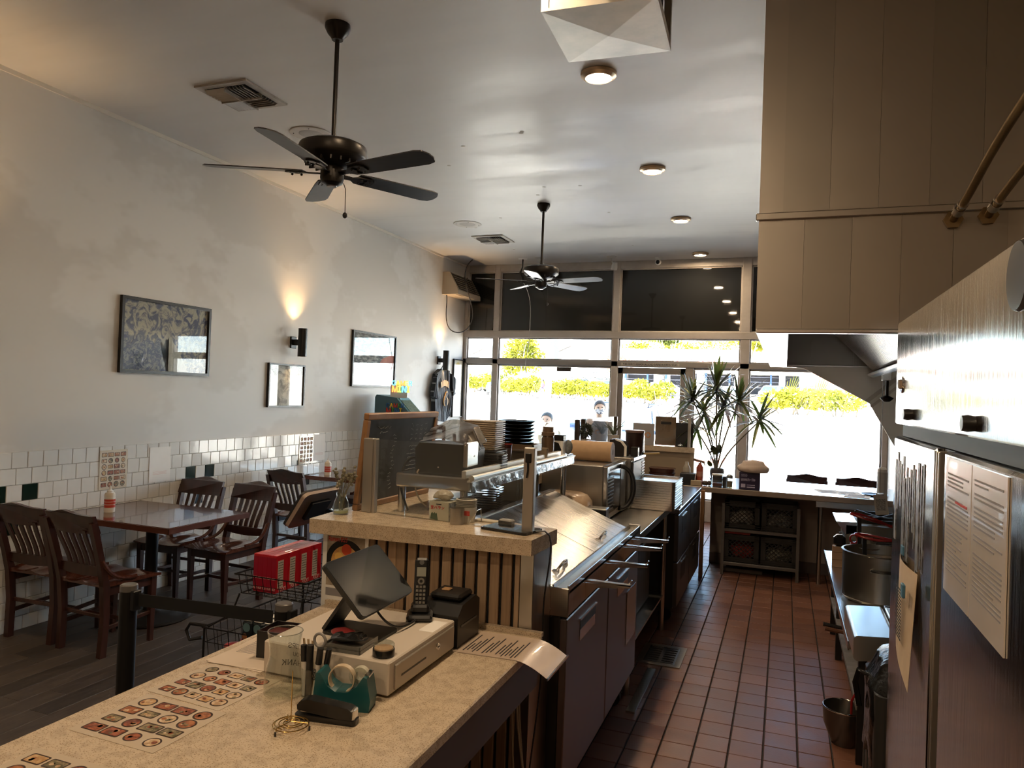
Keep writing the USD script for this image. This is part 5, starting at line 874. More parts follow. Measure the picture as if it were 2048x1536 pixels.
for a, b in ((5.61, 6.37), (6.38, 7.14)):
    for z0, z1 in ((.14, .475), (.485, .835)):
        d = part(df, 'drawer', bx(-.755, -.72, a + .01, b - .01, z0, z1, .004), dd); part(d, 'handle_recess', bx(-.721, -.7185, (a + b) / 2 - .16, (a + b) / 2 + .1, z1 - .17, z1 - .04), pin, smooth=False); part(d, 'handle_lip', bx(-.722, -.712, (a + b) / 2 - .16, (a + b) / 2 + .1, z1 - .04, z1 - .033), STEELB)
part(df, 'caster', [cat(T(cyl(.05, -.016, .016, 20), (-.82, y, .055), rx=90), bx(-.85, -.79, y - .025, y + .025, .09, .14)) for y in (5.75, 7.0)], DRUB)
# overshelf on legs above the prep table
os_ = thing('overshelf', 'stainless overshelf on round legs above the prep table', 'shelf', (0, 0, 0)); part(os_, 'shelf', [bx(-1.51, -1.17, 2.70, 4.24, 1.305, 1.36, .006)], STEELB)
part(os_, 'leg', [cyl(.016, BT, 1.31, 14, -1.50, 2.745), cyl(.016, 1.13, 1.31, 14, -1.215, 2.745), cyl(.016, .93, 1.31, 14, -1.215, 4.19), cyl(.016, .93, 1.31, 14, -1.50, 4.19)], STEELB)
part(os_, 'ticket_rail', [bx(-1.175, -1.155, 2.68, 4.22, 1.345, 1.352), T(cyl(.0, 0, 0.01), (0, 0, 0)) if False else tube([(-1.155, 2.68, 1.362), (-1.155, 4.0, 1.362)], .012, 10), bx(-1.20, -1.18, 2.68, 4.0, 1.36, 1.39, .002)], mat('rail_alu', (.62, .60, .57), .35, .7)); part(os_, 'wrap_film', bar((-1.163, 2.70, 1.325), (-1.163, 4.22, 1.325), .004, .045), mat('foil_film', (.55, .55, .55), .18, .9, bump=.5, bs=18.), smooth=False)
# back counter, half wall, crates
bc = thing('window_counter', 'steel topped work counter under the window with crates below', 'counter', (0, 0, 0)); part(bc, 'worktop', bx(-.915, XR - .02, 7.37, 8.45, .83, .86, .004), mat('counter_steel_top', (.62, .60, .57), .22, 1., bump=.01, bs=10.)); part(bc, 'front_lip', bx(-.915, XR - .02, 7.355, 7.372, .81, .862, .004), mat('counter_lip', (.32, .26, .21), .4, .6))
part(bc, 'apron', bx(.30, XR - .03, 7.40, 7.42, .75, .81), STEEL); part(bc, 'leg', [cyl(.02, 0, .82, 12, .345, 7.58), cyl(.02, 0, .82, 12, 1.15, 7.6)], STEEL)
struct('half_wall', [bx(-.70, XR, 8.015, 8.12, 0, .83)], mat('half_wall_paint', (.30, .25, .215), .6)); struct('half_wall_base', bx(-.70, XR, 8.0, 8.015, 0, .11), mat('half_wall_cove', (.10, .075, .07), .5)); struct('trim_1', bx(-.735, -.70, 7.30, 7.36, 0, .83), mat('orange_wood', (.30, .15, .06), .5, c2=(.38, .2, .09), s=6., st=(9, 9, 1)))
wrk = thing('crate_rack', 'grey metal rack under the window counter holding four black crates', 'rack', (0, 0, 0)); grm = mat('rack_grey', (.16, .15, .145), .45, .6)
part(wrk, 'leg', [bx(x - .014, x + .014, y - .014, y + .014, 0, .70) for x in (-.535, .155) for y in (7.54, 7.93)], grm); part(wrk, 'shelf', [bx(-.53, .15, 7.53, 7.94, z - .03, z, .003) for z in (.125, .455)], grm)
crm = mat('crate_black', (.013, .013, .013), .45)
def crate(label, loc, first=None):
    if first: return dup(first, loc, 0, label)
    t = thing('milk_crate', label, 'crate', loc, 0, 'black milk crates under the window counter'); hw_, hd_, hh_ = .165, .165, .27
    for z0, z1 in ((0, .05), (hh_ - .055, hh_)): part(t, 'band', [bx(-hw_, hw_, -hd_, -hd_ + .008, z0, z1), bx(-hw_, hw_, hd_ - .008, hd_, z0, z1), bx(-hw_, -hw_ + .008, -hd_, hd_, z0, z1), bx(hw_ - .008, hw_, -hd_, hd_, z0, z1)], crm, smooth=False)
    part(t, 'corner', [bx(i * (hw_ - .022) - .022, i * (hw_ - .022) + .022, j * (hd_ - .022) - .022, j * (hd_ - .022) + .022, 0, hh_) for i in (-1, 1) for j in (-1, 1)], crm, smooth=False); part(t, 'rib', [bx(-hw_ - .003, hw_ + .003, -hd_ - .003, -hd_, z, z + .006) for z in (.01, .03, .225, .245)], crm, smooth=False); L = []
    for k in range(-6, 7):
        for s in (-1, 1):
            a = np.array((k * .042 - s * .09, .05)); b = np.array((k * .042 + s * .09, .215)); c0, c1 = max(-.13, min(a[0], b[0])), min(.13, max(a[0], b[0]))
            if c1 - c0 < .02: continue
            f = lambda x: (x - a[0]) / (b[0] - a[0]) * (b[1] - a[1]) + a[1]; L.append(bar((c0, -hd_ + .004, f(c0)), (c1, -hd_ + .004, f(c1)), .007, .007))
    part(t, 'lattice', L, crm, smooth=False); part(t, 'floor_grid', bx(-hw_, hw_, -hd_, hd_, 0, .006), crm, smooth=False); part(t, 'side_wall', [bx(-hw_, -hw_ + .004, -hd_, hd_, .05, .215), bx(hw_ - .004, hw_, -hd_, hd_, .05, .215), bx(-hw_, hw_, hd_ - .004, hd_, .05, .215)], crm, smooth=False); return t
cr0 = crate('black milk crate on the upper shelf, left', (-.36, 7.72, .456)); crate('black milk crate on the upper shelf, right', (-.015, 7.72, .456), cr0); crate('black milk crate on the lower shelf, left, with red bag', (-.36, 7.72, .126), cr0); crate('black milk crate on the lower shelf, right, with clear packets', (-.015, 7.72, .126), cr0)
bagm = mat('bag_white', (.48, .47, .45), .4); 
for k, (x, z, m, l) in enumerate(((-.36, .463, bagm, 'crumpled white bags in the upper left crate'), (-.015, .463, mat('bag_grey', (.32, .31, .29), .3), 'crumpled grey bags in the upper right crate'), (-.36, .133, mat('bag_red', (.42, .05, .04), .4), 'red and white bag in the lower left crate'), (-.015, .133, mat('bag_clear', (.40, .40, .33), .2), 'clear packets in the lower right crate'))):
    m_ = sph(.12, (0, 0, .085), (1.1, 1.05, .7), 3); v = m_.vertices; v += .03 * (meshkit.noise(v * 18, k)[:, None] - .5) * 2; m_.vertices = v; single('storage_bag', l, 'bag', m_, m, (x, 7.72, z))
single('flat_carton', 'red and white flat carton lying above the lower left crate', 'carton', bx(-.12, .12, -.12, .12, 0, .022, .003), mat('carton_red', (.50, .05, .03), .4), (-.40, 7.70, .397)); single('film_roll', 'cloudy plastic roll lying above the lower left crate', 'roll', T(cyl(.025, -.06, .06, 16), (0, 0, .026), ry=90), bagm, (-.235, 7.68, .397))
single('plastic_film', 'dull crumpled plastic film over the lower right crate', 'plastic film', T(sph(.13, (0, 0, 0), (1.1, 1, .2), 3), (0, 0, .026)), mat('film_dull', (.14, .13, .12), .25), (0.0, 7.72, .397))
single('power_strip', 'long power strip on the floor under the crate rack', 'power strip', bx(-.2, .2, -.03, .03, 0, .04, .006), mat('power_strip_m', (.12, .10, .085), .5), (-.36, 7.70, 0))
t = thing('floor_drain', 'square metal floor drain grate beside the prep table', 'drain', (-.715, 4.96, 0)); br_ = mat('drain_frame', (.36, .30, .23), .35, .9); part(t, 'frame', ext(sbox(-.14, -.20, .14, .2).difference(sbox(-.10, -.155, .10, .155)), .006, .0005), br_, smooth=False); part(t, 'well', bx(-.10, .10, -.155, .155, .0002, .0012), vdark, smooth=False)
for k in range(7): part(t, 'grate_bar', bx(-.10, .10, -.135 + k * .043 - .006, -.135 + k * .043 + .012, .0015, .007, .001), STEELB, smooth=False)
part(t, 'grate_spine', [bx(-.012, .012, -.155, .155, .002, .0075), bx(-.10, -.088, -.155, .155, .002, .0075), bx(.088, .10, -.155, .155, .002, .0075)], STEELB, smooth=False)
# ------------------------------------------------------------------ things on the front counter
CZ, DZ = .86, .958
t = thing('cash_drawer', 'white cash drawer box with brushed steel front and key lock on the counter', 'cash drawer', (0, 0, 0)); offw = mat('drawer_white', (.60, .53, .45), .35)
part(t, 'body', bx(-1.41, -.992, 1.78, 2.205, CZ + .006, DZ, .004), offw); part(t, 'front_panel', bx(-.993, -.985, 1.81, 2.19, CZ + .014, DZ - .014, .002), mat('drawer_front', (.45, .40, .34), .4, .8)); part(t, 'slot', bx(-.986, -.9842, 1.84, 1.99, .904, .909), BLK, smooth=False)
part(t, 'key_lock', T(lathe([(0, 0), (.011, 0), (.010, .003), (0, .003)], 20), (-.985, 2.07, .915), ry=90), CHROME); part(t, 'key_slot', bx(-.9825, -.9812, 2.064, 2.076, .913, .917), BLK, smooth=False); part(t, 'foot', [cyl(.012, CZ, CZ + .008, 10, x, y) for x in (-1.38, -1.02) for y in (1.81, 2.17)], DRUB); part(t, 'paper_label', bx(-1.05, -1.0, 2.06, 2.17, DZ, DZ + .0006), PAPER, smooth=False)
def quadslab(c, th, r=.08):
    m, n_ = slab(np.array(c), th, r); return m
t = thing('pos_tablet', 'black tilted checkout tablet on a wedge stand, atop the cash drawer', 'tablet', (0, 0, 0)); scr = np.array([(-1.105, 1.815, 1.05), (-1.11, 2.125, 1.052), (-1.24, 2.11, 1.195), (-1.235, 1.80, 1.193)])
n_ = np.cross(scr[1] - scr[0], scr[3] - scr[0]); n_ /= np.linalg.norm(n_)
part(t, 'case', quadslab(scr, .014, .07), mat('tablet_grey', (.05, .052, .05), .35, .4)); part(t, 'screen', quadslab(scr.mean(0) + (scr - scr.mean(0)) * .985 + n_ * .0073, .002, .06), mat('screen_black', (.010, .011, .012), .07, coat=.4))
part(t, 'stand_arm', [quadslab([(-1.30, 1.91, DZ + .008), (-1.30, 2.02, DZ + .008), (-1.185, 2.02, 1.13), (-1.185, 1.91, 1.13)], .010, .04)], mat('stand_charcoal', (.035, .034, .032), .45, .3)); part(t, 'stand_foot', [ext(rrect(.20, .13, .02), .008, DZ).apply_translation((-1.20, 1.965, 0))], mat('stand_charcoal', (.035, .034, .032), .45)); part(t, 'charger_cable', tube(spline([(-1.16, 1.96, 1.06), (-1.1, 2.0, .98), (-1.09, 2.1, .968), (-1.11, 2.24, .966)], 24), .0035, 6), BLK)
t = thing('cordless_phone', 'black cordless phone handset upright in its cradle on cash drawer', 'phone', (-1.10, 2.165, DZ), 25); part(t, 'cradle', [bx(-.042, .042, -.045, .045, 0, .022, .008), bx(-.03, .03, -.02, .035, .02, .05, .008)], BLK)
hs = lambda m: T(T(m, rx=-14), (0, .0, .03)); part(t, 'handset', hs(bx(-.023, .023, -.012, .014, 0, .165, .008)), BLK); part(t, 'display', hs(bx(-.015, .015, -.0135, -.011, .105, .135)), mat('lcd', (.28, .29, .25), .2), smooth=False); part(t, 'earpiece', hs(T(cyl(.008, 0, .002, 14), (0, -.012, .15), rx=90)), mat('phone_grey', (.10, .10, .10), .4))
for r in range(5):
    for c in range(3): part(t, 'key', hs(bx(-.016 + c * .0115, -.0075 + c * .0115, -.0138, -.0115, .018 + r * .0125, .026 + r * .0125, .001)), mat('phone_key', (.17, .16, .14), .4), smooth=False)
part(t, 'nav_key', hs(T(lathe([(.005, 0), (.011, 0), (.011, .003), (.005, .003)], 18), (0, -.0115, .09), rx=90)), mat('phone_key', (.17, .16, .14), .4))
t = thing('receipt_printer', 'black receipt printer behind the cash drawer on the counter', 'printer', (0, 0, 0)); part(t, 'body', extx([(2.215, CZ + .003), (2.395, CZ + .003), (2.395, .985), (2.36, 1.005), (2.25, .995), (2.215, .965)], -1.13, -.985), BLK, smooth=False); part(t, 'paper_cover', bx(-1.115, -1.0, 2.26, 2.37, 1.0, 1.022, .008), BLKM); part(t, 'paper_slot', bx(-.986, -.983, 2.24, 2.37, .925, .932), mat('slot_grey', (.12, .12, .12), .4), smooth=False); part(t, 'status_window', bx(-1.09, -1.06, 2.30, 2.33, 1.021, 1.026, .002), mat('amber_window', (.40, .24, .12), .15))
# glass tips jar
jar = [(.0, .0), (.046, 0), (.052, .006), (.053, .03), (.048, .075), (.040, .105), (.041, .125), (.046, .165), (.0475, .172)]; jin = [(.0455, .172), (.044, .165), (.039, .125), (.038, .105), (.046, .075), (.051, .03), (.049, .010), (0, .009)]
t = thing('tips_jar', 'clear waisted glass tips jar with handwritten letters, mirrored from behind', 'jar', (-1.268, 1.69, CZ)); part(t, 'glass', lathe(jar + jin, 48), BOTTLE, smooth=60); part(t, 'rim', tube([(.0466 * math.cos(a), .0466 * math.sin(a), .1725) for a in np.linspace(0, 2 * PI, 40)[:-1]], .0014, 6, closed=True), pane('rim_glass', (.8, .82, .8), .05, .25))
def wrap(s, h, z, r, a0, m):
    g = text(s, h, None, .0004); g = g.subdivide_to_size(.004); v = g.vertices; a = a0 + v[:, 0] / r; g.vertices = np.stack([(r + v[:, 2]) * np.cos(a), (r + v[:, 2]) * np.sin(a), z + v[:, 1]], -1); part(t, 'handwriting', g, m, smooth=False)
marker = mat('marker_brown', (.10, .08, .07), .6)
wrap('TIPS', .014, .112, .0405, .9, marker); wrap('THANK', .016, .06, .0508, .85, marker); wrap('YOU', .011, .088, .0462, 1.0, marker)
t = thing('marker_cup', 'slim clear cup holding markers, wooden stirrers and scissors', 'cup', (-1.187, 1.713, CZ)); part(t, 'cup', lathe([(0, 0), (.032, 0), (.033, .08), (.0318, .08), (.031, .003), (0, .003)], 28), BOTTLE)
for (x, y, r, h, tilt, m, n) in ((-.018, -.012, .008, .135, -4, mat('marker_white', (.62, .58, .52), .4), 'marker'), (.014, -.014, .008, .135, 6, mat('marker_white', (.62, .58, .52), .4), 'marker'), (.022, .006, .0075, .13, 9, BLK, 'marker'), (-.004, -.018, .009, .14, 1, mat('pen_black', (.014, .013, .013), .4), 'pen')):
    q = part(t, n, T(T(cyl(r, 0, h * .68, 14), ry=tilt), (x, y, .004)), m); part(q, 'cap', T(T(cyl(r * 1.08, h * .68, h, 14), ry=tilt), (x, y, .004)), BLK)
for k in range(3): part(t, 'wooden_stirrer', T(T(bx(-.003, .003, -.0008, .0008, 0, .148), ry=-8 + 5 * k, rx=3 * k), (-.016 + .004 * k, .004 * k, .005)), mat('birch', (.50, .36, .21), .6))
part(t, 'brand_print', [T(facey(text('EXPO', .010, .03, .0006, True), 0, 0, 0), (0, 0, 0), ry=90).apply_translation((.012, -.0235, .085))], INK, smooth=False); part(t, 'scissors_handle', T(tube([(.018 * math.cos(a), 0, .018 * math.sin(a)) for a in np.linspace(0, 2 * PI, 24)[:-1]], .004, 8, closed=True), (.006, .014, .148)), mat('scissor_grey', (.25, .24, .23), .4))
t = thing('card_box', 'small open black box with dark red lining behind the tips jar', 'box', (-1.345, 1.99, CZ), 8) if False else thing('card_box', 'small open black box with dark red lining behind the tips jar', 'box', (-1.47, 1.93, CZ), 6)
part(t, 'box', [bx(-.045, .045, -.055, .055, 0, .004), bx(-.045, -.041, -.055, .055, 0, .085), bx(.041, .045, -.055, .055, 0, .085), bx(-.045, .045, -.055, -.051, 0, .085), bx(-.045, .045, .051, .055, 0, .085)], BLK, smooth=False); part(t, 'red_lining', bx(-.041, .041, -.051, .051, .060, .066), mat('lining_red', (.10, .01, .008), .6), smooth=False)
# tape dispenser
t = thing('tape_dispenser', 'teal desk tape dispenser with two clear tape rolls', 'tape dispenser', (-1.078, 1.692, CZ), 14); teal = mat('teal_plastic', (.010, .085, .095), .35)
o = [(-.075, 0), (.08, 0), (.083, .03), (.072, .088), (.062, .092), (.045, .065), (.02, .048), (-.012, .048), (-.035, .062), (-.055, .095), (-.066, .095)]
part(t, 'base', exty([tuple(p) for p in np.array(Polygon(o).buffer(-.004).buffer(.004).exterior.coords)[:-1]], -.03, .03), teal, smooth=40); part(t, 'rubber_foot', bx(-.072, .08, -.029, .029, -.0005, .003), DRUB); part(t, 'cutter', bx(.060, .076, -.02, .02, .088, .093), CHROME)
part(t, 'tape_roll', [T(lathe([(.033, -.009), (.036, -.009), (.036, .009), (.033, .009), (.033, -.009)], 40), (.0, -.012, .078), rx=90)], mat('tape_tan', (.55, .44, .30), .35)); part(t, 'roll_core', T(lathe([(0, -.008), (.033, -.008), (.033, -.006), (0, -.006)], 36), (0, -.012, .078), rx=90), BOTTLE, smooth=False)
part(t, 'small_roll', T(lathe([(.012, -.009), (.022, -.009), (.022, .009), (.012, .009), (.012, -.009)], 32), (.043, .012, .082), rx=90), mat('tape_pale', (.62, .58, .48), .3)); part(t, 'roll_flange', T(lathe([(.0, .0095), (.03, .0095), (.03, .0105), (0, .0105)], 30), (.043, .012, .082), rx=90), BOTTLE, smooth=False)
# stapler
t = thing('stapler', 'black desk stapler in front of the teal tape dispenser', 'stapler', (-1.066, 1.602, CZ), 9); bl = mat('stapler_black', (.011, .011, .012), .22)
part(t, 'base', ext(rrect(.165, .036, .01), .012, .002), bl); part(t, 'arm', T(exty([(-.075, .022), (.068, .014), (.072, .02), (.072, .040), (.06, .046), (-.045, .052), (-.068, .046), (-.077, .034)], -.017, .017), ry=3), bl, smooth=30); part(t, 'magazine', T(bx(-.07, .074, -.008, .008, .0155, .023), ry=2), CHROME); part(t, 'nose', bx(.068, .079, -.014, .014, .012, .04, .003), STEELB); part(t, 'anvil', bx(.05, .07, -.009, .009, .0135, .0165), STEELB); part(t, 'rubber_foot', ext(rrect(.16, .034, .01), .002), DRUB)
# receipt spike
t = thing('receipt_spike', 'gold wire receipt spike with a spiral base on the counter', 'receipt spike', (-1.118, 1.525, CZ)); gw = mat('gold_wire', (.62, .42, .14), .22, 1.)
sp = [((.012 + .028 * k / 60) * math.cos(k * .29), (.012 + .028 * k / 60) * math.sin(k * .29), .017) for k in range(61)]; part(t, 'spiral_base', [tube(sp, .0014, 6), tube([(.043 * math.cos(a), .043 * math.sin(a), .013) for a in np.linspace(0, 2 * PI, 48)[:-1]], .0014, 6, closed=True)] + [tube([(0, 0, .02), (.043 * math.cos(a), .043 * math.sin(a), .018), (.047 * math.cos(a), .047 * math.sin(a), .003)], .0014, 6) for a in (.3, 2.4, 4.5)], gw); part(t, 'spike', tube([(0, 0, .018), (0, 0, .14), (0, 0, .146)], [.0013, .0013, .0003], 6), gw)
for a in (.3, 2.4, 4.5): part(t, 'rubber_tip', cyl(.0026, 0, .010, 8, .047 * math.cos(a), .047 * math.sin(a)), BLK)
# tin on the drawer, glass tray with packets
t = thing('powder_tin', 'round black tin of tan powder under a clear lid, on cash drawer', 'tin', (-1.036, 1.825, DZ)); part(t, 'tin', lathe([(0, 0), (.030, 0), (.031, .002), (.031, .020), (0, .020)], 36), mat('tin_black', (.010, .010, .010), .2)); part(t, 'powder', lathe([(0, .024), (.026, .023), (.027, .02), (0, .02)], 30), mat('powder_tan', (.50, .31, .18), .7)); part(t, 'clear_lid', lathe([(.0305, .020), (.0305, .033), (.028, .036), (0, .036), (0, .035), (.0275, .035), (.0297, .0325), (.0297, .020)], 36), BOTTLE)
t = thing('glass_tray', 'stacked glass trays with dark packets on the cash drawer corner', 'tray', (-1.155, 1.84, DZ), 4)
for k in range(2): part(t, 'tray', [bx(-.058, .058, -.05, .06, .011 * k, .011 * k + .003, .001), bx(-.058, -.055, -.05, .06, .011 * k, .011 * k + .010), bx(.055, .058, -.05, .06, .011 * k, .011 * k + .010), bx(-.058, .058, -.05, -.047, .011 * k, .011 * k + .010)], mat('tray_glass_dark', (.16, .155, .14), .12), smooth=False)
m_ = sph(.05, (0, 0, .030), (1.1, .9, .16), 3); m_.vertices += .012 * (meshkit.noise(m_.vertices * 50)[:, None] - .5); part(t, 'packet', m_, mat('packet_black', (.02, .02, .02), .1)); m_ = sph(.035, (-.04, .03, .03), (1.1, .8, .3), 2); part(t, 'red_packet', m_, mat('packet_dull_red', (.28, .03, .03), .4))
# printed menus and papers on the counter
def flat(x0, y0, x1, y1, rz, label, seed, cols, rows, grp='photo menus taped to the counter'):
    cx_, cy_ = (x0 + x1) / 2, (y0 + y1) / 2; t = thing('counter_menu', label, 'menu', (cx_, cy_, CZ), rz, grp); put_menu(t, x1 - x0, y1 - y0, seed, lambda m: T(m, (0, 0, .0007)), cols, rows, mat('menu_clear', (.56, .46, .34), .2, coat=.5))
flat(-1.595, 1.545, -1.345, 1.765, -4, 'food photo menu lying on the counter, closest to the tips jar', 21, 5, 4); flat(-1.585, 1.305, -1.325, 1.525, -1, 'food photo menu lying on counter, middle one of three', 33, 4, 4); flat(-1.565, .99, -1.31, 1.205, 0, 'food photo menu at the near edge of counter, bottom left', 41, 4, 4)
def draped(x0, x1, y0, y1, edge, drop, n=24):
    v, f = [], []
    for i in range(n + 1):
        x = x0 + (x1 - x0) * i / n; d = max(0, x - edge); z = CZ + .0015 - drop * (d / max(1e-6, x1 - edge)) ** 1.6
        for y in (y0, y1): v.append((x, y + .02 * (i / n), z))
    for i in range(n): f += [(2 * i, 2 * i + 2, 2 * i + 3), (2 * i, 2 * i + 3, 2 * i + 1)]
    a = trimesh.Trimesh(v, f, process=False); b = a.copy(); b.invert(); b.apply_translation((0, 0, -.0008)); return cat(a, b)
t = thing('sleeved_sheet', 'printed sheet in a plastic sleeve drooping over the counter edge', 'sheet', (0, 0, 0)); part(t, 'sheet', draped(-.99, -.67, 2.19, 2.415, -.775, .045), mat('sleeve_paper', (.58, .46, .36), .25, coat=.6)); part(t, 'printed_lines', [bx(-.965 + .011 * k, -.9612 + .011 * k, 2.215 + .01 * (k % 3), 2.38 - .03 * ((k * 7) % 4), CZ + .0018, CZ + .0024) for k in range(17) if k not in (5, 9)], INK, smooth=False); part(t, 'sleeve_edge', bx(-.672, -.667, 2.205, 2.44, CZ - .047, CZ - .040), CHROME, smooth=False)
for k in range(2): 
    t = thing('printed_sheet', ['upper loose printed sheet on the counter left of the cash drawer', 'lower loose printed sheet on the counter left of the cash drawer'][k], 'sheet', (-1.52, 1.92, CZ + .0008 + k * .0012), 4 - 6 * (1 - k), 'loose sheets beside the cash drawer'); part(t, 'sheet', ext(rrect(.21, .27, .001), .0006), mat('sheet_tan', (.62, .52, .42), .6), smooth=False); part(t, 'printed_lines', [bx(-.08, .02 + .05 * (q % 2), .09 - .008 * q, .0925 - .008 * q, .0006, .0011) for q in range(16)], GREYINK, smooth=False)
# ------------------------------------------------------------------ things on the bar
t = thing('flower_vase', 'small glass carafe of dried flowers on the bar corner', 'vase', (-1.665, 2.545, BT)); part(t, 'carafe', lathe([(0, 0), (.030, 0), (.031, .004), (.031, .042), (.027, .056), (.018, .072), (.022, .088), (.0205, .088), (.017, .072), (.0255, .055), (.0295, .042), (.0295, .006), (0, .006)], 32), BOTTLE); part(t, 'water', lathe([(0, .0065), (.029, .0065), (.029, .016), (0, .016)], 28), mat('pale_green_water', (.50, .52, .30), .1))
r = random.Random(5); st, hd = [], []
for k in range(26):
    a, q = r.uniform(0, 2 * PI), r.uniform(.01, .05); tip = (q * math.cos(a) + .008, q * math.sin(a), r.uniform(.125, .19)); st.append(tube(bez((.008 * math.cos(a), .008 * math.sin(a), .01), (.006 * math.cos(a), .006 * math.sin(a), .08), tip, n=6), .0008, 4)); hd += [sph(r.uniform(.004, .0075), tuple(np.array(tip) + (r.uniform(-.007, .007), r.uniform(-.007, .007), r.uniform(-.01, .008))), n=1) for _ in range(3)]
part(t, 'stems', st, mat('dry_stem', (.20, .19, .11), .8), kind='stuff'); part(t, 'flower_heads', hd, mat('dry_flower', (.26, .23, .17), .9, c2=(.13, .13, .08), s=120.), kind='stuff')
t = thing('bar_tablet', 'black tablet lying flat at the bar end with a charging cable', 'tablet', (-.945, 2.585, BT), -12); part(t, 'tablet', ext(rrect(.20, .13, .012), .009, .001), mat('tablet_black', (.012, .012, .013), .25)); part(t, 'screen', ext(rrect(.188, .118, .008), .0008, .0098), mat('screen_gloss', (.016, .017, .018), .05), smooth=False)
single('tablet_cable', 'thin black charging cable running down from the bar tablet', 'cable', tube(spline([(-.845, 2.575, BT + .006), (-.80, 2.58, BT + .004), (-.785, 2.57, 1.12), (-.80, 2.56, .95), (-.795, 2.55, .8), (-.80, 2.5, .5), (-.82, 2.5, .1)], 40), .0032, 6), BLK)
t = thing('charger_block', 'small grey charger block on the bar behind the tablet', 'charger', (-.99, 2.655, BT), -10); part(t, 'block', bx(-.028, .028, -.016, .016, 0, .026, .004), mat('charger_grey', (.30, .27, .24), .5)); part(t, 'dark_edge', bx(-.029, .029, -.0165, -.015, .002, .02), BLK)
single('paper_slip', 'torn tan paper slip on the bar beside the charger block', 'paper', ext([(-.05, -.02), (.05, -.012), (.045, .012), (-.03, .02)], .0008, .0002), mat('slip_tan', (.60, .47, .32), .6), (-1.05, 2.60, BT)); single('napkin_strip', 'folded pale napkin strip along the bar back edge', 'napkin', bx(-.07, .07, -.018, .018, 0, .008, .003), mat('napkin', (.52, .46, .38), .7), (-1.07, 2.70, BT), -6)
t = thing('divider_leaf_box', 'pale carton with red katakana letters and green leaf print on the bar', 'box', (-1.262, 2.655, BT), -6); part(t, 'carton', bx(-.045, .045, -.035, .035, 0, .075, .002), mat('carton_pale', (.50, .47, .38), .6)); rd = []
def kana(ch, x, s):
    seg = {'1': [((0, .9), (1, .9)), ((.5, 1), (.5, .45)), ((0, .6), (1, .6)), ((.1, .4), (.9, .4)), ((.5, .4), (.5, 0)), ((0, 0), (1, 0))], 'ba': [((.3, .8), (.0, .1)), ((.6, .8), (1., .1)), ((.85, 1.05), (.95, .9)), ((1., 1.1), (1.1, .95))], 'ra': [((.1, .95), (.9, .95)), ((0, .65), (1, .65)), ((1, .65), (.35, 0))], 'n': [((.1, .85), (.35, .7)), ((.1, .05), (1, .7))]}[ch]
    return [bar((x + a[0] * s, 0, a[1] * s), (x + b[0] * s, 0, b[1] * s), .0012, .0024) for a, b in seg]
for k, ch in enumerate(('1', 'ba', 'ra', 'n')): rd += kana(ch, -.036 + k * .0165, .012)
part(t, 'red_lettering', [T(m, (0, -.0356, .045)) for m in rd], REDINK, smooth=False); part(t, 'leaf_print', facey(ext([(-.038, .005), (-.002, .002), (-.008, .030), (-.013, .026), (-.018, .032), (-.024, .026), (-.029, .031), (-.034, .026)], .0006), 0, -.0352, 0), mat('leaf_green', (.03, .09, .05), .5), smooth=False); part(t, 'small_print', bx(-.012, .012, -.0358, -.035, .062, .066), INK, smooth=False); part(t, 'side_pattern', bx(.045, .0456, -.03, .03, .005, .07), mat('carton_pattern', (.16, .18, .16), .6, c2=(.5, .48, .42), s=90.), smooth=False)
m_ = sph(.034, (0, 0, .022), (1.15, .8, .62), 3); m_.vertices += .012 * (meshkit.noise(m_.vertices * 60, 3)[:, None] - .5); single('wrapped_bundle', 'crumpled clear wrapped bundle on top of the pale carton', 'bundle', m_, mat('wrap_tan', (.36, .31, .24), .25, c2=(.5, .45, .38), s=60.), (-1.262, 2.655, BT + .074))
t = thing('lidded_tub', 'pale tub with a pleated lid and red print on the bar', 'tub', (-1.165, 2.66, BT)); part(t, 'tub', lathe([(0, 0), (.036, 0), (.042, .06), (0, .06)], 28), mat('tub_pale', (.52, .48, .42), .45)); part(t, 'red_print', T(bx(-.014, .014, -.002, 0, .03, .048), (.018, -.038, 0)), REDINK, smooth=False); part(t, 'paper_cups', [lathe([(.034, .06 + .006 * k), (.043, .064 + .006 * k), (.034, .066 + .006 * k)], 28) for k in range(5)], mat('cup_paper', (.50, .46, .40), .7), smooth=False); part(t, 'wire_holder', tube([(.03, -.04, .0), (.055, -.02, .05), (.05, .03, .05), (.06, .02, .0)], .002, 6), CHROME)
single('frosted_cup', 'translucent empty plastic cup at front of the bar', 'cup', lathe([(0, 0), (.026, 0), (.029, .062), (.0275, .062), (.025, .003), (0, .003)], 28), pane('frosted_plastic', (.78, .74, .68), .3, .25), (-1.172, 2.59, BT))
# second label printer and packed containers on the overshelf
SZ = 1.3605
t = thing('label_printer', 'dark domed printer on the overshelf under a draped plastic bag', 'printer', (-1.345, 2.88, SZ), 2); part(t, 'body', exty([tuple(p) for p in np.array(Polygon([(-.115, 0), (.115, 0), (.12, .10), (.105, .125), (-.10, .125), (-.12, .10)]).buffer(.0).exterior.coords)[:-1]], -.10, .10), mat('printer_charcoal', (.026, .025, .024), .4), smooth=False); part(t, 'silver_strap', bx(.10, .122, -.11, .02, .03, .135, .006), STEELB); part(t, 'screw', sph(.004, (-.01, -.101, .025), n=1), CHROME); part(t, 'power_cable', tube(spline([(-.11, -.02, .03), (-.16, -.07, .05), (-.17, -.12, -.03), (-.13, -.16, -.12), (-.12, -.15, -.155)], 30), .005, 6), BLK); part(t, 'data_cable', tube(spline([(-.10, -.10, .01), (-.09, -.15, -.04), (-.06, -.17, -.10), (-.03, -.16, -.13)], 24), .0035, 6), mat('tan_cable', (.25, .20, .14), .5))
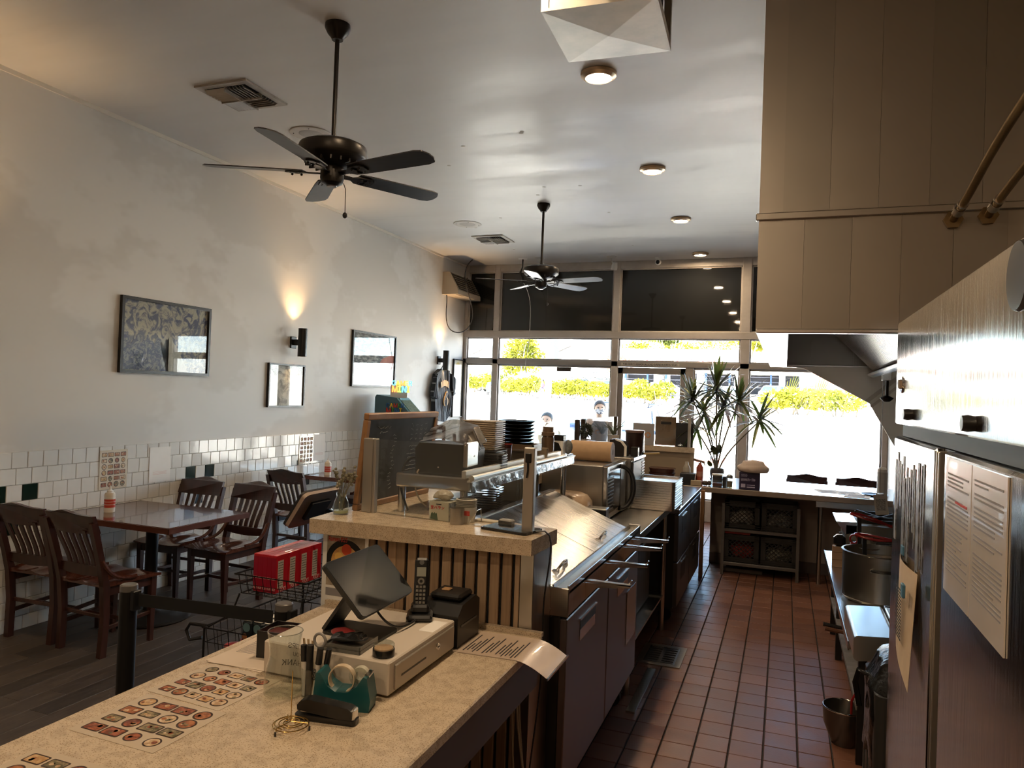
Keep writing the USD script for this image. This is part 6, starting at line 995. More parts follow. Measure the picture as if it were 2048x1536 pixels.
v, f = [], []
for i in range(13):
    for j in range(9): a, b = i / 12, j / 8; v.append((-.115 + .235 * a + .006 * math.sin(j * 2), .10 - .17 * b + .02 * a, .185 + .035 * math.sin(a * PI) * (1 - b) - .05 * b - .10 * max(0, a - .85) * 4 + .008 * math.sin(7 * a + 5 * b)))
for i in range(12):
    for j in range(8): q = i * 9 + j; f += [(q, q + 1, q + 10), (q, q + 10, q + 9)]
m_ = trimesh.Trimesh(v, f, process=False); part(t, 'plastic_bag', cat(m_, T(m_, (0, 0, -.001))), pane('bag_film', (.62, .58, .52), .12, .25))
def tubstack(name, label, c, x, y, w, d, z0, z1, k, m, taper=.9):
    t = thing(name, label, c, (x, y, z0)); h = (z1 - z0) / k
    for i in range(k): part(t, 'container', [ext(rrect(w, d, .02), h * .42, i * h + h * .5), ext(rrect(w * taper, d * taper, .02), h * .5, i * h)], m, smooth=False)
    return t
tubstack('bowl_lid_stack', 'stack of beige translucent lids on the overshelf', 'lids', -1.325, 3.20, .17, .15, 1.44, 1.575, 14, mat('lid_beige', (.50, .41, .31), .4)); tubstack('container_stack', 'black takeout container stack under the beige lids', 'containers', -1.32, 3.19, .19, .16, SZ, 1.4395, 9, mat('container_black', (.016, .016, .016), .35)); tubstack('container_stack', 'short black container stack right of the label printer', 'containers', -1.225, 3.10, .10, .10, SZ, 1.43, 6, mat('container_black', (.016, .016, .016), .35))
t = thing('bowl_stack', 'tall stack of black ridged takeout bowls on the overshelf', 'bowls', (-1.33, 3.66, SZ))
for i in range(11): part(t, 'bowl', lathe([(0, .0), (.075, .0), (.10, .017), (.104, .0185), (.098, .019), (0, .004)], 36).apply_translation((.002 * math.sin(i * 2.), 0, i * .0185)), mat('bowl_black_gloss', (.011, .010, .010), .22), smooth=30)
t = thing('tipped_bowl', 'black bowl leaning on its side in front of the bowl stack', 'bowl', (-1.375, 3.50, SZ + .055), 0, rx=64); part(t, 'bowl', lathe([(0, 0), (.03, 0), (.06, .03), (.064, .032), (.058, .032), (0, .006)], 36), mat('bowl_black_gloss', (.011, .010, .010), .22))
t = thing('red_cup', 'dark red lacquer cup beside the bowl stack', 'cup', (-1.255, 3.30, SZ)); part(t, 'cup', lathe([(0, 0), (.03, 0), (.036, .10), (.033, .10), (.028, .005), (0, .005)], 28), mat('lacquer_dark', (.03, .010, .009), .25)); part(t, 'red_rim', lathe([(.033, .1), (.0365, .1), (.0365, .103), (.033, .103), (.033, .1)], 28), mat('lacquer_red', (.30, .04, .03), .3))
t = thing('brown_tray_box', 'open dark brown lacquer box on the overshelf edge', 'box', (-1.265, 3.58, SZ + .0)); lb = mat('lacquer_brown', (.10, .065, .04), .35); part(t, 'base', bx(-.06, .06, -.05, .05, 0, .055, .003), mat('lacquer_brown_dark', (.04, .028, .02), .4)); part(t, 'rim', [bx(-.085, -.077, -.07, .07, .055, .088), bx(.077, .085, -.07, .07, .055, .088), bx(-.085, .085, -.07, -.062, .055, .088), bx(-.085, .085, .062, .07, .055, .088), bx(-.08, .08, -.066, .066, .055, .06)], lb, smooth=False)
t = thing('spice_jar', 'clear jar with brown contents and brown lid on overshelf', 'jar', (-1.235, 3.92, SZ)); part(t, 'glass', lathe([(0, 0), (.035, 0), (.036, .10), (.03, .115), (0, .115)], 24), mat('jar_brown', (.12, .075, .045), .15)); part(t, 'lid', lathe([(0, .115), (.036, .115), (.037, .135), (.03, .138), (.03, .165), (0, .165)], 24), mat('lid_brown', (.16, .10, .06), .4))
t = thing('cup_sleeve', 'short stack of tan paper cups on overshelf', 'cups', (-1.20, 3.72, SZ)); [part(t, 'cup', lathe([(.026, .008 * k), (.031, .045 + .008 * k), (.029, .045 + .008 * k), (.024, .008 * k + .002), (0, .008 * k + .002), (0, .008 * k)], 20), mat('cup_tan', (.34, .27, .19), .6)) for k in range(3)]
t = thing('tea_tin', 'square black and white tea tin on overshelf', 'tin', (-1.215, 4.09, SZ)); part(t, 'tin', bx(-.028, .028, -.03, .03, 0, .105, .003), WHT); part(t, 'dark_top', bx(-.029, .029, -.031, .031, .08, .115, .003), BLK); part(t, 'dark_print', facey(ext([(-.028, .0), (.0, .0), (.02, .03), (0, .07), (-.028, .075)], .0006), 0, -.0302, 0), BLK, smooth=False)
single('pebble_ornament', 'grey rounded stone-like ornament at the shelf end', 'ornament', sph(.03, (0, 0, .042), (.9, .8, 1.4), 3), mat('stone_grey', (.12, .13, .13), .8, c2=(.18, .19, .19), s=80.), (-1.185, 4.16, SZ))
# plastic sushi trays and green tin on the prep table back cover
PB = 1.1255
def clearstack(label, x, y, k, m, rz, first=None):
    t = thing('tray_stack', label, 'trays', (x, y, PB), rz, 'clear tray stacks on the prep table back')
    for i in range(k): part(t, 'tray', [ext(rrect(.19, .13, .015).difference(rrect(.16, .10, .01)), .003, .012 * i + .016), ext(rrect(.15, .095, .01), .002, .012 * i)], m, smooth=False)
clearstack('stack of clear plastic sushi trays behind the near lid', -1.42, 3.10, 6, mat('clear_tray', (.20, .20, .19), .08), 20); clearstack('stack of black glossy sushi trays leaning by the overshelf', -1.42, 3.45, 8, mat('black_tray', (.016, .016, .016), .08), 8)
t = thing('lid_rack', 'small rack of clear lids beside the green tin', 'lids', (-1.40, 3.78, PB)); [part(t, 'lid', bx(-.06, .06, -.055 + .014 * k, -.049 + .014 * k, 0, .115, .001), mat('lid_clear', (.45, .45, .43), .15), smooth=False) for k in range(8)]
t = thing('green_tin', 'tall dark green tea tin on the prep table back edge', 'tin', (-1.355, 4.03, PB)); part(t, 'tin', bx(-.03, .03, -.03, .03, 0, .15, .004), mat('tin_green', (.035, .055, .025), .3)); part(t, 'rim', bx(-.0315, .0315, -.0315, .0315, .14, .155, .003), mat('tin_green_rim', (.06, .09, .045), .3))
# topiary and second plant
t = thing('topiary', 'small round topiary in a pale pot on the bar', 'plant', (-1.61, 6.2, BT)); part(t, 'pot', lathe([(0, 0), (.038, 0), (.05, .135), (.046, .135), (.04, .12), (0, .12)], 4), mat('pot_pale', (.38, .36, .33), .6), smooth=False); part(t, 'stem', cyl(.006, .12, .16, 8), twig); part(t, 'ball', leaves(cloud([((0, 0, .21), (.06, .06, .06))], 700, 3, .5), .012, 3), mat('topiary_green', (.06, .075, .06), .7), smooth=False, kind='stuff')
t = thing('bar_grass_pot', 'small potted grass plant behind the glass screen on bar', 'plant', (-1.60, 7.25, BT)); part(t, 'pot', lathe([(0, 0), (.05, 0), (.06, .13), (0, .13)], 4), mat('pot_pale', (.38, .36, .33), .6), smooth=False); part(t, 'grass', [tube([(0, 0, .12), (.05 * math.cos(a), .05 * math.sin(a), .2), (.12 * math.cos(a), .12 * math.sin(a), .25 + .04 * math.sin(5 * a))], [.004, .003, .001], 4) for a in np.linspace(0, 6.2, 26)], mat('grass_grey', (.08, .10, .06), .7), kind='stuff')
# signs at the far bar end
t = thing('grey_sign', 'grey framed sign with an orange emblem at far bar end', 'sign', (-1.43, 7.985, BT)); part(t, 'panel', bx(-.115, .115, -.008, .008, 0, .235, .003), mat('sign_grey2', (.32, .32, .33), .5)); part(t, 'emblem', facey(ext(Point(0, 0).buffer(.03, 12).difference(Point(0, 0).buffer(.02, 12)), .001), .05, -.008, .11), mat('emblem_orange', (.5, .2, .06), .5), smooth=False)
t = thing('acrylic_sign', 'brown paper sign in a clear acrylic stand at far bar end', 'sign', (-1.20, 8.03, BT)); part(t, 'paper', bx(-.11, .11, -.003, .003, .008, .315), mat('brown_paper', (.16, .10, .055), .5), smooth=False); part(t, 'acrylic', bx(-.113, .113, -.008, -.004, 0, .318), GLASS, smooth=False); part(t, 'foot', bx(-.113, .113, -.04, .02, 0, .006), BOTTLE, smooth=False); part(t, 'dark_label', bx(-.05, .06, -.0095, -.008, .235, .262), BLK, smooth=False)
t = thing('black_sign', 'black card sign beside the counter bell at far bar end', 'sign', (-1.005, 8.06, BT)); part(t, 'card', bx(-.095, .095, -.006, .006, 0, .255, .002), mat('card_black', (.022, .021, .02), .3)); 
single('screen_post', 'aluminium screen post at the far bar corner', 'post', bx(-.015, .015, -.015, .015, 0, .31, .002), an, (-.945, 8.0, BT))
t = thing('counter_bell', 'small chrome counter bell before the black sign', 'bell', (-1.03, 7.985, BT)); part(t, 'base', cyl(.035, 0, .006, 24), BLK); part(t, 'dome', lathe([(.031, .012), (.028, .025), (.015, .034), (0, .036)], 24), CHROME, smooth=True); part(t, 'button', cyl(.004, .034, .044, 10), CHROME)
# ------------------------------------------------------------------ things on the work table
WZ = .9305
t = thing('microwave', 'steel microwave with large curved door handle on the work table', 'microwave', (0, 0, 0)); mw = mat('microwave_steel', (.40, .38, .35), .3, .9); part(t, 'case', bx(-1.46, -1.04, 4.47, 5.06, WZ, 1.275, .006), mw); part(t, 'door_frame', [bx(-1.04, -1.015, 4.47, 5.06, 1.225, 1.27, .003), bx(-1.04, -1.015, 4.47, 4.50, WZ + .01, 1.23, .003), bx(-1.04, -1.015, 4.47, 5.06, WZ + .01, .975, .003)], STEELB); part(t, 'door_window', bx(-1.035, -1.02, 4.50, 4.88, .97, 1.225), mat('door_dark', (.05, .052, .055), .1)); part(t, 'door_slats', [bx(-1.022, -1.018, 4.51, 4.68, .99 + .022 * k, .998 + .022 * k) for k in range(10)], mat('door_slat_grey', (.25, .25, .26), .3), smooth=False)
part(t, 'handle', tube(bez((-1.015, 4.86, 1.245), (-.90, 4.90, 1.25), (-.90, 4.90, .97), (-1.015, 4.86, .965), n=18), .016, 10), BLK); part(t, 'control_panel', bx(-1.035, -1.017, 4.89, 5.05, .97, 1.225), mat('panel_grey', (.22, .22, .22), .3)); part(t, 'badge_text', [T(text('MICROWAVE', .016, .16, .0008, True)).apply_transform(np.array([[0, 0, 1, -1.0148], [1, 0, 0, 4.55], [0, 1, 0, 1.24], [0, 0, 0, 1.]]))] if False else [bx(-1.0152, -1.0145, 4.54 + .02 * k, 4.552 + .02 * k, 1.24, 1.252) for k in range(8)], GREYINK, smooth=False)
t = thing('oven_unit', 'dark grey countertop oven with vented end behind the microwave', 'oven', (0, 0, 0)); part(t, 'case', bx(-1.46, -.99, 5.08, 5.54, WZ, 1.285, .004), mw); part(t, 'door', bx(-.99, -.975, 5.10, 5.40, .96, 1.255, .004), mat('oven_grey', (.055, .055, .055), .45)); part(t, 'vent_panel', bx(-.99, -.978, 5.41, 5.53, .96, 1.255), mat('vent_dark', (.03, .03, .03), .5), smooth=False)
for k in range(13): part(t, 'vent_slat', bx(-.98, -.972, 5.42, 5.52, .975 + k * .021, .984 + k * .021), mat('vent_pale', (.42, .41, .40), .4), smooth=False)
part(t, 'top_edge', bx(-.99, -.97, 5.08, 5.54, 1.262, 1.287, .003), STEELB)
t = thing('paper_towel_roll', 'brown paper towel roll lying on the microwave', 'paper roll', (-1.19, 4.76, 1.2755)); part(t, 'roll', T(cyl(.066, -.14, .14, 36), (0, 0, .066), ry=90), mat('kraft', (.50, .33, .19), .7, c2=(.44, .29, .165), s=20.)); part(t, 'core', T(cyl(.02, -.1405, .1405, 16), (0, 0, .066), ry=90), mat('kraft_core', (.3, .2, .12), .8))
tubstack('soup_lid_stack', 'stack of white translucent soup lids behind the towel roll', 'lids', -1.25, 5.12, .16, .12, 1.288, 1.385, 8, mat('lid_white', (.62, .60, .56), .35))
t = thing('tape_gun_case', 'black and white rounded dispenser on the oven', 'dispenser', (-1.10, 5.20, 1.2875)); part(t, 'shell', exty([(-.06, 0), (.06, 0), (.06, .07), (.03, .105), (-.02, .12), (-.06, .115)], -.05, .05), BLK, smooth=False); part(t, 'white_edge', exty([(.045, 0), (.062, 0), (.062, .072), (.03, .108), (-.02, .123), (-.022, .113), (.02, .098), (.046, .066)], -.052, -.04), WHT, smooth=False)
t = thing('soup_bucket', 'dark brown lidded soup bucket on the oven', 'bucket', (-1.02, 5.33, 1.2875) if False else (-1.03, 5.40, 1.2875)); part(t, 'bucket', lathe([(0, 0), (.05, 0), (.066, .03), (.068, .165), (0, .165)], 30), mat('bucket_brown', (.022, .009, .007), .35)); part(t, 'pale_rim', lathe([(.066, .16), (.072, .162), (.072, .176), (.06, .18), (0, .178)], 30), mat('bucket_rim', (.16, .10, .085), .3))
t = thing('small_black_box', 'small black box with white label on the oven front', 'box', (-.995, 5.24, 1.2875)); part(t, 'box', bx(-.025, .025, -.03, .03, 0, .065, .002), BLK); part(t, 'label', bx(.025, .0256, -.026, .026, .004, .06), WHT, smooth=False)
tubstack('sleeve_stack', 'stack of thin black trays at the far end of oven', 'trays', -1.02 + .0, 5.50, .09, .06, 1.288, 1.425, 14, mat('sleeve_black', (.02, .02, .021), .3), .96)
single('knife_handle', 'pale wooden knife handle jutting past the oven end', 'knife', bar((-.97, 5.44, 1.292), (-.86, 5.50, 1.30), .022, .014, r=.004), mat('handle_ochre', (.40, .30, .14), .5))
t = thing('rice_cooker', 'rounded tan rice cooker on the work table before the microwave', 'rice cooker', (-1.235, 4.315, WZ)); tan_ = mat('cooker_tan', (.46, .33, .22), .25, coat=.3)
def squircle(w, d, z): return [(w * math.copysign(abs(math.cos(a)) ** .6, math.cos(a)), d * math.copysign(abs(math.sin(a)) ** .6, math.sin(a)), z) for a in np.linspace(0, 2 * PI, 40)[:-1]]
def loft(rings):
    n = len(rings[0]); v = np.array([p for r_ in rings for p in r_] + [np.mean(rings[0], 0), np.mean(rings[-1], 0)]); f = []
    for i in range(len(rings) - 1):
        for j in range(n): a, b = i * n + j, i * n + (j + 1) % n; f += [(a, b, b + n), (a, b + n, a + n)]
    k = len(rings) * n
    for j in range(n): f += [(k, (j + 1) % n, j), (k + 1, (len(rings) - 1) * n + j, (len(rings) - 1) * n + (j + 1) % n)]
    return trimesh.Trimesh(v, f, process=False)
part(t, 'body', loft([squircle(.13, .10, 0), squircle(.155, .115, .03), squircle(.16, .12, .11)]), tan_); part(t, 'lid', loft([squircle(.162, .122, .112), squircle(.158, .118, .14), squircle(.13, .10, .175), squircle(.09, .07, .19)]), tan_, smooth=50); part(t, 'lid_recess', bx(-.05, .03, -.123, -.115, .118, .132, .002), mat('cooker_dark', (.16, .11, .07), .4)); part(t, 'lid_button', bx(-.02, .03, -.03, .0, .186, .192, .003), mat('cooker_dark', (.16, .11, .07), .4)); part(t, 'control_strip', tube(bez((.155, -.05, .12), (.185, -.05, .07), (.165, -.05, .01), n=10), .016, 8), STEELB)
t = thing('glove_box', 'black carton of gloves with a grey top on work table', 'box', (-1.075, 4.235, WZ), 4); part(t, 'carton', bx(-.12, .12, -.05, .05, 0, .115, .003), mat('carton_black2', (.014, .014, .015), .35)); part(t, 'grey_top', bx(-.122, .122, -.052, .052, .112, .122, .003), STEEL); part(t, 'faint_logo', [facey(ext(Point(0, 0).buffer(.012, 12), .0006), -.05, -.0502, .06), facey(text('GLOVES', .012, .05, .0006), -.03, -.0502, .055) if False else facey(ext(sbox(0, 0, .05, .008), .0006), -.03, -.0502, .056)], mat('logo_grey', (.07, .07, .07), .5), smooth=False)
t = thing('sheet_pan_stack', 'tall stack of stainless sheet trays on the work table', 'trays', (-.85, 5.32, WZ))
for i in range(12): part(t, 'sheet_tray', [ext(rrect(.33 + .004 * (i % 2), .40, .03).difference(rrect(.31, .38, .025)), .006, .0125 + i * .0168), ext(rrect(.31, .38, .025), .0015, .003 + i * .0168), lathe([(.0, 0), (.001, 0)], 3) if False else ext(rrect(.32, .39, .025).difference(rrect(.308, .378, .02)), .010, .003 + i * .0168)], mat('tray_steel', (.66, .60, .53), .2, 1.), smooth=False)
t = thing('tongs', 'steel tongs lying beside the tray stack', 'tongs', (-.76, 5.62, .881)); part(t, 'arm', bar((0, -.02, .01), (-.12, .18, .05), .012, .004), STEELB); part(t, 'arm', bar((.02, -.02, .01), (-.04, .2, .05), .012, .004), BLK)
tubstack('foil_pan_stack', 'stack of shiny foil pans behind the sheet trays', 'pans', -.80, 5.80, .16, .13, .8805, 1.03, 7, CHROME)
single('inverted_tub', 'clear upturned tub on top of the foil pans', 'tub', T(lathe([(0, .02), (.07, .018), (.085, 0), (.08, 0), (.066, .015), (0, .016)], 4), (0, 0, 0)), mat('tub_white', (.6, .58, .55), .3), (-.80, 5.80, 1.031), 45)
# ------------------------------------------------------------------ things on the window counter
t = thing('tray_bowls', 'three stacked dark red lacquer oval trays on window counter', 'trays', (-1.12 + .26, 7.60, .8605)) if False else thing('tray_bowls', 'three stacked dark red lacquer oval trays at the bar corner', 'trays', (-1.13, 7.42, .8805)); struct('counter_return', bx(-1.44, -.92, 7.17, 7.95, .84, .88), mat('counter_lip', (.32, .26, .21), .4, .6))
tags(stage.GetPrimAtPath('/World/counter_return'), kind='structure')
for i in range(3): part(t, 'tray', [loft([squircle(.115, .10, i * .045), squircle(.125, .11, i * .045 + .04)]), loft([squircle(.128, .113, i * .045 + .036), squircle(.128, .113, i * .045 + .043)])], mat('lacquer_maroon', (.05, .012, .009), .2), smooth=40)
t = thing('napkin_dispenser', 'black napkin dispenser on the bar corner near the trays', 'dispenser', (-.885, 7.52, .8605)); part(t, 'case', bx(-.075, .075, -.06, .06, 0, .11, .005), BLK); part(t, 'chrome_side', bx(.07, .077, -.058, .058, .005, .105), CHROME)
t = thing('white_bottle', 'white plastic bottle behind the napkin dispenser', 'bottle', (-.92, 7.66, .8605)); part(t, 'bottle', lathe([(0, 0), (.035, 0), (.036, .15), (.02, .18), (.016, .21), (0, .21)], 20), mat('bottle_pale', (.45, .42, .36), .4))
t = thing('spray_can', 'red spray bottle with brown trigger on window counter', 'spray bottle', (-.78, 7.58, .8605)); part(t, 'bottle', lathe([(0, 0), (.033, 0), (.034, .17), (.018, .195), (.012, .215), (0, .215)], 20), mat('spray_red', (.34, .07, .04), .4)); part(t, 'trigger', [bar((-.07, 0, .245), (.045, 0, .22), .018, .022, r=.004), bar((.0, 0, .2), (.01, 0, .23), .015, .015), bar((.03, 0, .225), (.05, 0, .19), .01, .008)], mat('trigger_brown', (.16, .10, .07), .5)); part(t, 'label', lathe([(.0345, .08), (.0345, .13)], 20), mat('spray_label', (.45, .2, .15), .4))
single('tan_sponge_box', 'small tan carton at front of the window counter', 'box', bx(-.05, .05, -.03, .03, 0, .05, .003), mat('tan_carton', (.38, .30, .21), .6), (-.80, 7.46, .8605))
t = thing('pinecone_bowl', 'cluster of dark brown pine cones on window counter', 'pine cones', (-.695, 7.50, .8605)); [part(t, 'cone', sph(.022, (x, y, .024), (1, 1, 1.1), 2), mat('cone_brown', (.08, .055, .04), .8, c2=(.03, .02, .015), s=120.)) for x, y in ((-.03, 0), (.015, .01), (-.01, -.02))]
t = thing('square_jar', 'clear square jar of dark beans on window counter', 'jar', (-.60, 7.50, .8605)); part(t, 'jar', bx(-.05, .05, -.04, .04, 0, .11, .006), BOTTLE, smooth=False); part(t, 'beans', bx(-.045, .045, -.035, .035, .004, .035, .004), mat('beans', (.05, .015, .01), .5, c2=(.12, .04, .03), s=140.)); part(t, 'lid', bx(-.052, .052, -.042, .042, .11, .125, .004), WHT)
t = thing('pepper_shaker', 'clear shaker with brown contents and metal cap', 'shaker', (-.485, 7.50, .8605)); part(t, 'body', lathe([(0, 0), (.028, 0), (.03, .09), (0, .09)], 20), BOTTLE); part(t, 'pepper', lathe([(0, .003), (.026, .003), (.027, .06), (0, .06)], 18), mat('pepper', (.16, .13, .08), .8)); part(t, 'cap', lathe([(0, .09), (.031, .09), (.03, .115), (.015, .125), (0, .125)], 20), mat('cap_steel', (.35, .35, .34), .3, .8))
t = thing('sugar_shaker', 'small dark capped shaker between the jars', 'shaker', (-.53, 7.56, .8605)); part(t, 'body', lathe([(0, 0), (.024, 0), (.024, .07), (0, .07)], 18), mat('shaker_smoke', (.05, .05, .05), .1)); part(t, 'cap', lathe([(0, .07), (.025, .07), (.022, .095), (0, .1)], 18), BLK)
t = thing('film_box', 'navy cling film carton on the window counter', 'box', (-.30, 7.50, .8605), 3); part(t, 'carton', bx(-.095, .095, -.09, .09, 0, .165, .002), mat('carton_navy', (.018, .012, .045), .4)); part(t, 'white_side', bx(.0945, .0962, -.088, .088, .003, .162), mat('carton_white', (.62, .62, .58), .4), smooth=False); part(t, 'green_print', bx(.0962, .0968, -.06, .07, .02, .10), mat('print_lime', (.40, .48, .25), .5), smooth=False)
part(t, 'lettering', [facey(text('3000', .022, .055, .0008), -.08, -.0905, .125), facey(text('stretch-tite', .026, .13, .0008, True), -.08, -.0905, .085), facey(ext(sbox(0, 0, .04, .035), .0008), -.078, -.0905, .02), facey(ext(sbox(0, 0, .075, .010), .0008), -.025, -.0905, .02), facey(ext(sbox(0, 0, .075, .006), .0008), -.025, -.0905, .042)], mat('print_lilac', (.42, .38, .52), .5), smooth=False)
m_ = sph(.13, (0, 0, .05), (1.15, 1, .5), 3); v = m_.vertices; v[:, 2] += .03 * (meshkit.noise(v * 22, 9) - .5) + np.where(np.hypot(v[:, 0], v[:, 1]) > .1, -.02, 0); v[:, 2] = np.maximum(v[:, 2], 0); m_.vertices = v; single('folded_towel', 'pale towel bundled on top of the navy film carton', 'towel', m_, mat('towel_pale', (.50, .40, .33), .8), (-.27, 7.50, 1.026))
for k, (x, y, rz, l) in enumerate(((.42, 7.78, 12, 'white printed sheet on window counter, left one'), (.60, 7.75, 6, 'white printed sheet on window counter, middle one'), (.66, 7.56, -8, 'white printed sheet on window counter, right one'))):
    t = thing('recipe_sheet', l, 'sheet', (x, y, .8605 + .001 * k), rz, 'sheets on the window counter'); part(t, 'sheet', ext(rrect(.216, .28, .002), .0008), PAPER, smooth=False); part(t, 'printed_lines', [bx(-.08, .06, -.1 + .02 * q, -.094 + .02 * q, .0008, .0013) for q in range(10)], GREYINK, smooth=False)
single('dark_plate', 'dark round plate at the right end of window counter', 'plate', lathe([(0, 0), (.08, .0), (.12, .012), (.118, .015), (.08, .005), (0, .005)], 30), BLK, (.82, 7.72, .8605))
t = thing('thermos', 'grey cylinder flask with pale cap at right end of counter', 'flask', (.862, 7.55, .8605)); part(t, 'body', cyl(.045, 0, .24, 24), mat('flask_grey', (.30, .28, .25), .4)); part(t, 'cap', lathe([(0, .24), (.042, .24), (.042, .265), (.02, .285), (0, .288)], 24), mat('flask_cap', (.45, .44, .42), .4))
# dracaena by the window
t = thing('potted_dracaena', 'tall spiky potted dracaena on the window counter', 'plant', (-.665, 8.2, .8605)); part(t, 'pot', lathe([(0, 0), (.055, 0), (.075, .05), (.078, .09), (.07, .115), (.064, .115), (.06, .10), (0, .10)], 32), mat('pot_glaze', (.035, .028, .026), .3, c2=(.07, .055, .05), s=20.)); part(t, 'saucer', lathe([(0, 0), (.07, 0), (.08, .012), (0, .012)], 28), mat('pot_glaze2', (.05, .04, .035), .4))
lg = [usdkit.material(stage, f'/World/Looks/drac_{n}', {'d': ('diffuse_bsdf', {'color': c}), 't': ('translucent_bsdf', {'color': c2}), 'g': ('glossy_bsdf', {'roughness': .3, 'color': (.8, .8, .8)}), 'm': ('mix_closure', {'fac': .45}), 'w': ('fresnel', {'IOR': 1.4}), 'm2': ('mix_closure', {})}, [('d.BSDF', 'm.closure1'), ('t.BSDF', 'm.closure2'), ('w.fac', 'm2.fac'), ('m.closure', 'm2.closure1'), ('g.BSDF', 'm2.closure2')], surface='m2.closure') for n, c, c2 in (('green', (.022, .045, .014), (.10, .14, .03)), ('dark', (.014, .030, .012), (.06, .09, .025)), ('olive', (.045, .055, .014), (.16, .16, .035)), ('yellow', (.22, .13, .015), (.40, .26, .04)))]
def blade_leaf(base, d, L, w, droop, m):
    d = np.array(d, float); d /= np.linalg.norm(d); s = np.cross(d, (0, 0, 1.)); s = s / (np.linalg.norm(s) + 1e-9); P = []
    for i in range(8):
        a = i / 7; c = np.array(base) + d * L * a + np.array((0, 0, -droop * L * a * a)); ww = w * (.45 + 1.2 * a) * (1 - a) ** .8 * 1.3 + .0003; P += [c - s * ww, c + np.array((0, 0, -ww * .35)), c + s * ww]
    f = []
    for i in range(7):
        for j in (0, 1): q = i * 3 + j; f += [(q, q + 1, q + 4), (q, q + 4, q + 3)]
    part(t, 'leaf', trimesh.Trimesh(P, f, process=False), m, smooth=True)
r = random.Random(12)
for (x, y, z, k, L, up) in ((-.28, .0, .86, 40, .32, .5), (-.03, -.05, .98, 36, .33, .7), (.20, .03, .85, 40, .30, .45), (.42, -.04, .66, 26, .32, .3), (-.16, .06, .72, 30, .28, .0), (.05, .1, .78, 28, .28, .2), (-.22, -.1, .55, 16, .24, -.4)):
    a0 = bez((r.uniform(-.02, .02), r.uniform(-.02, .02), .09), (x * .25, y * .3, .09 + (z - .09) * .5), (x * .9, y, z - .1), (x, y, z), n=10); part(t, 'stem', tube(a0, np.linspace(.008, .006, 10), 8), mat('drac_stem', (.16, .13, .09), .7))
    for i in range(k):
        a, e = r.uniform(0, 2 * PI), r.uniform(-.9, 1.2) + up * .4; m = lg[3] if (L < .29 and r.random() < .14) else r.choice(lg[:3]); blade_leaf((x, y, z + r.uniform(-.05, .03)), (math.cos(a) * math.cos(e), math.sin(a) * math.cos(e), math.sin(e)), L * r.uniform(.95, 1.35), .022, r.uniform(.05, .4), m)
for i in range(13):
    a, z = r.uniform(0, 2 * PI), r.uniform(.16, .34); c = np.array((.06 * math.cos(a) - .02, .05 * math.sin(a) - .03, z)); o = [(0, -.04), (.022, -.03), (.032, 0), (.018, .028), (0, .045), (-.018, .028), (-.032, 0), (-.022, -.03)]; m = T(ext(Polygon(o), .0008), tuple(c), rz=r.uniform(0, 360), rx=r.uniform(35, 100)); part(t, 'heart_leaf', m, lg[2], smooth=False)
# ------------------------------------------------------------------ cooking line on the right
t = thing('equipment_stand', 'low stainless equipment stand with an undershelf along the cooking line', 'stand', (0, 0, 0)); part(t, 'top', bx(.313, XR - .06, 3.80, 6.08, .565, .60, .004), STEELB); part(t, 'front_edge', bx(.309, .316, 3.80, 6.08, .56, .603, .002), STEELB); part(t, 'undershelf', bx(.36, XR - .1, 3.9, 6.0, .25, .275), mat('undershelf_stone', (.20, .19, .18), .5, c2=(.12, .115, .11), s=14.)); part(t, 'leg', [bx(x - .02, x + .02, y - .02, y + .02, 0, .565) for x in (.385, 1.1) for y in (3.9, 5.42, 6.0)], BLKM)
def hotplate(name, label, x0, x1, y0, y1, z0, z1):
    t = thing(name, label, 'burner', (0, 0, 0), group='gas burners on the equipment stand'); part(t, 'body', bx(x0 + .06, x1, y0, y1, z0, z1 - .02, .004), mat('burner_body', (.22, .21, .19), .45, .7)); part(t, 'front_ledge', exty([(x0, z1 - .005), (x0 + .13, z1), (x0 + .13, z1 - .07), (x0 + .06, z1 - .09)], y0, y1), STEELB, smooth=False); yc = (y0 + y1) / 2
    gb_ = mat('cast_iron', (.015, .014, .014), .55)
    for cx_ in (x0 + .30, x0 + .62): part(t, 'grate', [bar((cx_ - .14, y0 + .02, z1 + .02), (cx_, yc, z1 + .005), .012, .03), bar((cx_ - .14, y1 - .02, z1 + .02), (cx_, yc, z1 + .005), .012, .03), bar((cx_ + .14, y0 + .02, z1 + .02), (cx_, yc, z1 + .005), .012, .03), bar((cx_ + .14, y1 - .02, z1 + .02), (cx_, yc, z1 + .005), .012, .03), bar((cx_ - .15, y0 + .01, z1 + .01), (cx_ + .15, y0 + .01, z1 + .01), .014, .03), bar((cx_ - .15, y1 - .01, z1 + .01), (cx_ + .15, y1 - .01, z1 + .01), .014, .03), bar((cx_ - .15, yc, z1 + .01), (cx_ + .15, yc, z1 + .01), .012, .026)], gb_); part(t, 'burner_ring', cyl(.05, z1 - .02, z1 - .002, 20, cx_, yc), BLKM)
    part(t, 'knob', [T(cyl(.02, 0, .02, 16), (x0 + .062, y, (z0 + z1) / 2), ry=-90) for y in (y0 + .1, y1 - .1)], BLK)
hotplate('gas_burner', 'far two ring gas burner with bright steel ledge on the stand', .36, 1.2, 5.60, 6.05, .60, .90); hotplate('gas_burner', 'nearer lower gas burner beside the red strainer handles', .43, 1.2, 5.12, 5.50, .60, .80)
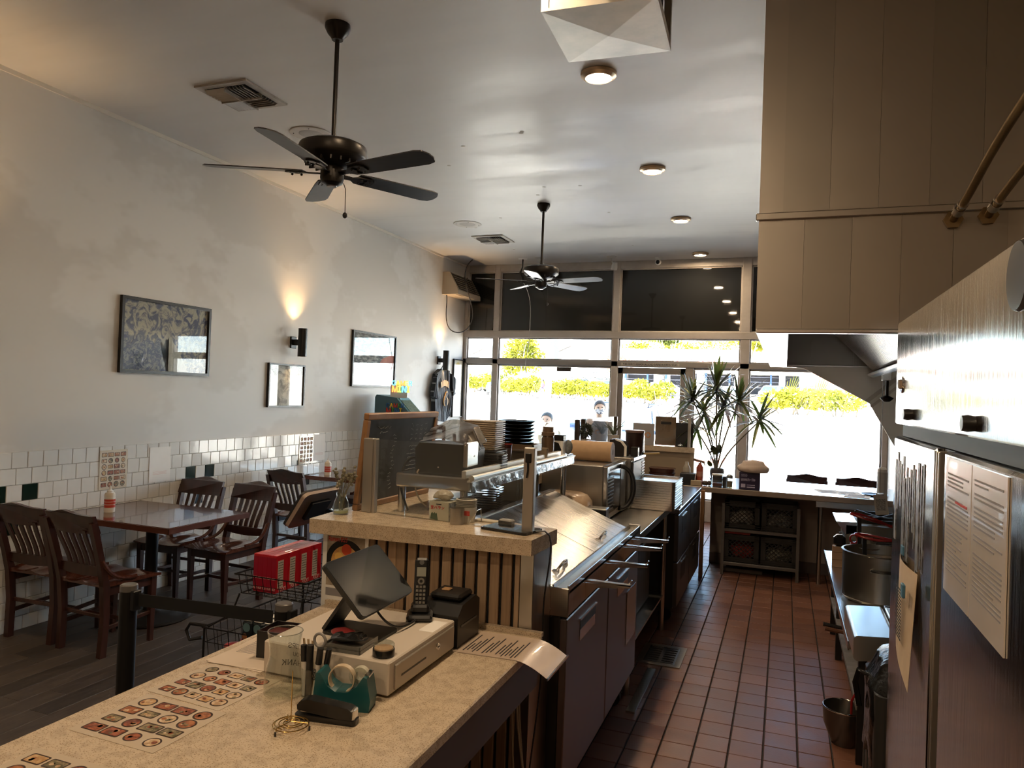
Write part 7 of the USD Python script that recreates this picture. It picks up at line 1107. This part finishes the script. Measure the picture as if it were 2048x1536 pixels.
t = thing('stock_pot', 'large steel stock pot on the low stand', 'pot', (.545, 4.70, .6005)); part(t, 'body', lathe([(0, 0), (.19, 0), (.205, .02), (.205, .27), (.212, .275), (.20, .278), (.197, .02), (0, .012)], 48), mat('pot_steel', (.30, .285, .26), .35, .95)); part(t, 'handle', [tube(bez((x, -.208, .20), (x * 1.2, -.275, .21), (-x * 1.2, -.275, .21), (-x, -.208, .20), n=12), .009, 8) for x in (.07,)] , BLKM); part(t, 'rivet', [sph(.012, (x, -.207, .2), n=1) for x in (-.07, .07)], STEELB); part(t, 'soup', lathe([(0, .22), (.197, .22), (.197, .21), (0, .21)], 36), mat('soup_brown', (.12, .09, .06), .2))
redh = mat('red_handle', (.24, .008, .010), .3, coat=.3)
for k, (y, z, dz, l) in enumerate(((4.95, 1.025, -.02, 'red handled noodle strainer hooked above the stock pot'), (4.62, .955, 0., 'red handled noodle strainer resting in the stock pot'))):
    t = thing('noodle_strainer', l, 'strainer', (0, 0, 0), group='red handled strainers at the stock pot'); x0, x1 = .395, .80
    part(t, 'handle', [tube(spline([(x1, y - .012, z + dz * 3 - .02), (x0 + .16, y - .016, z + dz), (x0 + .03, y - .024, z + .012), (x0, y, z + .02), (x0 + .03, y + .024, z + .018), (x0 + .16, y + .016, z + dz + .006), (x1, y + .012, z + dz * 3 - .014)], 40), .0075, 8)], redh); part(t, 'stem', bar((x0 + .05, y, z + .01), (x0 + .055, y - .02, z - .20), .022, .008), BLKM); part(t, 'basket', tube([(x0 + .1 + .06 * math.cos(a), y - .05 + .06 * math.sin(a), z - .17) for a in np.linspace(0, 6.2, 22)], .003, 5, closed=True), CHROME)
t = thing('cardboard_box', 'small cardboard box with black holder at the far end of stand', 'box', (.42, 5.94, .6005)) if False else thing('cardboard_box', 'small cardboard box with black holder beside the burner ledge', 'box', (.375, 5.52, .6005)); part(t, 'carton', bx(-.04, .05, -.035, .035, 0, .14, .002), mat('cardboard', (.34, .22, .14), .7)); part(t, 'black_holder', bx(-.035, .04, -.04, .03, .14, .22, .02), mat('holder_black', (.012, .012, .013), .15)); part(t, 'seam_line', [bx(-.041, .051, -.0362, -.035, z, z + .003) for z in (.05, .1)], mat('seam_brown', (.15, .09, .05), .8), smooth=False)
t = thing('red_scissors', 'red handled kitchen scissors hanging by the burner', 'scissors', (.43, 5.10, .6005 + .02)); part(t, 'handle', [tube([(.022 * math.cos(a), -.02, .2 + k * .05 + .026 * math.sin(a)) for a in np.linspace(0, 6.2, 18)], .006, 6, closed=True) for k in (0, 1)], redh); part(t, 'blade', bar((0, -.02, .18), (0, -.02, -.02), .02, .004), redh)
t = thing('utensil_bunch', 'bunch of dark steel utensils standing behind the pot', 'utensils', (.50, 5.02, .6005)); part(t, 'holder', cyl(.045, 0, .11, 18), BLKM); [part(t, 'utensil', tube([(0, 0, .02), (.03 * math.cos(a), .03 * math.sin(a), .2 + .02 * math.sin(3 * a))], [.004, .009], 6), STEEL) for a in (0, 1.2, 2.4, 3.6, 4.8)]
t = thing('squeeze_bottle', 'red squeeze bottle with white nozzle cap behind the pot', 'bottle', (.62, 5.04, .6005)); part(t, 'bottle', lathe([(0, 0), (.038, 0), (.04, .12), (.03, .16), (0, .16)], 20), mat('squeeze_red', (.42, .03, .015), .35)); part(t, 'cap', lathe([(0, .145), (.038, .142), (.03, .175), (.012, .19), (.006, .225), (0, .225)], 20), mat('nozzle_cream', (.55, .48, .40), .4))
t = thing('hanging_ticket', 'white printed ticket hanging over the gas burner', 'ticket', (0, 0, 0)); part(t, 'paper', bar((.66, 5.72, .95), (.64, 5.72, 1.09), .085, .0012, up=(0, 1, 0)), PAPER, smooth=False); part(t, 'print', bar((.655, 5.7185, .98), (.645, 5.7185, 1.06), .06, .0012, up=(0, 1, 0)), mat('ticket_print', (.25, .25, .26), .7, c2=(.75, .74, .72), s=120.), smooth=False); part(t, 'clip', bar((.64, 5.72, 1.085), (.64, 5.72, 1.10), .05, .008, up=(0, 1, 0)), STEEL); part(t, 'wire', tube([(.64, 5.72, 1.10), (.64, 5.72, 2.0)], .0015, 5), BLKM)
t = thing('deep_fryer', 'stainless deep fryer with rounded ledge beside refrigerator', 'fryer', (0, 0, 0)); part(t, 'cabinet', bx(.40, XR - .06, 3.28, 3.74, .14, .70, .004), STEEL); part(t, 'front_ledge', exty([tuple(p) for p in np.array(Polygon([(.305, .70), (.43, .72), (.43, .775), (.305, .765)]).buffer(.018, 6).exterior.coords)[:-1]], 3.27, 3.75), mat('fryer_ledge', (.70, .69, .66), .25, .9), smooth=40); part(t, 'tank_rim', [bx(.45, .48, 3.27, 3.75, .74, .80, .004), bx(.45, 1.1, 3.72, 3.75, .74, .80), bx(.45, 1.1, 3.27, 3.30, .74, .80)], STEELB); part(t, 'oil_tank', bx(.48, 1.1, 3.30, 3.72, .70, .765), mat('fryer_oil', (.015, .011, .007), .12), smooth=False)
part(t, 'door', bx(.385, .402, 3.30, 3.72, .16, .66, .003), mat('fryer_door', (.52, .51, .50), .3, .9)); part(t, 'door_slot', bx(.382, .387, 3.36, 3.40, .40, .62), BLK, smooth=False); part(t, 'logo', T(lathe([(.03, 0), (.04, 0), (.04, .002), (.03, .002), (.03, 0)], 24), (.384, 3.55, .56), ry=-90), GREYINK); part(t, 'leg', [cyl(.02, 0, .14, 10, x, y) for x in (.46, 1.1) for y in (3.33, 3.69)], BLKM)
for k, (y, z, m, l) in enumerate(((4.92, .35, BLK, 'black pan handle poking out of the undershelf'), (4.72, .33, mat('handle_wood', (.12, .05, .025), .4), 'brown pan handle poking out of the undershelf'))):
    t = thing('frying_pan', l, 'pan', (.66, y, .2755 + .03 * k), 0, 'pans on the undershelf'); part(t, 'pan', lathe([(0, 0), (.10, 0), (.135, .04), (.13, .042), (.098, .004), (0, .004)], 30), BLKM); part(t, 'handle', tube([(-.13, .0, .035), (-.25, .0, .07), (-.40, .0, .085)], [.008, .010, .013], 8), m)
t = thing('metal_bowl', 'steel bowl hanging low beside the fryer foot', 'bowl', (.33, 3.80, .12)) if False else thing('metal_bowl', 'dark steel bowl leaning on the floor by the stand', 'bowl', (.33, 4.10, .0005)); part(t, 'bowl', lathe([(0, 0), (.06, 0), (.10, .10), (.105, .18), (.10, .18), (.055, .008), (0, .008)], 28), mat('bowl_steel', (.16, .15, .14), .3, .9)); part(t, 'rim', tube([(.104 * math.cos(a), .104 * math.sin(a), .182) for a in np.linspace(0, 6.2, 28)], .004, 6, closed=True), CHROME); part(t, 'red_clip', tube([(.02, -.1, .19), (.02, -.11, .26), (.04, -.1, .30)], .006, 6), redh)
t = thing('trash_bin', 'slim dark bin with black bag between fryer and refrigerator', 'bin', (.43, 2.90, 0)); part(t, 'bin', [ext(rrect(.24, .36, .03), .74, .005)], mat('bin_dark', (.03, .03, .029), .4)); part(t, 'bin_rib', [bx(-.124, -.118, y - .01, y + .01, .02, .70) for y in (-.1, 0, .1)], mat('bin_rib', (.05, .05, .048), .4))
m_ = loft([squircle(.128, .188, .50), squircle(.13, .19, .60), squircle(.128, .188, .745), squircle(.11, .17, .78), squircle(.09, .14, .83), squircle(.05, .09, .86)]).subdivide().subdivide(); v = m_.vertices; v += .022 * (meshkit.noise(v * (26, 26, 12), 4)[:, None] - .5) * np.array((1, 1, .8)); m_.vertices = v; part(t, 'bag', m_, mat('bag_black', (.008, .008, .008), .16, bump=.4, bs=40.), smooth=True); part(t, 'bag_tie', [tube([(-.12, .05, .74), (-.15, .06, .75), (-.16, .07, .70), (-.145, .06, .62)], .010, 6)], mat('bag_black', (.008, .008, .008), .16))
